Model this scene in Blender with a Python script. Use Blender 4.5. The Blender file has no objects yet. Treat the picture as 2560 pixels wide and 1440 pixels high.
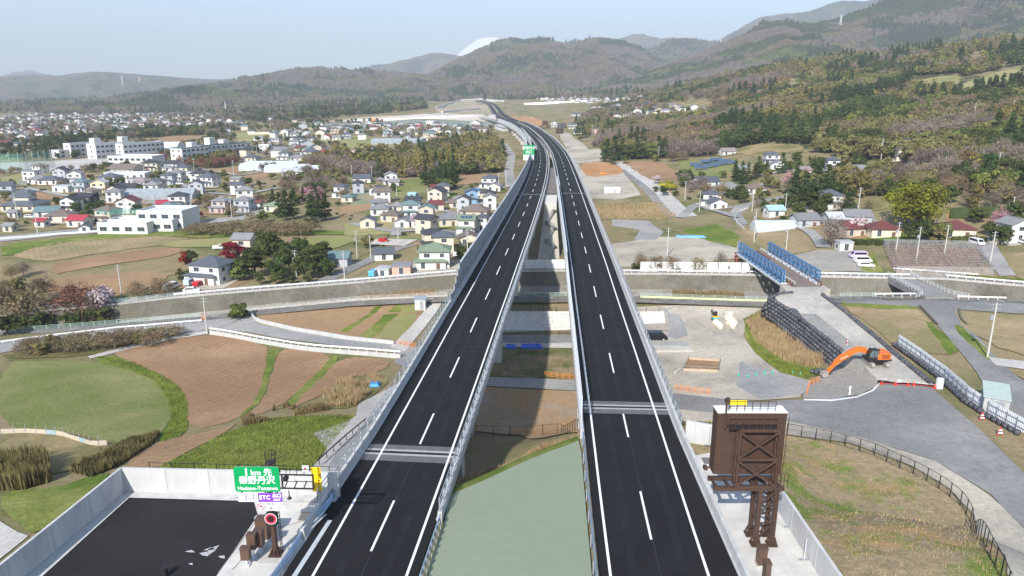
import bpy, bmesh, math, random
import numpy as np
from mathutils import Vector, Matrix
from mathutils.geometry import delaunay_2d_cdt
random.seed(7); np.random.seed(7)
S = bpy.context.scene
C = S.collection
R = math.radians
# ------------------------------------------------------------ camera
CAM_Z = 36.8; PITCH = R(15.0); FPX = 1809.0
cam = bpy.data.objects.new('camera', bpy.data.cameras.new('camera')); C.objects.link(cam)
cam.data.sensor_width = 36.0; cam.data.lens = 36.0 * FPX / 2560.0
cam.data.clip_start = 0.5; cam.data.clip_end = 60000
cam.location = (0, 0, CAM_Z); cam.rotation_euler = (R(90) - PITCH, 0, 0)
S.camera = cam
# ------------------------------------------------------------ light
SUN_EL = R(36.0); SUN_AZ = R(21.5)          # shadows run forward and 21.5 degrees to the right
W = bpy.data.worlds.new('World'); S.world = W; W.use_nodes = True
nt = W.node_tree
bg = nt.nodes['Background']; sky = nt.nodes.new('ShaderNodeTexSky')
sky.sky_type = 'NISHITA'; sky.sun_disc = False
sky.sun_elevation = SUN_EL; sky.sun_rotation = math.pi + SUN_AZ
sky.air_density = 1.0; sky.dust_density = 0.5; sky.ozone_density = 3.6; sky.altitude = 100
nt.links.new(sky.outputs[0], bg.inputs[0]); bg.inputs[1].default_value = 0.12
sun = bpy.data.objects.new('sun', bpy.data.lights.new('sun', 'SUN')); C.objects.link(sun)
sun.data.energy = 4.6; sun.data.angle = R(0.53); sun.data.color = (1.0, 0.955, 0.89)
sd = Vector((math.sin(SUN_AZ) * math.cos(SUN_EL), math.cos(SUN_AZ) * math.cos(SUN_EL), -math.sin(SUN_EL)))
sun.rotation_euler = sd.to_track_quat('-Z', 'Y').to_euler(); sun.location = (-40, -60, 120)
S.view_settings.view_transform = 'Standard'; S.view_settings.look = 'None'
S.view_settings.exposure = 0.84; S.view_settings.gamma = 1.0
S.cycles.max_bounces = 5; S.cycles.diffuse_bounces = 2; S.cycles.glossy_bounces = 2
S.cycles.transmission_bounces = 4; S.cycles.transparent_max_bounces = 8; S.cycles.volume_bounces = 0
S.cycles.use_denoising = True
S.cycles.caustics_reflective = False; S.cycles.caustics_refractive = False
# ------------------------------------------------------------ pixel <-> world
_c, _s = math.cos(PITCH), math.sin(PITCH)
def ray(px, py):
    x = (px - 1280.0) / FPX; y = -(py - 720.0) / FPX
    return np.array([x, _c + y * _s, -_s + y * _c])
def at_z(px, py, z):
    d = ray(px, py); t = (z - CAM_Z) / d[2]
    return Vector((d[0] * t, d[1] * t, z))
def at_y(px, py, Y):
    d = ray(px, py); t = Y / d[1]
    return Vector((d[0] * t, Y, CAM_Z + d[2] * t))
def proj(x, y, z):
    dz = z - CAM_Z
    dep = y * _c - dz * _s
    u = y * _s + dz * _c
    return 1280 + FPX * x / dep, 720 - FPX * u / dep, dep
def inpoly(px, py, poly):
    px = np.asarray(px, float); py = np.asarray(py, float)
    r = np.zeros(px.shape, bool); n = len(poly); j = n - 1
    for i in range(n):
        xi, yi = poly[i][:2]; xj, yj = poly[j][:2]
        if yi != yj:
            c = ((yi > py) != (yj > py)) & (px < (xj - xi) * (py - yi) / (yj - yi) + xi)
            r ^= c
        j = i
    return r
# ------------------------------------------------------------ terrain heights
PZ = [ # (px, py, z): ground seen at a pixel, height judged from cars, houses, rails
 (0,1000,-13),(200,1050,-12.5),(350,950,-14),(470,900,-15),(600,1000,-12),(650,930,-14),(800,880,-15),(900,950,-13),
 (300,1110,-10.5),(100,1150,-9),(60,1240,-6),(0,1330,-4.5),(500,1130,-6.5),(700,1080,-7),(820,1095,-6.5),(880,1010,-9),(940,950,-12),
 (1000,870,-15.2),(0,880,-16),(250,850,-16),(520,830,-15.8),(760,850,-15.4),
 (0,800,-16.8),(300,770,-16.4),(600,740,-16),(900,715,-15.2),(1100,690,-14.5),
 (100,640,-16.5),(400,640,-16),(700,640,-15.5),(900,640,-15),(1050,600,-14),(500,705,-16),(100,720,-16.5),
 (0,560,-16),(300,560,-15.5),(600,560,-15),(850,520,-14),(1100,500,-13),(1230,440,-11),
 (0,450,-15),(300,450,-15),(600,450,-14),(900,430,-12),(1100,420,-11),(0,390,-15),(400,390,-14.5),(650,380,-13),
 (900,370,-10.5),(1100,360,-9),(1250,380,-10),(0,330,-16),(300,320,-15.5),(600,312,-13),(850,320,-8),(1050,325,-7),(1200,320,-7),
 (0,290,-17),(400,288,-15),(700,295,-8),(1320,900,-15.3),(1320,1000,-14.5),(1300,1080,-13),(1350,800,-15),(1350,745,-12.6),(1350,650,-12.8),
 (1580,740,-12),(1900,740,-11.2),(1650,850,-14.6),(1750,900,-15),(1850,830,-14),(1680,980,-14.2),(1800,980,-13),(1930,930,-13.5),
 (2000,960,-12.2),(1800,1020,-12.5),(1720,1060,-12),(2100,1000,-10.2),(2200,1040,-9.4),(2330,1060,-9),(2450,1150,-8.4),(2560,1250,-8),(2560,1400,-7.5),
 (2200,1100,-9.2),(2330,1170,-8.6),(2030,1060,-10.6),
 (2330,960,-9.4),(2450,930,-9.6),(2560,980,-9),(2250,830,-10.2),(2150,780,-10.6),(2400,800,-9.8),(2560,800,-9),
 (1990,690,-9.9),(2200,690,-9),(2560,720,-8),(2330,650,-8.5),(2150,650,-9),(1800,640,-11.5),(1600,640,-12.6),(1960,600,-9.8),
 (1560,560,-13),(1700,560,-12.6),(1800,520,-11.8),(1650,500,-11.6),(1550,470,-10.5),(1500,420,-9.5),(1640,420,-8.2),(1780,420,-7),
 (1880,480,-8.5),(1440,380,-8),(1480,350,-7),(2080,515,-4.5),(2100,560,-6.5),(2300,590,-6.2),(2520,600,-5.8),
]
PD = [ # (px, py, distance)
 (2275,382,388),(1935,400,420),(2140,405,386),(1900,330,560),(1700,335,640),(1600,330,720),(1700,290,900),(1600,272,1100),(1800,290,850),
 (2000,300,620),(2000,260,760),(2100,330,520),(2200,300,560),(2300,340,450),(2400,300,500),(2500,350,400),(2560,300,450),(2560,220,600),
 (2400,240,620),(2200,240,700),(2000,230,860),(1850,230,1000),(1700,240,1200),(2560,180,700),(2300,180,850),(2100,180,1000),(1900,180,1250),
 (2560,120,900),(2300,130,1150),(2560,430,310),(2400,430,320),(2250,440,315),(2450,520,248),(2560,520,240),(2300,500,262),
 (1450,300,1050),(1500,285,1200),(1300,292,1230),(1255,284,1400),(1240,268,1700),(1200,256,2050),(1100,262,1900),(1000,278,1500),(850,285,1350),
 (1400,262,1700),(1600,250,1600),(0,262,2600),(400,262,2300),(700,262,2100),(900,255,2500),(1000,250,3000),(1400,240,3000),(1700,225,1700),
 (1500,235,2600),
]
PW = [ # direct world points (x, y, z)
 (-60,20,-3),(60,20,-4),(110,40,-6.5),(-110,40,-5),(160,60,-7),(-200,60,-7),(0,60,-2),(0,92,-12.5),(-900,300,-15),(-1800,1200,-16),(900,200,30),(1400,700,110),
 (-3000,2500,-15),(-2000,3500,-8),(0,3800,25),(1800,1800,190),(1500,1500,170),(3000,2500,300),
]
_pts = [tuple(at_z(a, b, z)) for a, b, z in PZ]
_pts += [tuple(at_y(a, b, D)) for a, b, D in PD] + PW
_P = np.array(_pts); _CC = 14.0
def _mq(d2): return np.sqrt(d2 + _CC * _CC)
_n = len(_P)
_A = np.zeros((_n + 1, _n + 1))
_A[:_n, :_n] = _mq((_P[:, None, 0] - _P[None, :, 0])**2 + (_P[:, None, 1] - _P[None, :, 1])**2)
_A[:_n, :_n] += -np.eye(_n) * 6.0       # light smoothing
_A[_n, :_n] = 1; _A[:_n, _n] = 1
_w = np.linalg.lstsq(_A, np.append(_P[:, 2], 0), rcond=None)[0]
def z_rbf(x, y):
    x = np.asarray(x, float); y = np.asarray(y, float)
    r = np.full(x.shape, _w[_n])
    for i in range(_n):
        r = r + _w[i] * _mq((x - _P[i, 0])**2 + (y - _P[i, 1])**2)
    return r
def axis(lo, hi, d, g):
    v = [0.0]; 
    while v[-1] < hi: v.append(v[-1] + max(d, g * v[-1]))
    w = [0.0]
    while w[-1] < -lo: w.append(w[-1] + max(d, g * w[-1]))
    return np.array([-a for a in reversed(w[1:])] + v)
XS = axis(-9000, 9000, 1.25, 0.019)
YS = [8.0]
while YS[-1] < 11000: YS.append(YS[-1] + max(0.95, 0.0115 * YS[-1]))
YS = np.array(YS)
GX, GY = np.meshgrid(XS, YS)
CX = np.clip(GX, -3200, 2800); CY = np.clip(GY, 0, 3900)
ZG = z_rbf(CX, CY)
# small undulation
ZG += 0.12 * np.sin(GX * .11 + 1.3) * np.sin(GY * .09) + .08 * np.sin(GX * .31) * np.sin(GY * .27 + 2)
far = np.clip((GY - 300) / 1500, 0, 1)
ZG += far * 3.0 * (np.sin(GX * .013 + 2) * np.sin(GY * .011) + .6 * np.sin(GX * .031) * np.sin(GY * .027 + 1))
# river channel
NBp = [(-300,852,-17),(0,833,-16.8),(250,814,-16.6),(503,793,-16.2),(620,776,-15.8),(750,764,-15.2),(900,750,-14.6),(1117,740,-13.6),(1300,742,-12.8),(1420,741,-12.5),(1600,742,-12),
       (1900,752,-11.3),(2090,742,-10.6),(2280,740,-10),(2400,748,-9.7),(2560,752,-9.2),(2900,770,-8.6)]
FBp = [(-300,812,-17),(0,790,-16.8),(112,776,-16.7),(288,760,-16.5),(429,744,-16.3),(600,729,-16),(788,714,-15.6),(900,705,-15.2),(1138,684,-14.4),(1300,677,-13.4),(1420,676,-12.9),
       (1560,684,-12.3),(1660,684,-11.9),(1900,687,-10.9),(2040,690,-10.2),(2270,695,-9.1),(2360,696,-8.8),(2560,714,-8),(2900,735,-7)]
NB = np.array([tuple(at_z(*p)) for p in NBp]); FB = np.array([tuple(at_z(*p)) for p in FBp])
NB = NB[np.argsort(NB[:, 0])]; FB = FB[np.argsort(FB[:, 0])]
def nb(x): return np.interp(x, NB[:, 0], NB[:, 1]), np.interp(x, NB[:, 0], NB[:, 2])
def fb(x): return np.interp(x, FB[:, 0], FB[:, 1]), np.interp(x, FB[:, 0], FB[:, 2])
ny, nz = nb(GX); fy, fz = fb(GX)
# level the banks next to the channel
wn = np.clip(1 - (ny - GY) / 9, 0, 1) * (GY <= ny); wf = np.clip(1 - (GY - fy) / 12, 0, 1) * (GY >= fy)
ZG = ZG * (1 - wn) + nz * wn; ZG = ZG * (1 - wf) + fz * wf
inside = (GY > ny - 1.2) & (GY < fy + 2.6)
ZG = np.where(inside, np.minimum(nz, fz) - 4.4 + .25 * np.sin(GX * .7) * np.sin(GY * .9), ZG)
# expressway platform at road level (earthworks on the near side of the abutments)
PLAT = [tuple(at_z(*p))[:2] for p in [(-250,1560,0),(330,1222,0),(845,1250,0),(905,1160,0),(1140,1160,0),(1118,1238,0),(1290,1168,0),(1445,1105,0),(1460,1040,0),(1672,1040,0),(1800,1040,-.2)]]
PLAT += [(23.5, 45.0), (25.5, 30), (27, 8), (-60, 8)]
pl = inpoly(GX, GY, PLAT)
def edge_dist(x, y, poly):
    d = np.full(x.shape, 1e9); n = len(poly)
    for i in range(n):
        ax, ay = poly[i]; bx, by = poly[(i + 1) % n]
        vx, vy = bx - ax, by - ay; L = vx * vx + vy * vy + 1e-9
        t = np.clip(((x - ax) * vx + (y - ay) * vy) / L, 0, 1)
        d = np.minimum(d, np.hypot(x - ax - t * vx, y - ay - t * vy))
    return d
_m = (np.abs(GX) < 140) & (GY < 160)
pd = np.where(_m, 1e9, 1e9); pd[_m] = edge_dist(GX[_m], GY[_m], PLAT)
# earth slopes 1:1.6 falling away from the platform
def smax(a, b, k=1.1): return np.maximum(a, b) + np.log1p(np.exp(-np.abs(a - b) * k)) / k
ZG = np.where(~pl & (pd < 40), smax(ZG, -1.8 - pd / 1.75) , ZG)
# the grassy knoll right of the sign bay
kx, ky = 36.0, 44.0
kn = np.clip(1 - ((GX - kx) / 20)**2 - ((GY - ky) / 26)**2, 0, 1)
ZG = np.where(~pl & (kn > 0), smax(ZG, -12 + 12.2 * np.sqrt(kn), .8), ZG)
ZG = np.where(pl, -0.45, ZG)
def zt(x, y):
    x = np.asarray(x, float); y = np.asarray(y, float)
    i = np.clip(np.searchsorted(XS, x) - 1, 0, len(XS) - 2); j = np.clip(np.searchsorted(YS, y) - 1, 0, len(YS) - 2)
    u = np.clip((x - XS[i]) / (XS[i + 1] - XS[i]), 0, 1); v = np.clip((y - YS[j]) / (YS[j + 1] - YS[j]), 0, 1)
    return (ZG[j, i] * (1 - u) + ZG[j, i + 1] * u) * (1 - v) + (ZG[j + 1, i] * (1 - u) + ZG[j + 1, i + 1] * u) * v
def Z(x, y): return float(zt(x, y))
_T = np.concatenate([np.arange(20, 400, 1.0), 400 * 1.006 ** np.arange(0, 520)])
def G(px, py):
    """where the ray through a pixel of the photo meets the ground"""
    d = ray(px, py)
    x = d[0] * _T; y = d[1] * _T; z = CAM_Z + d[2] * _T
    h = z - zt(x, y)
    k = np.argmax(h < 0)
    if h[k] >= 0: k = len(_T) - 1
    a, b = _T[max(k - 1, 0)], _T[k]
    for _ in range(14):
        m = .5 * (a + b)
        if CAM_Z + d[2] * m - float(zt(d[0] * m, d[1] * m)) < 0: b = m
        else: a = m
    return Vector((d[0] * b, d[1] * b, Z(d[0] * b, d[1] * b)))
def ppm(v): return FPX / (v[1] * _c - (v[2] - CAM_Z) * _s)      # photo pixels per metre at a point
# ------------------------------------------------------------ materials
MATS = {}
def mat(name, col, rough=.8, var=.12, scale=2.0, bump=0.0, bscale=None, spec=.3, metal=0.0, col2=None, rnd=0.0, alpha=1.0, trans=0.0, coord='Object', detail=4.0, emit=None, thr=None, stretch=None):
    if name in MATS: return MATS[name]
    m = bpy.data.materials.new(name); MATS[name] = m; m.use_nodes = True
    n = m.node_tree.nodes; l = m.node_tree.links; p = n['Principled BSDF']
    p.inputs['Roughness'].default_value = rough; p.inputs['Metallic'].default_value = metal
    p.inputs['Specular IOR Level'].default_value = spec
    if alpha < 1: p.inputs['Alpha'].default_value = alpha
    c1 = tuple(max(0, c * (1 - var)) for c in col) + (1,)
    c2 = tuple(min(1, c * (1 + var)) for c in (col2 or col)) + (1,)
    tc = n.new('ShaderNodeTexCoord')
    nz = n.new('ShaderNodeTexNoise'); nz.inputs['Scale'].default_value = scale; nz.inputs['Detail'].default_value = detail
    nz.inputs['Roughness'].default_value = .62
    if stretch:
        mp = n.new('ShaderNodeMapping'); mp.inputs['Scale'].default_value = stretch; l.new(tc.outputs[coord], mp.inputs['Vector']); l.new(mp.outputs[0], nz.inputs['Vector'])
    else: l.new(tc.outputs[coord], nz.inputs['Vector'])
    rp = n.new('ShaderNodeValToRGB'); rp.color_ramp.elements[0].color = c1; rp.color_ramp.elements[1].color = c2
    a, b = thr or (.32, .68)
    rp.color_ramp.elements[0].position = a; rp.color_ramp.elements[1].position = b
    l.new(nz.outputs['Fac'], rp.inputs['Fac'])
    out = rp.outputs['Color']
    if rnd:
        oi = n.new('ShaderNodeObjectInfo'); hs = n.new('ShaderNodeHueSaturation')
        mr = n.new('ShaderNodeMapRange'); mr.inputs['To Min'].default_value = 1 - rnd; mr.inputs['To Max'].default_value = 1 + rnd
        mh = n.new('ShaderNodeMapRange'); mh.inputs['To Min'].default_value = .5 - rnd * .07; mh.inputs['To Max'].default_value = .5 + rnd * .07
        ml = n.new('ShaderNodeMath'); ml.operation = 'FRACT'
        mm = n.new('ShaderNodeMath'); mm.operation = 'MULTIPLY'; mm.inputs[1].default_value = 7.13
        l.new(oi.outputs['Random'], mr.inputs['Value']); l.new(oi.outputs['Random'], mm.inputs[0]); l.new(mm.outputs[0], ml.inputs[0])
        l.new(ml.outputs[0], mh.inputs['Value'])
        l.new(mr.outputs[0], hs.inputs['Value']); l.new(mh.outputs[0], hs.inputs['Hue']); l.new(out, hs.inputs['Color']); out = hs.outputs[0]
    l.new(out, p.inputs['Base Color'])
    if bump:
        nb_ = n.new('ShaderNodeTexNoise'); nb_.inputs['Scale'].default_value = bscale or scale * 4; nb_.inputs['Detail'].default_value = 5
        l.new(tc.outputs[coord], nb_.inputs['Vector'])
        bp = n.new('ShaderNodeBump'); bp.inputs['Strength'].default_value = bump; bp.inputs['Distance'].default_value = .1
        l.new(nb_.outputs['Fac'], bp.inputs['Height']); l.new(bp.outputs[0], p.inputs['Normal'])
    if trans:
        tr = n.new('ShaderNodeBsdfTranslucent'); mx = n.new('ShaderNodeMixShader'); mx.inputs[0].default_value = trans
        l.new(out, tr.inputs['Color']); l.new(p.outputs[0], mx.inputs[1]); l.new(tr.outputs[0], mx.inputs[2])
        l.new(mx.outputs[0], n['Material Output'].inputs['Surface'])
    if emit:
        p.inputs['Emission Color'].default_value = emit[0] + (1,); p.inputs['Emission Strength'].default_value = emit[1]
    return m
def mix_mat(name, cols, scales, rough=.95, bump=.4, bscale=3.0, furrow=None, thr=(.42, .58), tone=.31):
    """ground: up to three colours mixed by noises of different size; furrow=(angle, spacing, strength)"""
    if name in MATS: return MATS[name]
    m = bpy.data.materials.new(name); MATS[name] = m; m.use_nodes = True
    n = m.node_tree.nodes; l = m.node_tree.links; p = n['Principled BSDF']
    p.inputs['Roughness'].default_value = rough; p.inputs['Specular IOR Level'].default_value = .1
    tc = n.new('ShaderNodeTexCoord'); cur = None
    for i, col in enumerate(cols):
        nz = n.new('ShaderNodeTexNoise'); nz.inputs['Scale'].default_value = .9 + i * .37; nz.inputs['Detail'].default_value = 8; nz.inputs['Roughness'].default_value = .75
        l.new(tc.outputs['Object'], nz.inputs['Vector'])
        rp = n.new('ShaderNodeValToRGB')
        rp.color_ramp.elements[0].color = tuple(c * (1 - tone) for c in col) + (1,); rp.color_ramp.elements[1].color = tuple(min(1, c * (1 + tone)) for c in col) + (1,)
        rp.color_ramp.elements[0].position = .3; rp.color_ramp.elements[1].position = .7
        l.new(nz.outputs['Fac'], rp.inputs['Fac'])
        if cur is None: cur = rp.outputs['Color']
        else:
            n2 = n.new('ShaderNodeTexNoise'); n2.inputs['Scale'].default_value = scales[i - 1]; n2.inputs['Detail'].default_value = 6; n2.inputs['Roughness'].default_value = .65
            mp = n.new('ShaderNodeMapping'); mp.inputs['Location'].default_value = (13.7 * i, 5.1 * i, 0)
            l.new(tc.outputs['Object'], mp.inputs['Vector']); l.new(mp.outputs[0], n2.inputs['Vector'])
            r2 = n.new('ShaderNodeMapRange'); r2.inputs['From Min'].default_value = thr[0]; r2.inputs['From Max'].default_value = thr[1]
            l.new(n2.outputs['Fac'], r2.inputs['Value'])
            mx = n.new('ShaderNodeMix'); mx.data_type = 'RGBA'
            l.new(r2.outputs[0], mx.inputs['Factor']); l.new(cur, mx.inputs['A']); l.new(rp.outputs['Color'], mx.inputs['B']); cur = mx.outputs['Result']
    hgt = n.new('ShaderNodeTexNoise'); hgt.inputs['Scale'].default_value = bscale; hgt.inputs['Detail'].default_value = 8; hgt.inputs['Roughness'].default_value = .7
    l.new(tc.outputs['Object'], hgt.inputs['Vector']); hsrc = hgt.outputs['Fac']
    if furrow:
        mp = n.new('ShaderNodeMapping'); mp.inputs['Rotation'].default_value = (0, 0, furrow[0])
        wv = n.new('ShaderNodeTexWave'); wv.inputs['Scale'].default_value = 1.0 / furrow[1] * .314; wv.inputs['Distortion'].default_value = 3.5; wv.inputs['Detail'].default_value = 3; wv.inputs['Detail Scale'].default_value = .6
        l.new(tc.outputs['Object'], mp.inputs['Vector']); l.new(mp.outputs[0], wv.inputs['Vector'])
        ad = n.new('ShaderNodeMath'); ad.operation = 'MULTIPLY_ADD'; ad.inputs[1].default_value = furrow[2]
        l.new(wv.outputs['Fac'], ad.inputs[0]); l.new(hsrc, ad.inputs[2]); hsrc = ad.outputs[0]
        dk = n.new('ShaderNodeMix'); dk.data_type = 'RGBA'; dk.blend_type = 'MULTIPLY'
        rr = n.new('ShaderNodeValToRGB'); rr.color_ramp.elements[0].color = (.8, .78, .76, 1); rr.color_ramp.elements[1].color = (1, 1, 1, 1)
        l.new(wv.outputs['Fac'], rr.inputs['Fac']); dk.inputs['Factor'].default_value = min(1, furrow[2]); l.new(cur, dk.inputs['A']); l.new(rr.outputs[0], dk.inputs['B']); cur = dk.outputs['Result']
    l.new(cur, p.inputs['Base Color'])
    bp = n.new('ShaderNodeBump'); bp.inputs['Strength'].default_value = bump; bp.inputs['Distance'].default_value = .25
    l.new(hsrc, bp.inputs['Height']); l.new(bp.outputs[0], p.inputs['Normal'])
    return m
# ------------------------------------------------------------ mesh building
class MB:
    def __init__(s): s.v = []; s.f = []; s.m = []
    def add(s, vs, fs, m=0):
        o = len(s.v); s.v += [tuple(v) for v in vs]; s.f += [tuple(i + o for i in f) for f in fs]; s.m += [m] * len(fs); return s
    def box(s, c, d, rz=0.0, m=0, taper=1.0):
        x, y, z = (q * .5 for q in d); cs, sn = math.cos(rz), math.sin(rz); vs = []
        for k, (a, b, e) in enumerate([(-1,-1,-1),(1,-1,-1),(1,1,-1),(-1,1,-1),(-1,-1,1),(1,-1,1),(1,1,1),(-1,1,1)]):
            t = taper if e > 0 else 1.0
            X, Y = a * x * t, b * y * t; vs.append((c[0] + X * cs - Y * sn, c[1] + X * sn + Y * cs, c[2] + e * z))
        return s.add(vs, [(0,3,2,1),(4,5,6,7),(0,1,5,4),(1,2,6,5),(2,3,7,6),(3,0,4,7)], m)
    def bar(s, a, b, w, h=None, m=0):
        """rectangular bar from a to b"""
        a = Vector(a); b = Vector(b); h = h or w; d = b - a
        if d.length < 1e-6: return s
        d.normalize(); up = Vector((0, 0, 1)) if abs(d.z) < .95 else Vector((0, 1, 0))
        r = d.cross(up).normalized() * w * .5; u = r.cross(d).normalized() * h * .5
        vs = [p + i * r + j * u for p in (a, b) for i, j in ((-1,-1),(1,-1),(1,1),(-1,1))]
        return s.add(vs, [(0,1,2,3),(7,6,5,4),(0,4,5,1),(1,5,6,2),(2,6,7,3),(3,7,4,0)], m)
    def tube(s, pts, rad, n=6, m=0, cap=True):
        pts = [Vector(p) for p in pts]; rads = rad if isinstance(rad, (list, tuple)) else [rad] * len(pts); vs = []; fs = []
        for i, p in enumerate(pts):
            d = (pts[min(i + 1, len(pts) - 1)] - pts[max(i - 1, 0)]); d = d.normalized() if d.length else Vector((0, 0, 1))
            up = Vector((0, 0, 1)) if abs(d.z) < .9 else Vector((1, 0, 0)); r = d.cross(up).normalized(); u = r.cross(d)
            for k in range(n):
                a = 2 * math.pi * k / n; vs.append(p + (r * math.cos(a) + u * math.sin(a)) * rads[i])
        for i in range(len(pts) - 1):
            for k in range(n):
                k2 = (k + 1) % n; fs.append((i * n + k, i * n + k2, (i + 1) * n + k2, (i + 1) * n + k))
        if cap: fs.append(tuple(range(n - 1, -1, -1))); fs.append(tuple(range((len(pts) - 1) * n, len(pts) * n)))
        return s.add(vs, fs, m)
    def cyl(s, c, r, h, n=12, m=0, r2=None): return s.tube([c, (c[0], c[1], c[2] + h)], [r, r if r2 is None else r2], n, m)
    def prism(s, poly, z0, z1, m=0):
        n = len(poly); vs = [(p[0], p[1], z0) for p in poly] + [(p[0], p[1], z1) for p in poly]
        return s.add(vs, [tuple(range(n - 1, -1, -1)), tuple(range(n, 2 * n))] + [(i, (i + 1) % n, n + (i + 1) % n, n + i) for i in range(n)], m)
    def side(s, poly, w, m=0, off=(0, 0, 0)):
        """outline in x-z, extruded along y by w (centred)"""
        n = len(poly); vs = [(off[0] + p[0], off[1] - w / 2, off[2] + p[1]) for p in poly] + [(off[0] + p[0], off[1] + w / 2, off[2] + p[1]) for p in poly]
        return s.add(vs, [tuple(range(n)), tuple(range(2 * n - 1, n - 1, -1))] + [((i + 1) % n, i, n + i, n + (i + 1) % n) for i in range(n)], m)
    def quad(s, a, b, c, d, m=0): return s.add([a, b, c, d], [(0, 1, 2, 3)], m)
    def sweep(s, rails, m=0, closed=True):
        """rails: list of point lists, joined side by side (a cross-section swept along a path)"""
        k = len(rails); n = len(rails[0]); vs = [p for r in rails for p in r]; fs = []
        for j in range(k if closed else k - 1):
            j2 = (j + 1) % k
            for i in range(n - 1): fs.append((j * n + i, j2 * n + i, j2 * n + i + 1, j * n + i + 1))
        if closed and k > 2: fs.append(tuple(j * n for j in range(k - 1, -1, -1))); fs.append(tuple(j * n + n - 1 for j in range(k)))
        return s.add(vs, fs, m)
    def mesh(s, name, mats, off=(0, 0, 0), smooth=False):
        me = bpy.data.meshes.new(name)
        me.from_pydata([(v[0] - off[0], v[1] - off[1], v[2] - off[2]) for v in s.v], [], s.f)
        mats = mats if isinstance(mats, (list, tuple)) else [mats]
        for q in mats: me.materials.append(q)
        if len(mats) > 1: me.polygons.foreach_set('material_index', s.m)
        if smooth: me.polygons.foreach_set('use_smooth', [True] * len(s.f))
        return me
    def build(s, name, mats, parent=None, smooth=False):
        off = WL.get(parent.name, (0, 0, 0)) if parent else (0, 0, 0)
        o = bpy.data.objects.new(name, s.mesh(name, mats, off, smooth)); C.objects.link(o)
        if parent: o.parent = parent; WL[o.name] = off
        else: WL[o.name] = (0, 0, 0)
        return o
WL = {}     # world location of each object's own origin, to write part meshes in world coordinates
def tag(o, label=None, cat=None, group=None, kind=None):
    if label: o['label'] = label
    if cat: o['category'] = cat
    if group: o['group'] = group
    if kind: o['kind'] = kind
    return o
def thing(name, label, cat, loc=(0, 0, 0), rz=0.0, group=None, local=False):
    o = bpy.data.objects.new(name, None); C.objects.link(o); o.location = loc; o.rotation_euler = (0, 0, rz)
    o.empty_display_size = .5
    WL[o.name] = (0, 0, 0) if (local or rz) else tuple(loc)
    return tag(o, label, cat, group)
def inst(name, me, parent, loc=(0, 0, 0), rz=0.0, rot=None, scale=None):
    """place shared mesh data (given in local coordinates) at a world position under a parent"""
    o = bpy.data.objects.new(name, me); C.objects.link(o)
    off = WL.get(parent.name, (0, 0, 0)) if parent else (0, 0, 0)
    o.location = (loc[0] - off[0], loc[1] - off[1], loc[2] - off[2]); o.rotation_euler = rot or (0, 0, rz)
    if scale: o.scale = scale if isinstance(scale, (tuple, list)) else (scale,) * 3
    if parent: o.parent = parent
    WL[o.name] = tuple(loc)
    return o
def text_mesh(s, size, bold=0.0, align='CENTER'):
    cu = bpy.data.curves.new('lettering', 'FONT'); cu.body = s; cu.size = size; cu.align_x = align; cu.align_y = 'CENTER'; cu.offset = bold; cu.resolution_u = 3
    o = bpy.data.objects.new('lettering', cu); C.objects.link(o)
    bpy.context.view_layer.update()
    me = bpy.data.meshes.new_from_object(o.evaluated_get(bpy.context.evaluated_depsgraph_get()))
    bpy.data.objects.remove(o); bpy.data.curves.remove(cu)
    return me
def embolden(me, w):
    n = len(me.vertices); co = np.zeros(n * 3, np.float32); me.vertices.foreach_get('co', co); co = co.reshape(-1, 3)
    fs = [tuple(p.vertices) for p in me.polygons]; vs = []; ff = []
    for k, (a, b) in enumerate(((-w, 0), (w, 0), (0, w), (0, -w), (0, 0))):
        vs += [(x + a, y + b, z + k * .0008) for x, y, z in co.tolist()]; ff += [tuple(i + k * n for i in f) for f in fs]
    m2 = bpy.data.meshes.new('lettering'); m2.from_pydata(vs, [], ff); return m2
def smooth_px(poly, it=2, closed=True):
    for _ in range(it):
        q = []; n = len(poly)
        for i in range(n if closed else n - 1):
            a, b = poly[i], poly[(i + 1) % n]
            q += [tuple(a[k] * .75 + b[k] * .25 for k in range(len(a))), tuple(a[k] * .25 + b[k] * .75 for k in range(len(a)))]
        poly = q if closed else [poly[0]] + q + [poly[-1]]
    return poly
_lift = [0.05]; KEEP = []; ROUGH = {'field', 'grass_margin', 'dry_patch', 'meadow', 'bare_earth', 'gravel_verge', 'grass_bank', 'weed_bank', 'track', 'knoll_cover', 'orchard_floor', 'slope', 'vegetable_row'}
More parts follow.
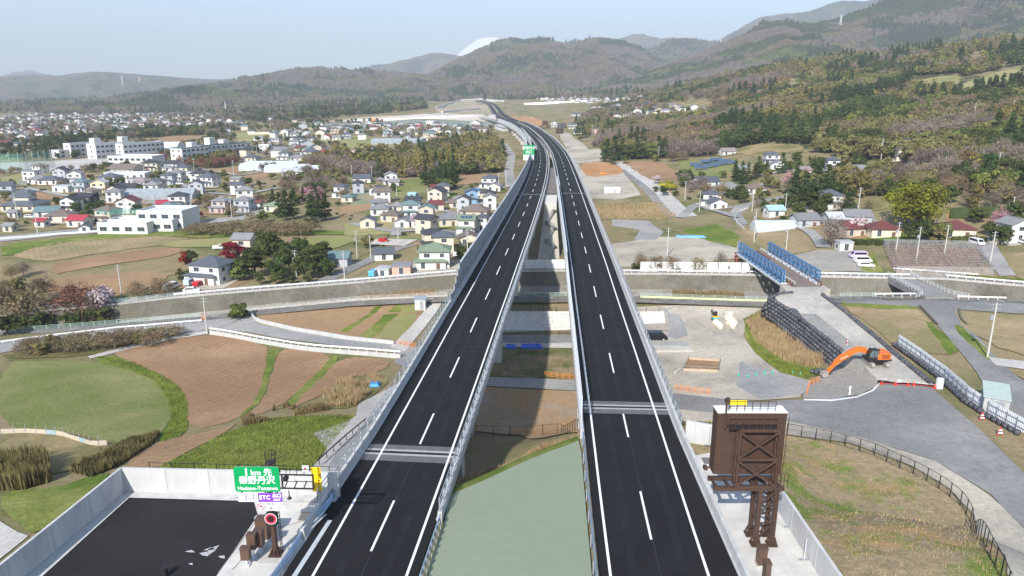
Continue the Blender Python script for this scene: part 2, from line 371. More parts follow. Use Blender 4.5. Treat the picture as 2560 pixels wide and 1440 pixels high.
def patch(name, poly, m, label=None, sm=0, lift=None, kind='structure', world=False, step=None):
    """a sheet of ground cover (field, road, yard) laid on the terrain"""
    if sm: poly = smooth_px(poly, sm)
    if world: W_ = [Vector((p[0], p[1], 0)) for p in poly]
    else:
        W_ = [G(*p) for p in poly]
    xs = [p[0] for p in W_]; ys = [p[1] for p in W_]; KEEP.append((name, [(p[0], p[1]) for p in W_] if name != 'forest_floor' else [(0, -9), (1, -9), (1, -8)]))
    D = min(ys)
    st = step or max(2.2, min(max(xs) - min(xs), max(ys) - min(ys)) / 22, D * .011)
    bnd = []
    n = len(W_)
    for i in range(n):
        a, b = W_[i], W_[(i + 1) % n]; L = math.hypot(b[0] - a[0], b[1] - a[1]); k = max(1, int(L / st))
        for j in range(k): bnd.append((a[0] + (b[0] - a[0]) * j / k, a[1] + (b[1] - a[1]) * j / k))
    if name in ROUGH and len(bnd) > 3:
        am = .26 * min(4, max(1, D / 130)); fx = lambda a, b, k: math.sin(a * .9 + k) * math.sin(b * .7 + 2 * k) + .6 * math.sin(a * .31 + b * .23 + k)
        bnd = [(a + am * fx(a, b, 1.3), b + am * fx(b, a, 4.1)) for a, b in bnd]
    gx, gy = np.meshgrid(np.arange(min(xs), max(xs), st), np.arange(min(ys), max(ys), st))
    gx = gx.ravel(); gy = gy.ravel()
    if len(gx):
        k = inpoly(gx, gy, bnd); gx = gx[k]; gy = gy[k]
        if len(gx):
            k = edge_dist(gx, gy, bnd) > st * .35; gx = gx[k]; gy = gy[k]
    pts = [Vector(p) for p in bnd] + [Vector((a, b)) for a, b in zip(gx, gy)]
    nb_ = len(bnd)
    v, e, f, _, _, _ = delaunay_2d_cdt(pts, [(i, (i + 1) % nb_) for i in range(nb_)], [list(range(nb_))], 1, 1e-4)
    vx = np.array([q[0] for q in v]); vy = np.array([q[1] for q in v])
    _lift[0] = .05 + (_lift[0] - .05 + .0037) % .15
    z = zt(vx, vy) + (lift if lift is not None else _lift[0]) * min(2.2, max(1, D / 200))
    b = MB(); b.v = list(zip(vx.tolist(), vy.tolist(), z.tolist())); b.f = [tuple(q) for q in f]; b.m = [0] * len(f)
    for i, q in enumerate(b.f):
        A, B_, C_ = (b.v[q[0]], b.v[q[1]], b.v[q[2]])
        if (B_[0] - A[0]) * (C_[1] - A[1]) - (B_[1] - A[1]) * (C_[0] - A[0]) < 0: b.f[i] = q[::-1]
    o = b.build(name, m, smooth=True)
    return tag(o, label, kind=kind)
class Path:
    def __init__(s, pts, step=3.0, ext=(0, 0)):
        P = [Vector(p) for p in pts]
        if ext[0]: P.insert(0, P[0] + (P[0] - P[1]).normalized() * ext[0])
        if ext[1]: P.append(P[-1] + (P[-1] - P[-2]).normalized() * ext[1])
        a = np.array([tuple(p) for p in P]); L = np.concatenate([[0], np.cumsum(np.hypot(*np.diff(a[:, :2], axis=0).T))])
        n = max(2, int(L[-1] / step) + 1); t = np.linspace(0, L[-1], n)
        q = np.stack([np.interp(t, L, a[:, k]) for k in range(3)], 1)
        s.raw = (L, a); s.t = t; s.q = q; s.len = L[-1]
    def smooth(s, k):
        for _ in range(k):
            s.q[1:-1] = s.q[1:-1] * .5 + (s.q[:-2] + s.q[2:]) * .25
        L = np.concatenate([[0], np.cumsum(np.hypot(*np.diff(s.q[:, :2], axis=0).T))]); s.t = L; s.len = L[-1]
        return s
    def at(s, u, d=0.0, h=0.0):
        """point at distance u, d metres to the right, h above"""
        p = [np.interp(u, s.t, s.q[:, k]) for k in range(3)]
        e = max(.5, s.len * .0015)
        a = [np.interp(max(0, u - e), s.t, s.q[:, k]) for k in range(2)]; b = [np.interp(min(s.len, u + e), s.t, s.q[:, k]) for k in range(2)]
        tx, ty = b[0] - a[0], b[1] - a[1]; L = math.hypot(tx, ty) or 1
        return Vector((p[0] + ty / L * d, p[1] - tx / L * d, p[2] + h))
    def ang(s, u):
        a = s.at(max(0, u - .8)); b = s.at(min(s.len, u + .8)); return math.atan2(b.y - a.y, b.x - a.x)
    def rail(s, d, h, u0=0, u1=None, step=None):
        u1 = s.len if u1 is None else u1
        us = [u0] + [t for t in s.t if u0 + .2 < t < u1 - .2] + [u1]
        if step: us = list(np.arange(u0, u1, step)) + [u1]
        return [s.at(u, d(u) if callable(d) else d, h(u) if callable(h) else h) for u in us]
    def find_y(s, Y): return float(np.interp(Y, s.q[:, 1], s.t))
# ---- the two carriageways, and the ground kept below them
RD = [(1649,1440),(1628,1349),(1600,1227.6),(1570.8,1091),(1554.3,1018),(1533.8,929),(1522.9,880),(1500,784.4),(1484,713.5),(1471.9,659),(1461.5,616.3),(1452.5,581.3),(1445.6,552),(1439.4,528),
      (1434,507),(1429.8,489),(1425.3,473),(1421.6,459),(1416,438.7),(1410.6,421),(1405,403),(1395.6,381),(1383.7,363.7),(1367.5,345),(1347.5,329.4),(1335,320),(1323.7,314),(1306,305.6)]
LD = [(899,1440),(927.4,1377.8),(985.4,1251),(1050.4,1109.8),(1083.8,1034),(1125.6,944.4),(1147.5,893.7),(1175.6,831.9),(1191,795.6),(1212.5,750.6),(1225,723.7),(1240,689),(1249.4,667.5),(1262,640.6),
      (1269.4,623.7),(1279.7,601.9),(1285.6,587.5),(1293.7,570),(1299,557.5),(1305.6,543),(1310,532.5),(1318.7,511),(1326,493),(1333,476),(1336.6,465),(1344.4,441),(1348.7,421.9),(1351.5,405),(1351,387.5),
      (1347.5,370),(1339.4,356),(1330,343.7),(1318,333)]
farR = [at_y(1291,302.5,1060), at_y(1267.5,292.5,1240), at_y(1255,284,1400), at_y(1246,272.5,1600), at_y(1236,261,1850), at_y(1217,255,2050), at_y(1196,250,2200)]
PR = Path([at_z(a, b, 0) for a, b in RD] + farR, 4.0, (36, 0)).smooth(6)
PL0 = [at_z(a, b, 0) for a, b in LD]
_u0 = PR.find_y(PL0[-1].y)
PL0 += [PR.at(u, -12.5, 0) for u in np.arange(_u0 + 55, PR.len, 40)]
PL = Path(PL0, 4.0, (36, 0)).smooth(8)

def under(P_, w):
    m = (np.abs(GX + 60) < 330) & (GY > 90) & (GY < 2300); gx, gy = GX[m], GY[m]
    best = np.full(gx.shape, 1e9); bz = np.zeros(gx.shape)
    for q in P_.q[::2]:
        d = np.hypot(gx - q[0], gy - q[1]); k = d < best; best[k] = d[k]; bz[k] = q[2]
    lim = bz - 1.4 - np.clip(1 - (gy - 700) / 350, 0, 1) * 5 + np.clip((best - w) / 1.6, 0, 200)
    ZG[m] = np.minimum(ZG[m], lim)
under(PR, 14); under(PL, 14)
# ------------------------------------------------------------ ground
def vnoise(x, y, seed=0):
    rs = np.random.RandomState(seed); tb = rs.rand(256, 256)
    xi = np.floor(x).astype(int); yi = np.floor(y).astype(int); u = x - xi; v = y - yi
    u = u * u * (3 - 2 * u); v = v * v * (3 - 2 * v)
    g = lambda a, b: tb[a % 256, b % 256]
    return (g(xi, yi) * (1 - u) + g(xi + 1, yi) * u) * (1 - v) + (g(xi, yi + 1) * (1 - u) + g(xi + 1, yi + 1) * u) * v
def fbm(x, y, seed=0, o=4, ridged=False):
    r = 0; a = .5
    for i in range(o):
        n_ = vnoise(x * 2**i + 17.3 * i, y * 2**i + 9.1 * i, seed + i)
        if ridged: n_ = 1 - np.abs(2 * n_ - 1)
        r = r + a * n_; a *= .5
    return r
M_ground = mix_mat('meadow_grass', [(.24,.20,.105), (.12,.135,.045), (.28,.22,.125)], [.045, .03], bump=.6, bscale=1.6)
nx, ny_ = len(XS), len(YS)
me = bpy.data.meshes.new('ground')
idx = np.arange(nx * ny_).reshape(ny_, nx)
fa = np.stack([idx[:-1, :-1], idx[:-1, 1:], idx[1:, 1:], idx[1:, :-1]], -1).reshape(-1, 4)
# drop cells that no view from near the camera could reach
cx = .5 * (GX[:-1, :-1] + GX[1:, 1:]).ravel(); cy = .5 * (GY[:-1, :-1] + GY[1:, 1:]).ravel()
fa = fa[np.abs(cx) < 130 + cy * 1.15]
me.vertices.add(nx * ny_); me.vertices.foreach_set('co', np.stack([GX, GY, ZG], -1).astype(np.float32).ravel())
me.loops.add(fa.size); me.loops.foreach_set('vertex_index', fa.ravel().astype(np.int32))
me.polygons.add(len(fa)); me.polygons.foreach_set('loop_start', np.arange(0, fa.size, 4, dtype=np.int32))
me.polygons.foreach_set('use_smooth', np.ones(len(fa), bool))
me.update(); me.validate()
me.materials.append(M_ground)
ground = bpy.data.objects.new('ground', me); C.objects.link(ground); ground['kind'] = 'structure'
WL['ground'] = (0, 0, 0)
# ---- materials of the ground sheets
SOIL = mix_mat('soil_brown', [(.34,.21,.12), (.39,.25,.145), (.29,.18,.10)], [.08, .03], bump=.5, bscale=2.2, furrow=(R(20), 1.6, .4))
SOIL2 = mix_mat('soil_tan', [(.33,.24,.14), (.38,.29,.17), (.24,.21,.10)], [.06, .04], bump=.5, bscale=2.0, furrow=(R(-35), 1.8, .3))
SOIL3 = mix_mat('soil_red', [(.31,.20,.115), (.36,.235,.13)], [.05], bump=.5, bscale=2.0, furrow=(R(70), 1.5, .4))
LAWN = mix_mat('young_crop', [(.215,.225,.085), (.26,.24,.105), (.16,.19,.055)], [.07, .03], bump=.7, bscale=1.5)
GRASS = mix_mat('bright_grass', [(.175,.215,.042), (.25,.25,.075), (.11,.16,.026)], [.12, .06], bump=1.0, bscale=1.3)
DRY = mix_mat('dry_grass', [(.36,.27,.14), (.30,.24,.12), (.17,.16,.06)], [.15, .06], bump=1.0, bscale=1.4)
MEAD = mix_mat('pale_meadow', [(.30,.28,.12), (.34,.29,.15), (.22,.23,.08)], [.05, .02], bump=.5, bscale=1.2)
GRAVEL = mix_mat('gravel', [(.36,.335,.29), (.42,.385,.33), (.30,.28,.25)], [.09, .04], bump=.35, bscale=4)
GRAVEL2 = mix_mat('gravel_beige', [(.41,.365,.295), (.31,.285,.24), (.49,.44,.36)], [.11, .035], bump=.35, bscale=4)
TARM = mix_mat('old_tarmac', [(.245,.24,.23), (.295,.285,.27), (.21,.205,.20)], [.12, .05], bump=.12, bscale=6, rough=.85)
TARM2 = mix_mat('worn_tarmac', [(.30,.295,.285), (.25,.25,.25), (.36,.345,.32)], [.10, .04], bump=.12, bscale=6, rough=.85)
CONC = mix_mat('pavement_concrete', [(.46,.435,.40), (.42,.40,.37), (.52,.495,.45)], [.15, .05], bump=.08, bscale=5)
ORANGE = mix_mat('orange_soil', [(.42,.21,.085), (.37,.20,.10), (.45,.27,.14)], [.08, .04], bump=.6, bscale=1.5)
KNOLL = mix_mat('knoll_cover', [(.33,.26,.155), (.43,.28,.14), (.17,.225,.045)], [.09, .11], bump=.9, bscale=1.5, thr=(.53, .62))
CREAM_G = mix_mat('pale_lot', [(.50,.46,.40), (.45,.42,.37)], [.1], bump=.1, bscale=4)
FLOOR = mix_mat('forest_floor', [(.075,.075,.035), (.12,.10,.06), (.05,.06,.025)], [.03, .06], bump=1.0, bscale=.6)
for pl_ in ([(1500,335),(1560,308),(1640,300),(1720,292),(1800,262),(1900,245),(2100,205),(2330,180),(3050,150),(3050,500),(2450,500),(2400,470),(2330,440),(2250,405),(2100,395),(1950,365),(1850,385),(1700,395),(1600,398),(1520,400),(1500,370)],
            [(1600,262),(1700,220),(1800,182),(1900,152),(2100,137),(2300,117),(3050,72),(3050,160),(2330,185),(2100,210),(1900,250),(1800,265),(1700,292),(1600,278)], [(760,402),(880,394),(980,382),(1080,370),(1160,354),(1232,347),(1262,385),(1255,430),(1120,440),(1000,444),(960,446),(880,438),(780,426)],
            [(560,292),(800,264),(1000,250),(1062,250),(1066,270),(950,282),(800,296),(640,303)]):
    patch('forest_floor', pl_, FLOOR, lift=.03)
# ---- near left: fields below the expressway
patch('field', [(0,903),(130,903),(230,903),(330,928),(400,960),(432,1010),(420,1060),(390,1095),(270,1110),(200,1085),(0,1075)], LAWN, sm=1)
patch('grass_margin', [(255,888),(330,900),(400,930),(450,965),(472,1010),(468,1082),(400,1112),(392,1096),(422,1058),(432,1012),(402,962),(330,930),(232,905)], GRASS, sm=1)
patch('field', [(270,880),(330,865),(430,848),(500,838),(560,838),(640,855),(676,872),(668,920),(652,960),(640,1000),(600,1050),(470,1079),(472,1010),(450,968),(400,935),(330,905)], SOIL, sm=1)
patch('grass_margin', [(672,872),(700,873),(690,900),(672,950),(655,1000),(610,1042),(592,1052),(640,1000),(655,950),(668,905)], GRASS, sm=1)
patch('field', [(700,873),(740,875),(830,888),(800,930),(760,970),(700,1015),(640,1040),(612,1044),(658,1000),(676,950),(692,900)], SOIL, sm=1)
patch('grass_margin', [(830,888),(852,890),(800,950),(745,1005),(690,1030),(740,985),(800,925)], GRASS, sm=1)
patch('field', [(852,890),(985,903),(960,925),(900,945),(830,975),(760,1010),(705,1030),(745,1002),(800,950)], SOIL, sm=1)
patch('track', [(310,1172),(360,1116),(450,1092),(560,1072),(600,1055),(560,1085),(430,1150),(390,1172)], SOIL3, sm=1)
patch('grass_bank', [(390,1172),(480,1128),(560,1085),(690,1045),(890,1040),(862,1070),(815,1125),(770,1185),(600,1182)], GRASS, sm=1)
patch('dry_patch', [(0,1085),(150,1085),(262,1122),(250,1152),(180,1182),(0,1192)], DRY, sm=1)
patch('grass_bank', [(0,1232),(120,1225),(240,1188),(290,1180),(200,1260),(120,1320),(70,1340),(30,1300),(0,1280)], GRASS, sm=1)
patch('pavement', [(0,1305),(45,1332),(72,1342),(0,1400),(-60,1440),(-60,1300)], CONC)
patch('dry_patch', [(800,985),(870,945),(930,935),(985,945),(930,990),(890,1020),(800,1025)], DRY, sm=1)
# service road and pavement beside the viaduct
patch('pavement', [(985,965),(1010,960),(1012,975),(950,1040),(880,1120),(850,1180),(770,1184),(818,1125),(782,1085),(868,1055),(890,1040),(896,1010)], CONC)
patch('road', [(1030,965),(1010,1010),(940,1090),(890,1150),(850,1195),(805,1190),(850,1120),(935,1035),(985,975)], TARM2)
# ---- lanes by the river, left
patch('road', [(-60,868),(0,852),(200,828),(505,802),(575,797),(632,778),(645,786),(630,798),(650,812),(740,830),(860,850),(1000,864),(1075,870),(1030,925),(985,908),(1000,884),(860,867),(720,850),(620,831),(530,824),(480,832),(380,840),(220,852),(100,867),(0,884),(-60,900)], TARM2)
patch('field', [(642,788),(700,776),(850,768),(1042,760),(1060,768),(1020,832),(990,854),(860,842),(740,822),(660,806)], SOIL3)
patch('grass_margin', [(985,765),(1012,763),(930,848),(896,843)], GRASS)
patch('dry_patch', [(1014,764),(1050,762),(1020,832),(990,852),(935,846)], MEAD)
patch('vegetable_row', [(942,768),(956,767),(866,832),(848,830)], GRASS)
patch('pavement', [(1072,760),(1108,752),(1045,840),(1012,880),(975,868)], CONC)
patch('orchard_floor', [(0,885),(220,856),(400,842),(480,834),(520,832),(330,866),(220,892),(20,900)], mix_mat('orchard_floor', [(.13,.13,.05), (.24,.18,.09), (.08,.10,.03)], [.12, .07]), sm=1)
patch('path', [(220,892),(330,864),(470,834),(520,828),(520,836),(430,850),(330,872),(262,890),(225,898)], CONC)
# ---- far bank, left
patch('grass_margin', [(0,612),(200,590),(380,578),(520,566),(520,585),(390,590),(120,610),(0,650)], GRASS, sm=1)
patch('field', [(10,640),(120,607),(260,594),(390,588),(500,600),(320,625),(150,650),(110,655)], SOIL2, sm=1)
patch('field', [(125,662),(250,642),(400,620),(462,622),(430,642),(300,657),(170,680),(128,688)], SOIL, sm=1)
patch('field', [(110,702),(200,690),(330,681),(425,681),(412,706),(300,742),(200,752),(110,762)], SOIL3, sm=1)
patch('field', [(385,612),(500,597),(640,593),(705,598),(600,614),(450,621)], MEAD, sm=1)
patch('field', [(380,690),(470,655),(560,640),(600,640),(560,668),(450,690)], mix_mat('kitchen_garden', [(.24,.18,.10), (.12,.14,.05), (.30,.22,.13)], [.12, .1]), sm=1)
patch('field', [(705,600),(860,590),(905,596),(850,618),(760,640),(690,632)], MEAD, sm=1)
patch('road', [(429,738),(600,722),(800,704),(1145,672),(1145,684),(900,704),(788,713),(600,729),(429,744)], TARM2)
patch('road', [(790,702),(830,686),(905,652),(960,620),(1050,612),(1010,622),(950,648),(880,680),(835,700)], TARM)
patch('lot', [(905,612),(945,598),(1045,600),(1012,616)], CREAM_G)
patch('yard', [(480,715),(560,690),(600,700),(560,722),(480,732)], GRAVEL2)
patch('road', [(0,592),(150,577),(400,561),(600,542),(680,520),(700,524),(620,550),(420,572),(150,590),(0,606)], TARM2)
patch('grass_margin', [(390,590),(520,580),(700,576),(860,578),(860,588),(700,590),(500,596)], GRASS)
# ---- town fields
for poly, m in [([(20,520),(85,478),(150,480),(240,492),(160,505),(80,522)], SOIL3), ([(80,495),(150,475),(250,480),(250,495),(140,512)], SOIL3),
                ([(0,445),(60,430),(150,425),(190,440),(100,462),(0,470)], MEAD), ([(110,440),(190,428),(260,438),(200,458),(130,460)], SOIL3),
                ([(250,502),(400,500),(560,490),(560,500),(400,512),(260,514)], SOIL3), ([(480,428),(560,420),(640,418),(600,432),(500,438)], SOIL3),
                ([(540,450),(640,430),(720,432),(620,452)], SOIL3), ([(850,520),(900,505),(980,495),(980,508),(900,530),(850,545)], SOIL3),
                ([(1000,450),(1060,444),(1065,480),(1010,497),(985,490)], LAWN), ([(1140,440),(1230,434),(1250,445),(1180,462),(1140,460)], SOIL3),
                ([(880,480),(980,478),(975,500),(880,515)], mix_mat('netted_garden', [(.20,.24,.13), (.16,.25,.17), (.30,.26,.16)], [.12, .1])),
                ([(800,345),(900,340),(1010,350),(1010,368),(880,372),(800,362)], MEAD), ([(950,372),(1010,370),(1010,385),(950,392)], SOIL3),
                ([(360,348),(430,340),(520,340),(520,352),(430,362)], SOIL3), ([(560,335),(640,332),(700,336),(700,350),(600,355)], MEAD),
                ([(860,600),(1020,592),(1060,600),(900,608)], LAWN), ([(860,560),(960,552),(1040,570),(1000,585),(860,590)], MEAD)]:
    patch('field', poly, m)
patch('playground', [(0,408),(150,402),(330,385),(420,380),(380,400),(200,425),(0,432)], CONC)
# ---- right of the viaduct: work yard, ramp, haul road
patch('yard', [(1590,768),(1700,764),(1850,762),(1925,764),(1872,800),(1858,840),(1885,880),(1960,940),(2010,970),(2000,995),(1900,1002),(1700,990),(1560,985),(1540,900),(1560,800)], GRAVEL2)
patch('road', [(1660,772),(1690,770),(1712,810),(1720,840),(1690,850),(1668,842),(1676,820)], TARM2)
patch('road', [(1560,982),(1690,985),(1900,1005),(2010,1000),(2150,992),(2196,965),(2202,950),(2332,972),(2420,1050),(2560,1185),(2700,1300),(2700,1480),(2560,1330),(2480,1240),(2330,1150),(2150,1095),(1960,1052),(1720,1027),(1560,1020)], TARM)
patch('road', [(1850,905),(1960,935),(2030,955),(2010,985),(1900,1000),(1840,965)], TARM2)
patch('gravel_verge', [(1600,1022),(1720,1027),(1960,1052),(2150,1095),(2330,1150),(2480,1240),(2560,1330),(2700,1480),(2560,1500),(2520,1440),(2430,1290),(2372,1222),(2280,1165),(2130,1108),(1960,1085),(1600,1060)], GRAVEL2)
patch('knoll_cover', [(1700,1062),(1960,1088),(2130,1112),(2280,1170),(2372,1226),(2430,1300),(2520,1460),(2400,1500),(2070,1470),(2000,1340),(1950,1240),(1750,1070)], KNOLL)
patch('slope', [(2008,995),(2038,945),(2110,895),(2165,905),(2190,945),(2188,968),(2150,988),(2080,1000)], GRAVEL)
patch('road_line', [(2010,999),(2080,1001),(2140,993),(2180,977),(2196,960),(2200,948),(2203,950),(2199,962),(2184,979),(2142,996),(2080,1005),(2010,1003)], mat('road_paint', (.78,.78,.76), .6, .05), lift=.16)
patch('weed_bank', [(1862,800),(1900,780),(1925,800),(1960,850),(2020,900),(2060,925),(2040,945),(1960,935),(1890,885),(1858,840)], GRASS, sm=1)
patch('field', [(2112,768),(2200,772),(2290,772),(2332,812),(2392,872),(2372,887),(2262,882),(2190,825)], SOIL2)
patch('grass_margin', [(2100,752),(2290,764),(2292,774),(2200,774),(2112,768)], GRASS)
patch('grass_margin', [(2312,805),(2330,808),(2400,880),(2370,888)], GRASS)
patch('road', [(2075,742),(2280,742),(2400,748),(2560,762),(2700,775),(2700,800),(2560,786),(2400,775),(2360,780),(2290,768),(2075,756)], TARM)
patch('road', [(2300,765),(2400,772),(2450,850),(2520,925),(2600,985),(2700,1040),(2700,1180),(2560,1082),(2480,995),(2440,930),(2400,880),(2340,812)], TARM)
patch('field', [(2385,778),(2560,790),(2700,800),(2700,950),(2560,890),(2500,872),(2402,815)], SOIL2)
patch('vegetable_row', [(2380,815),(2400,812),(2440,850),(2480,890),(2470,905),(2430,870)], GRASS, sm=1)
patch('pavement', [(2470,895),(2560,905),(2700,920),(2700,950),(2560,925),(2490,915)], CONC)
patch('dry_patch', [(2520,930),(2600,940),(2700,960),(2700,1020),(2600,970)], DRY)
patch('road', [(2040,680),(2290,690),(2560,705),(2800,722),(2800,738),(2560,718),(2290,702),(2040,692)], TARM)
patch('yard', [(1955,645),(2050,625),(2150,632),(2192,680),(2040,682),(1960,675)], GRAVEL)
patch('grass_margin', [(2150,640),(2185,635),(2205,682),(2150,684)], GRASS)
patch('field', [(2490,640),(2560,632),(2700,640),(2700,720),(2560,700),(2530,690)], SOIL2)
patch('road', [(2430,600),(2480,595),(2540,690),(2500,692)], TARM2)
patch('yard', [(1520,612),(1650,592),(1790,590),(1850,605),(1880,640),(1700,662),(1540,668)], GRAVEL2)
patch('road', [(1530,548),(1620,552),(1660,580),(1640,600),(1585,600),(1600,575),(1530,565)], TARM2)
patch('field', [(1850,568),(1990,590),(2030,625),(1950,642),(1890,610)], SOIL2)
patch('grass_margin', [(1700,575),(1790,560),(1850,590),(1840,620),(1760,600)], GRASS)
patch('dry_patch', [(1480,510),(1650,505),(1690,540),(1660,552),(1500,548)], DRY)
patch('yard', [(1462,440),(1560,432),(1602,488),(1540,500),(1480,497)], GRAVEL2)
patch('bare_earth', [(1446,412),(1490,400),(1550,414),(1562,436),(1462,446)], ORANGE, sm=1)
patch('yard', [(1440,375),(1500,372),(1520,400),(1446,410)], GRAVEL2)
patch('road', [(1538,408),(1560,404),(1660,470),(1745,540),(1690,545),(1640,490)], CONC)
patch('road', [(1548,425),(1560,422),(1640,485),(1690,540),(1672,545),(1620,490)], TARM)
patch('field', [(1558,405),(1640,402),(1705,430),(1695,450),(1622,448)], SOIL)
patch('grass_margin', [(1690,400),(1840,398),(1882,430),(1800,445),(1740,442)], LAWN)
patch('field', [(1800,430),(1880,428),(1890,440),(1820,446)], SOIL3)
patch('road', [(1820,540),(1835,515),(1900,500),(1960,490),(1960,496),(1880,512),(1852,535),(1870,560),(1850,565)], TARM2)
patch('dry_patch', [(1820,375),(1900,360),(2000,362),(2020,380),(1900,395)], DRY)
patch('dry_patch', [(2165,500),(2220,490),(2225,520),(2170,530)], DRY)
patch('tea_field', [(2365,528),(2510,520),(2570,540),(2570,552),(2365,550)], SOIL3)
patch('meadow', [(2375,222),(2460,190),(2570,165),(2700,150),(2700,205),(2560,212),(2470,232),(2400,240)], MEAD)
patch('meadow', [(2270,205),(2360,190),(2400,192),(2395,210),(2300,225)], MEAD)
patch('meadow', [(1960,215),(2030,210),(2040,222),(1970,232)], MEAD)
patch('dry_patch', [(1620,262),(1700,256),(1760,258),(1700,268),(1630,272)], DRY)
# ---- interchange earthworks, far centre
patch('bare_earth', [(1085,268),(1140,250),(1200,248),(1240,262),(1250,285),(1180,290),(1100,290)], mix_mat('earthworks', [(.36,.29,.20), (.26,.27,.15), (.42,.35,.26)], [.01, .006]), sm=1)
patch('bare_earth', [(1260,290),(1330,292),(1400,310),(1360,318),(1290,305)], ORANGE)
patch('yard', [(800,305),(900,295),(1060,285),(1240,292),(1240,304),(1050,298),(900,304)], mix_mat('pale_earthworks', [(.55,.46,.38), (.62,.56,.50)], [.01]))
patch('slope', [(800,328),(810,310),(1000,302),(1230,302),(1230,318),(1000,318)], mix_mat('sprayed_slope', [(.22,.25,.21), (.26,.28,.24)], [.01]))
patch('yard', [(1392,325),(1425,335),(1470,372),(1520,400),(1446,410),(1465,440),(1482,500),(1470,500),(1440,430),(1415,370)], GRAVEL2)
def lane(px, w, m=None):
    P_ = Path([G(*p) for p in px], 3).smooth(2); P_.q[:, 2] = zt(P_.q[:, 0], P_.q[:, 1]); a = P_.q[0, 1] / 160
    tag(MB().sweep([P_.rail(-w/2, .16 * max(1, a)), P_.rail(w/2, .16 * max(1, a))], closed=False).build('road', m or TARM2), kind='structure')
for px in ([(0,512),(90,520),(170,545),(240,585)], [(60,470),(160,490),(280,505),(420,512),(560,520)], [(280,420),(330,455),(380,500),(400,560)], [(420,440),(480,480),(600,490),(700,470)], [(0,470),(80,455),(250,440),(400,430)],
           [(420,410),(600,440),(720,420),(820,410)], [(560,400),(660,395),(800,375),(860,360)], [(850,400),(960,400),(1050,385),(1150,370)], [(860,330),(960,335),(1080,350),(1200,345)], [(880,560),(980,580),(1100,575),(1180,600)], [(990,590),(1000,550),(1060,520),(1150,535)], [(1120,510),(1150,490),(1210,500)],
           [(1700,545),(1740,510),(1800,530),(1850,545)], [(1850,470),(1950,455),(2060,450),(2170,450)], [(2060,620),(2040,590),(2010,570),(1950,560)], [(1900,440),(1990,425),(2080,440)], [(1278,470),(1272,430),(1280,390),(1262,360)]): lane(px, 4.2 if px[0][0] != 1278 else 6)
# river bed gravel and water
bx = np.linspace(-170, 240, 110); b = MB(); r0 = []; r1 = []; r2 = []; r3 = []
for x in bx:
    a, az = nb(x); c_, cz = fb(x); zz = min(az, cz) - 4.2
    r0.append((x, a + .3, zz)); r1.append((x, a + (c_ - a) * .33 + 1.4 * math.sin(x * .05), zz - .12)); r2.append((x, a + (c_ - a) * .62 + 1.2 * math.sin(x * .04 + 1), zz - .12)); r3.append((x, c_ - .2, zz))
tag(MB().sweep([r0, r1], closed=False).sweep([r2, r3], closed=False).build('river_bed', GRAVEL, smooth=True), kind='structure')
wat = mat('stream_water', (.10,.11,.08), .08, .3, .4, bump=.25, bscale=2.5, spec=.5)
tag(MB().sweep([[(x, y, z + .06) for x, y, z in r1], [(x, y, z + .06) for x, y, z in r2]], closed=False).build('water', wat, smooth=True), kind='structure')
# ------------------------------------------------------------ hills and mountains
def forest_mat(name, cols, patch_s, fine_s, bumpd):
    m = bpy.data.materials.new(name); m.use_nodes = True; n = m.node_tree.nodes; l = m.node_tree.links; p = n['Principled BSDF']
    p.inputs['Roughness'].default_value = 1; p.inputs['Specular IOR Level'].default_value = 0
    tc = n.new('ShaderNodeTexCoord'); cur = None
    for i, col in enumerate(cols):
        vo = n.new('ShaderNodeTexNoise'); vo.inputs['Scale'].default_value = fine_s * (1 + .2 * i); vo.inputs['Detail'].default_value = 4; vo.inputs['Roughness'].default_value = .7
        l.new(tc.outputs['Object'], vo.inputs['Vector'])
        rp = n.new('ShaderNodeValToRGB'); rp.color_ramp.elements[0].color = tuple(c * .45 for c in col) + (1,); rp.color_ramp.elements[1].color = tuple(c * 1.5 for c in col) + (1,)
        rp.color_ramp.elements[0].position = .33; rp.color_ramp.elements[1].position = .67
        l.new(vo.outputs['Fac'], rp.inputs['Fac'])
        if cur is None: cur = rp.outputs[0]
        else:
            n2 = n.new('ShaderNodeTexNoise'); n2.inputs['Scale'].default_value = patch_s * (1 + .6 * i); n2.inputs['Detail'].default_value = 5; n2.inputs['Roughness'].default_value = .6; n2.inputs['Distortion'].default_value = .4
            mp = n.new('ShaderNodeMapping'); mp.inputs['Location'].default_value = (31 * i, 17 * i, 5 * i); mp.inputs['Scale'].default_value = (1, 1, .4)
            l.new(tc.outputs['Object'], mp.inputs['Vector']); l.new(mp.outputs[0], n2.inputs['Vector'])
            r2 = n.new('ShaderNodeMapRange'); r2.inputs['From Min'].default_value = .5; r2.inputs['From Max'].default_value = .54; l.new(n2.outputs['Fac'], r2.inputs['Value'])
            mx = n.new('ShaderNodeMix'); mx.data_type = 'RGBA'; l.new(r2.outputs[0], mx.inputs['Factor']); l.new(cur, mx.inputs['A']); l.new(rp.outputs[0], mx.inputs['B']); cur = mx.outputs['Result']
    l.new(cur, p.inputs['Base Color'])
    bn = n.new('ShaderNodeTexNoise'); bn.inputs['Scale'].default_value = fine_s * .8; bn.inputs['Detail'].default_value = 5; l.new(tc.outputs['Object'], bn.inputs['Vector'])
    bp = n.new('ShaderNodeBump'); bp.inputs['Strength'].default_value = 1; bp.inputs['Distance'].default_value = bumpd; l.new(bn.outputs['Fac'], bp.inputs['Height']); l.new(bp.outputs[0], p.inputs['Normal'])
    return m
FOR = forest_mat('hill_forest', [(.036,.056,.026), (.125,.098,.07), (.095,.092,.05)], .0042, .075, 9)
FOR2 = forest_mat('hill_forest_brown', [(.13,.098,.066), (.036,.058,.026), (.10,.09,.055)], .0036, .06, 9)
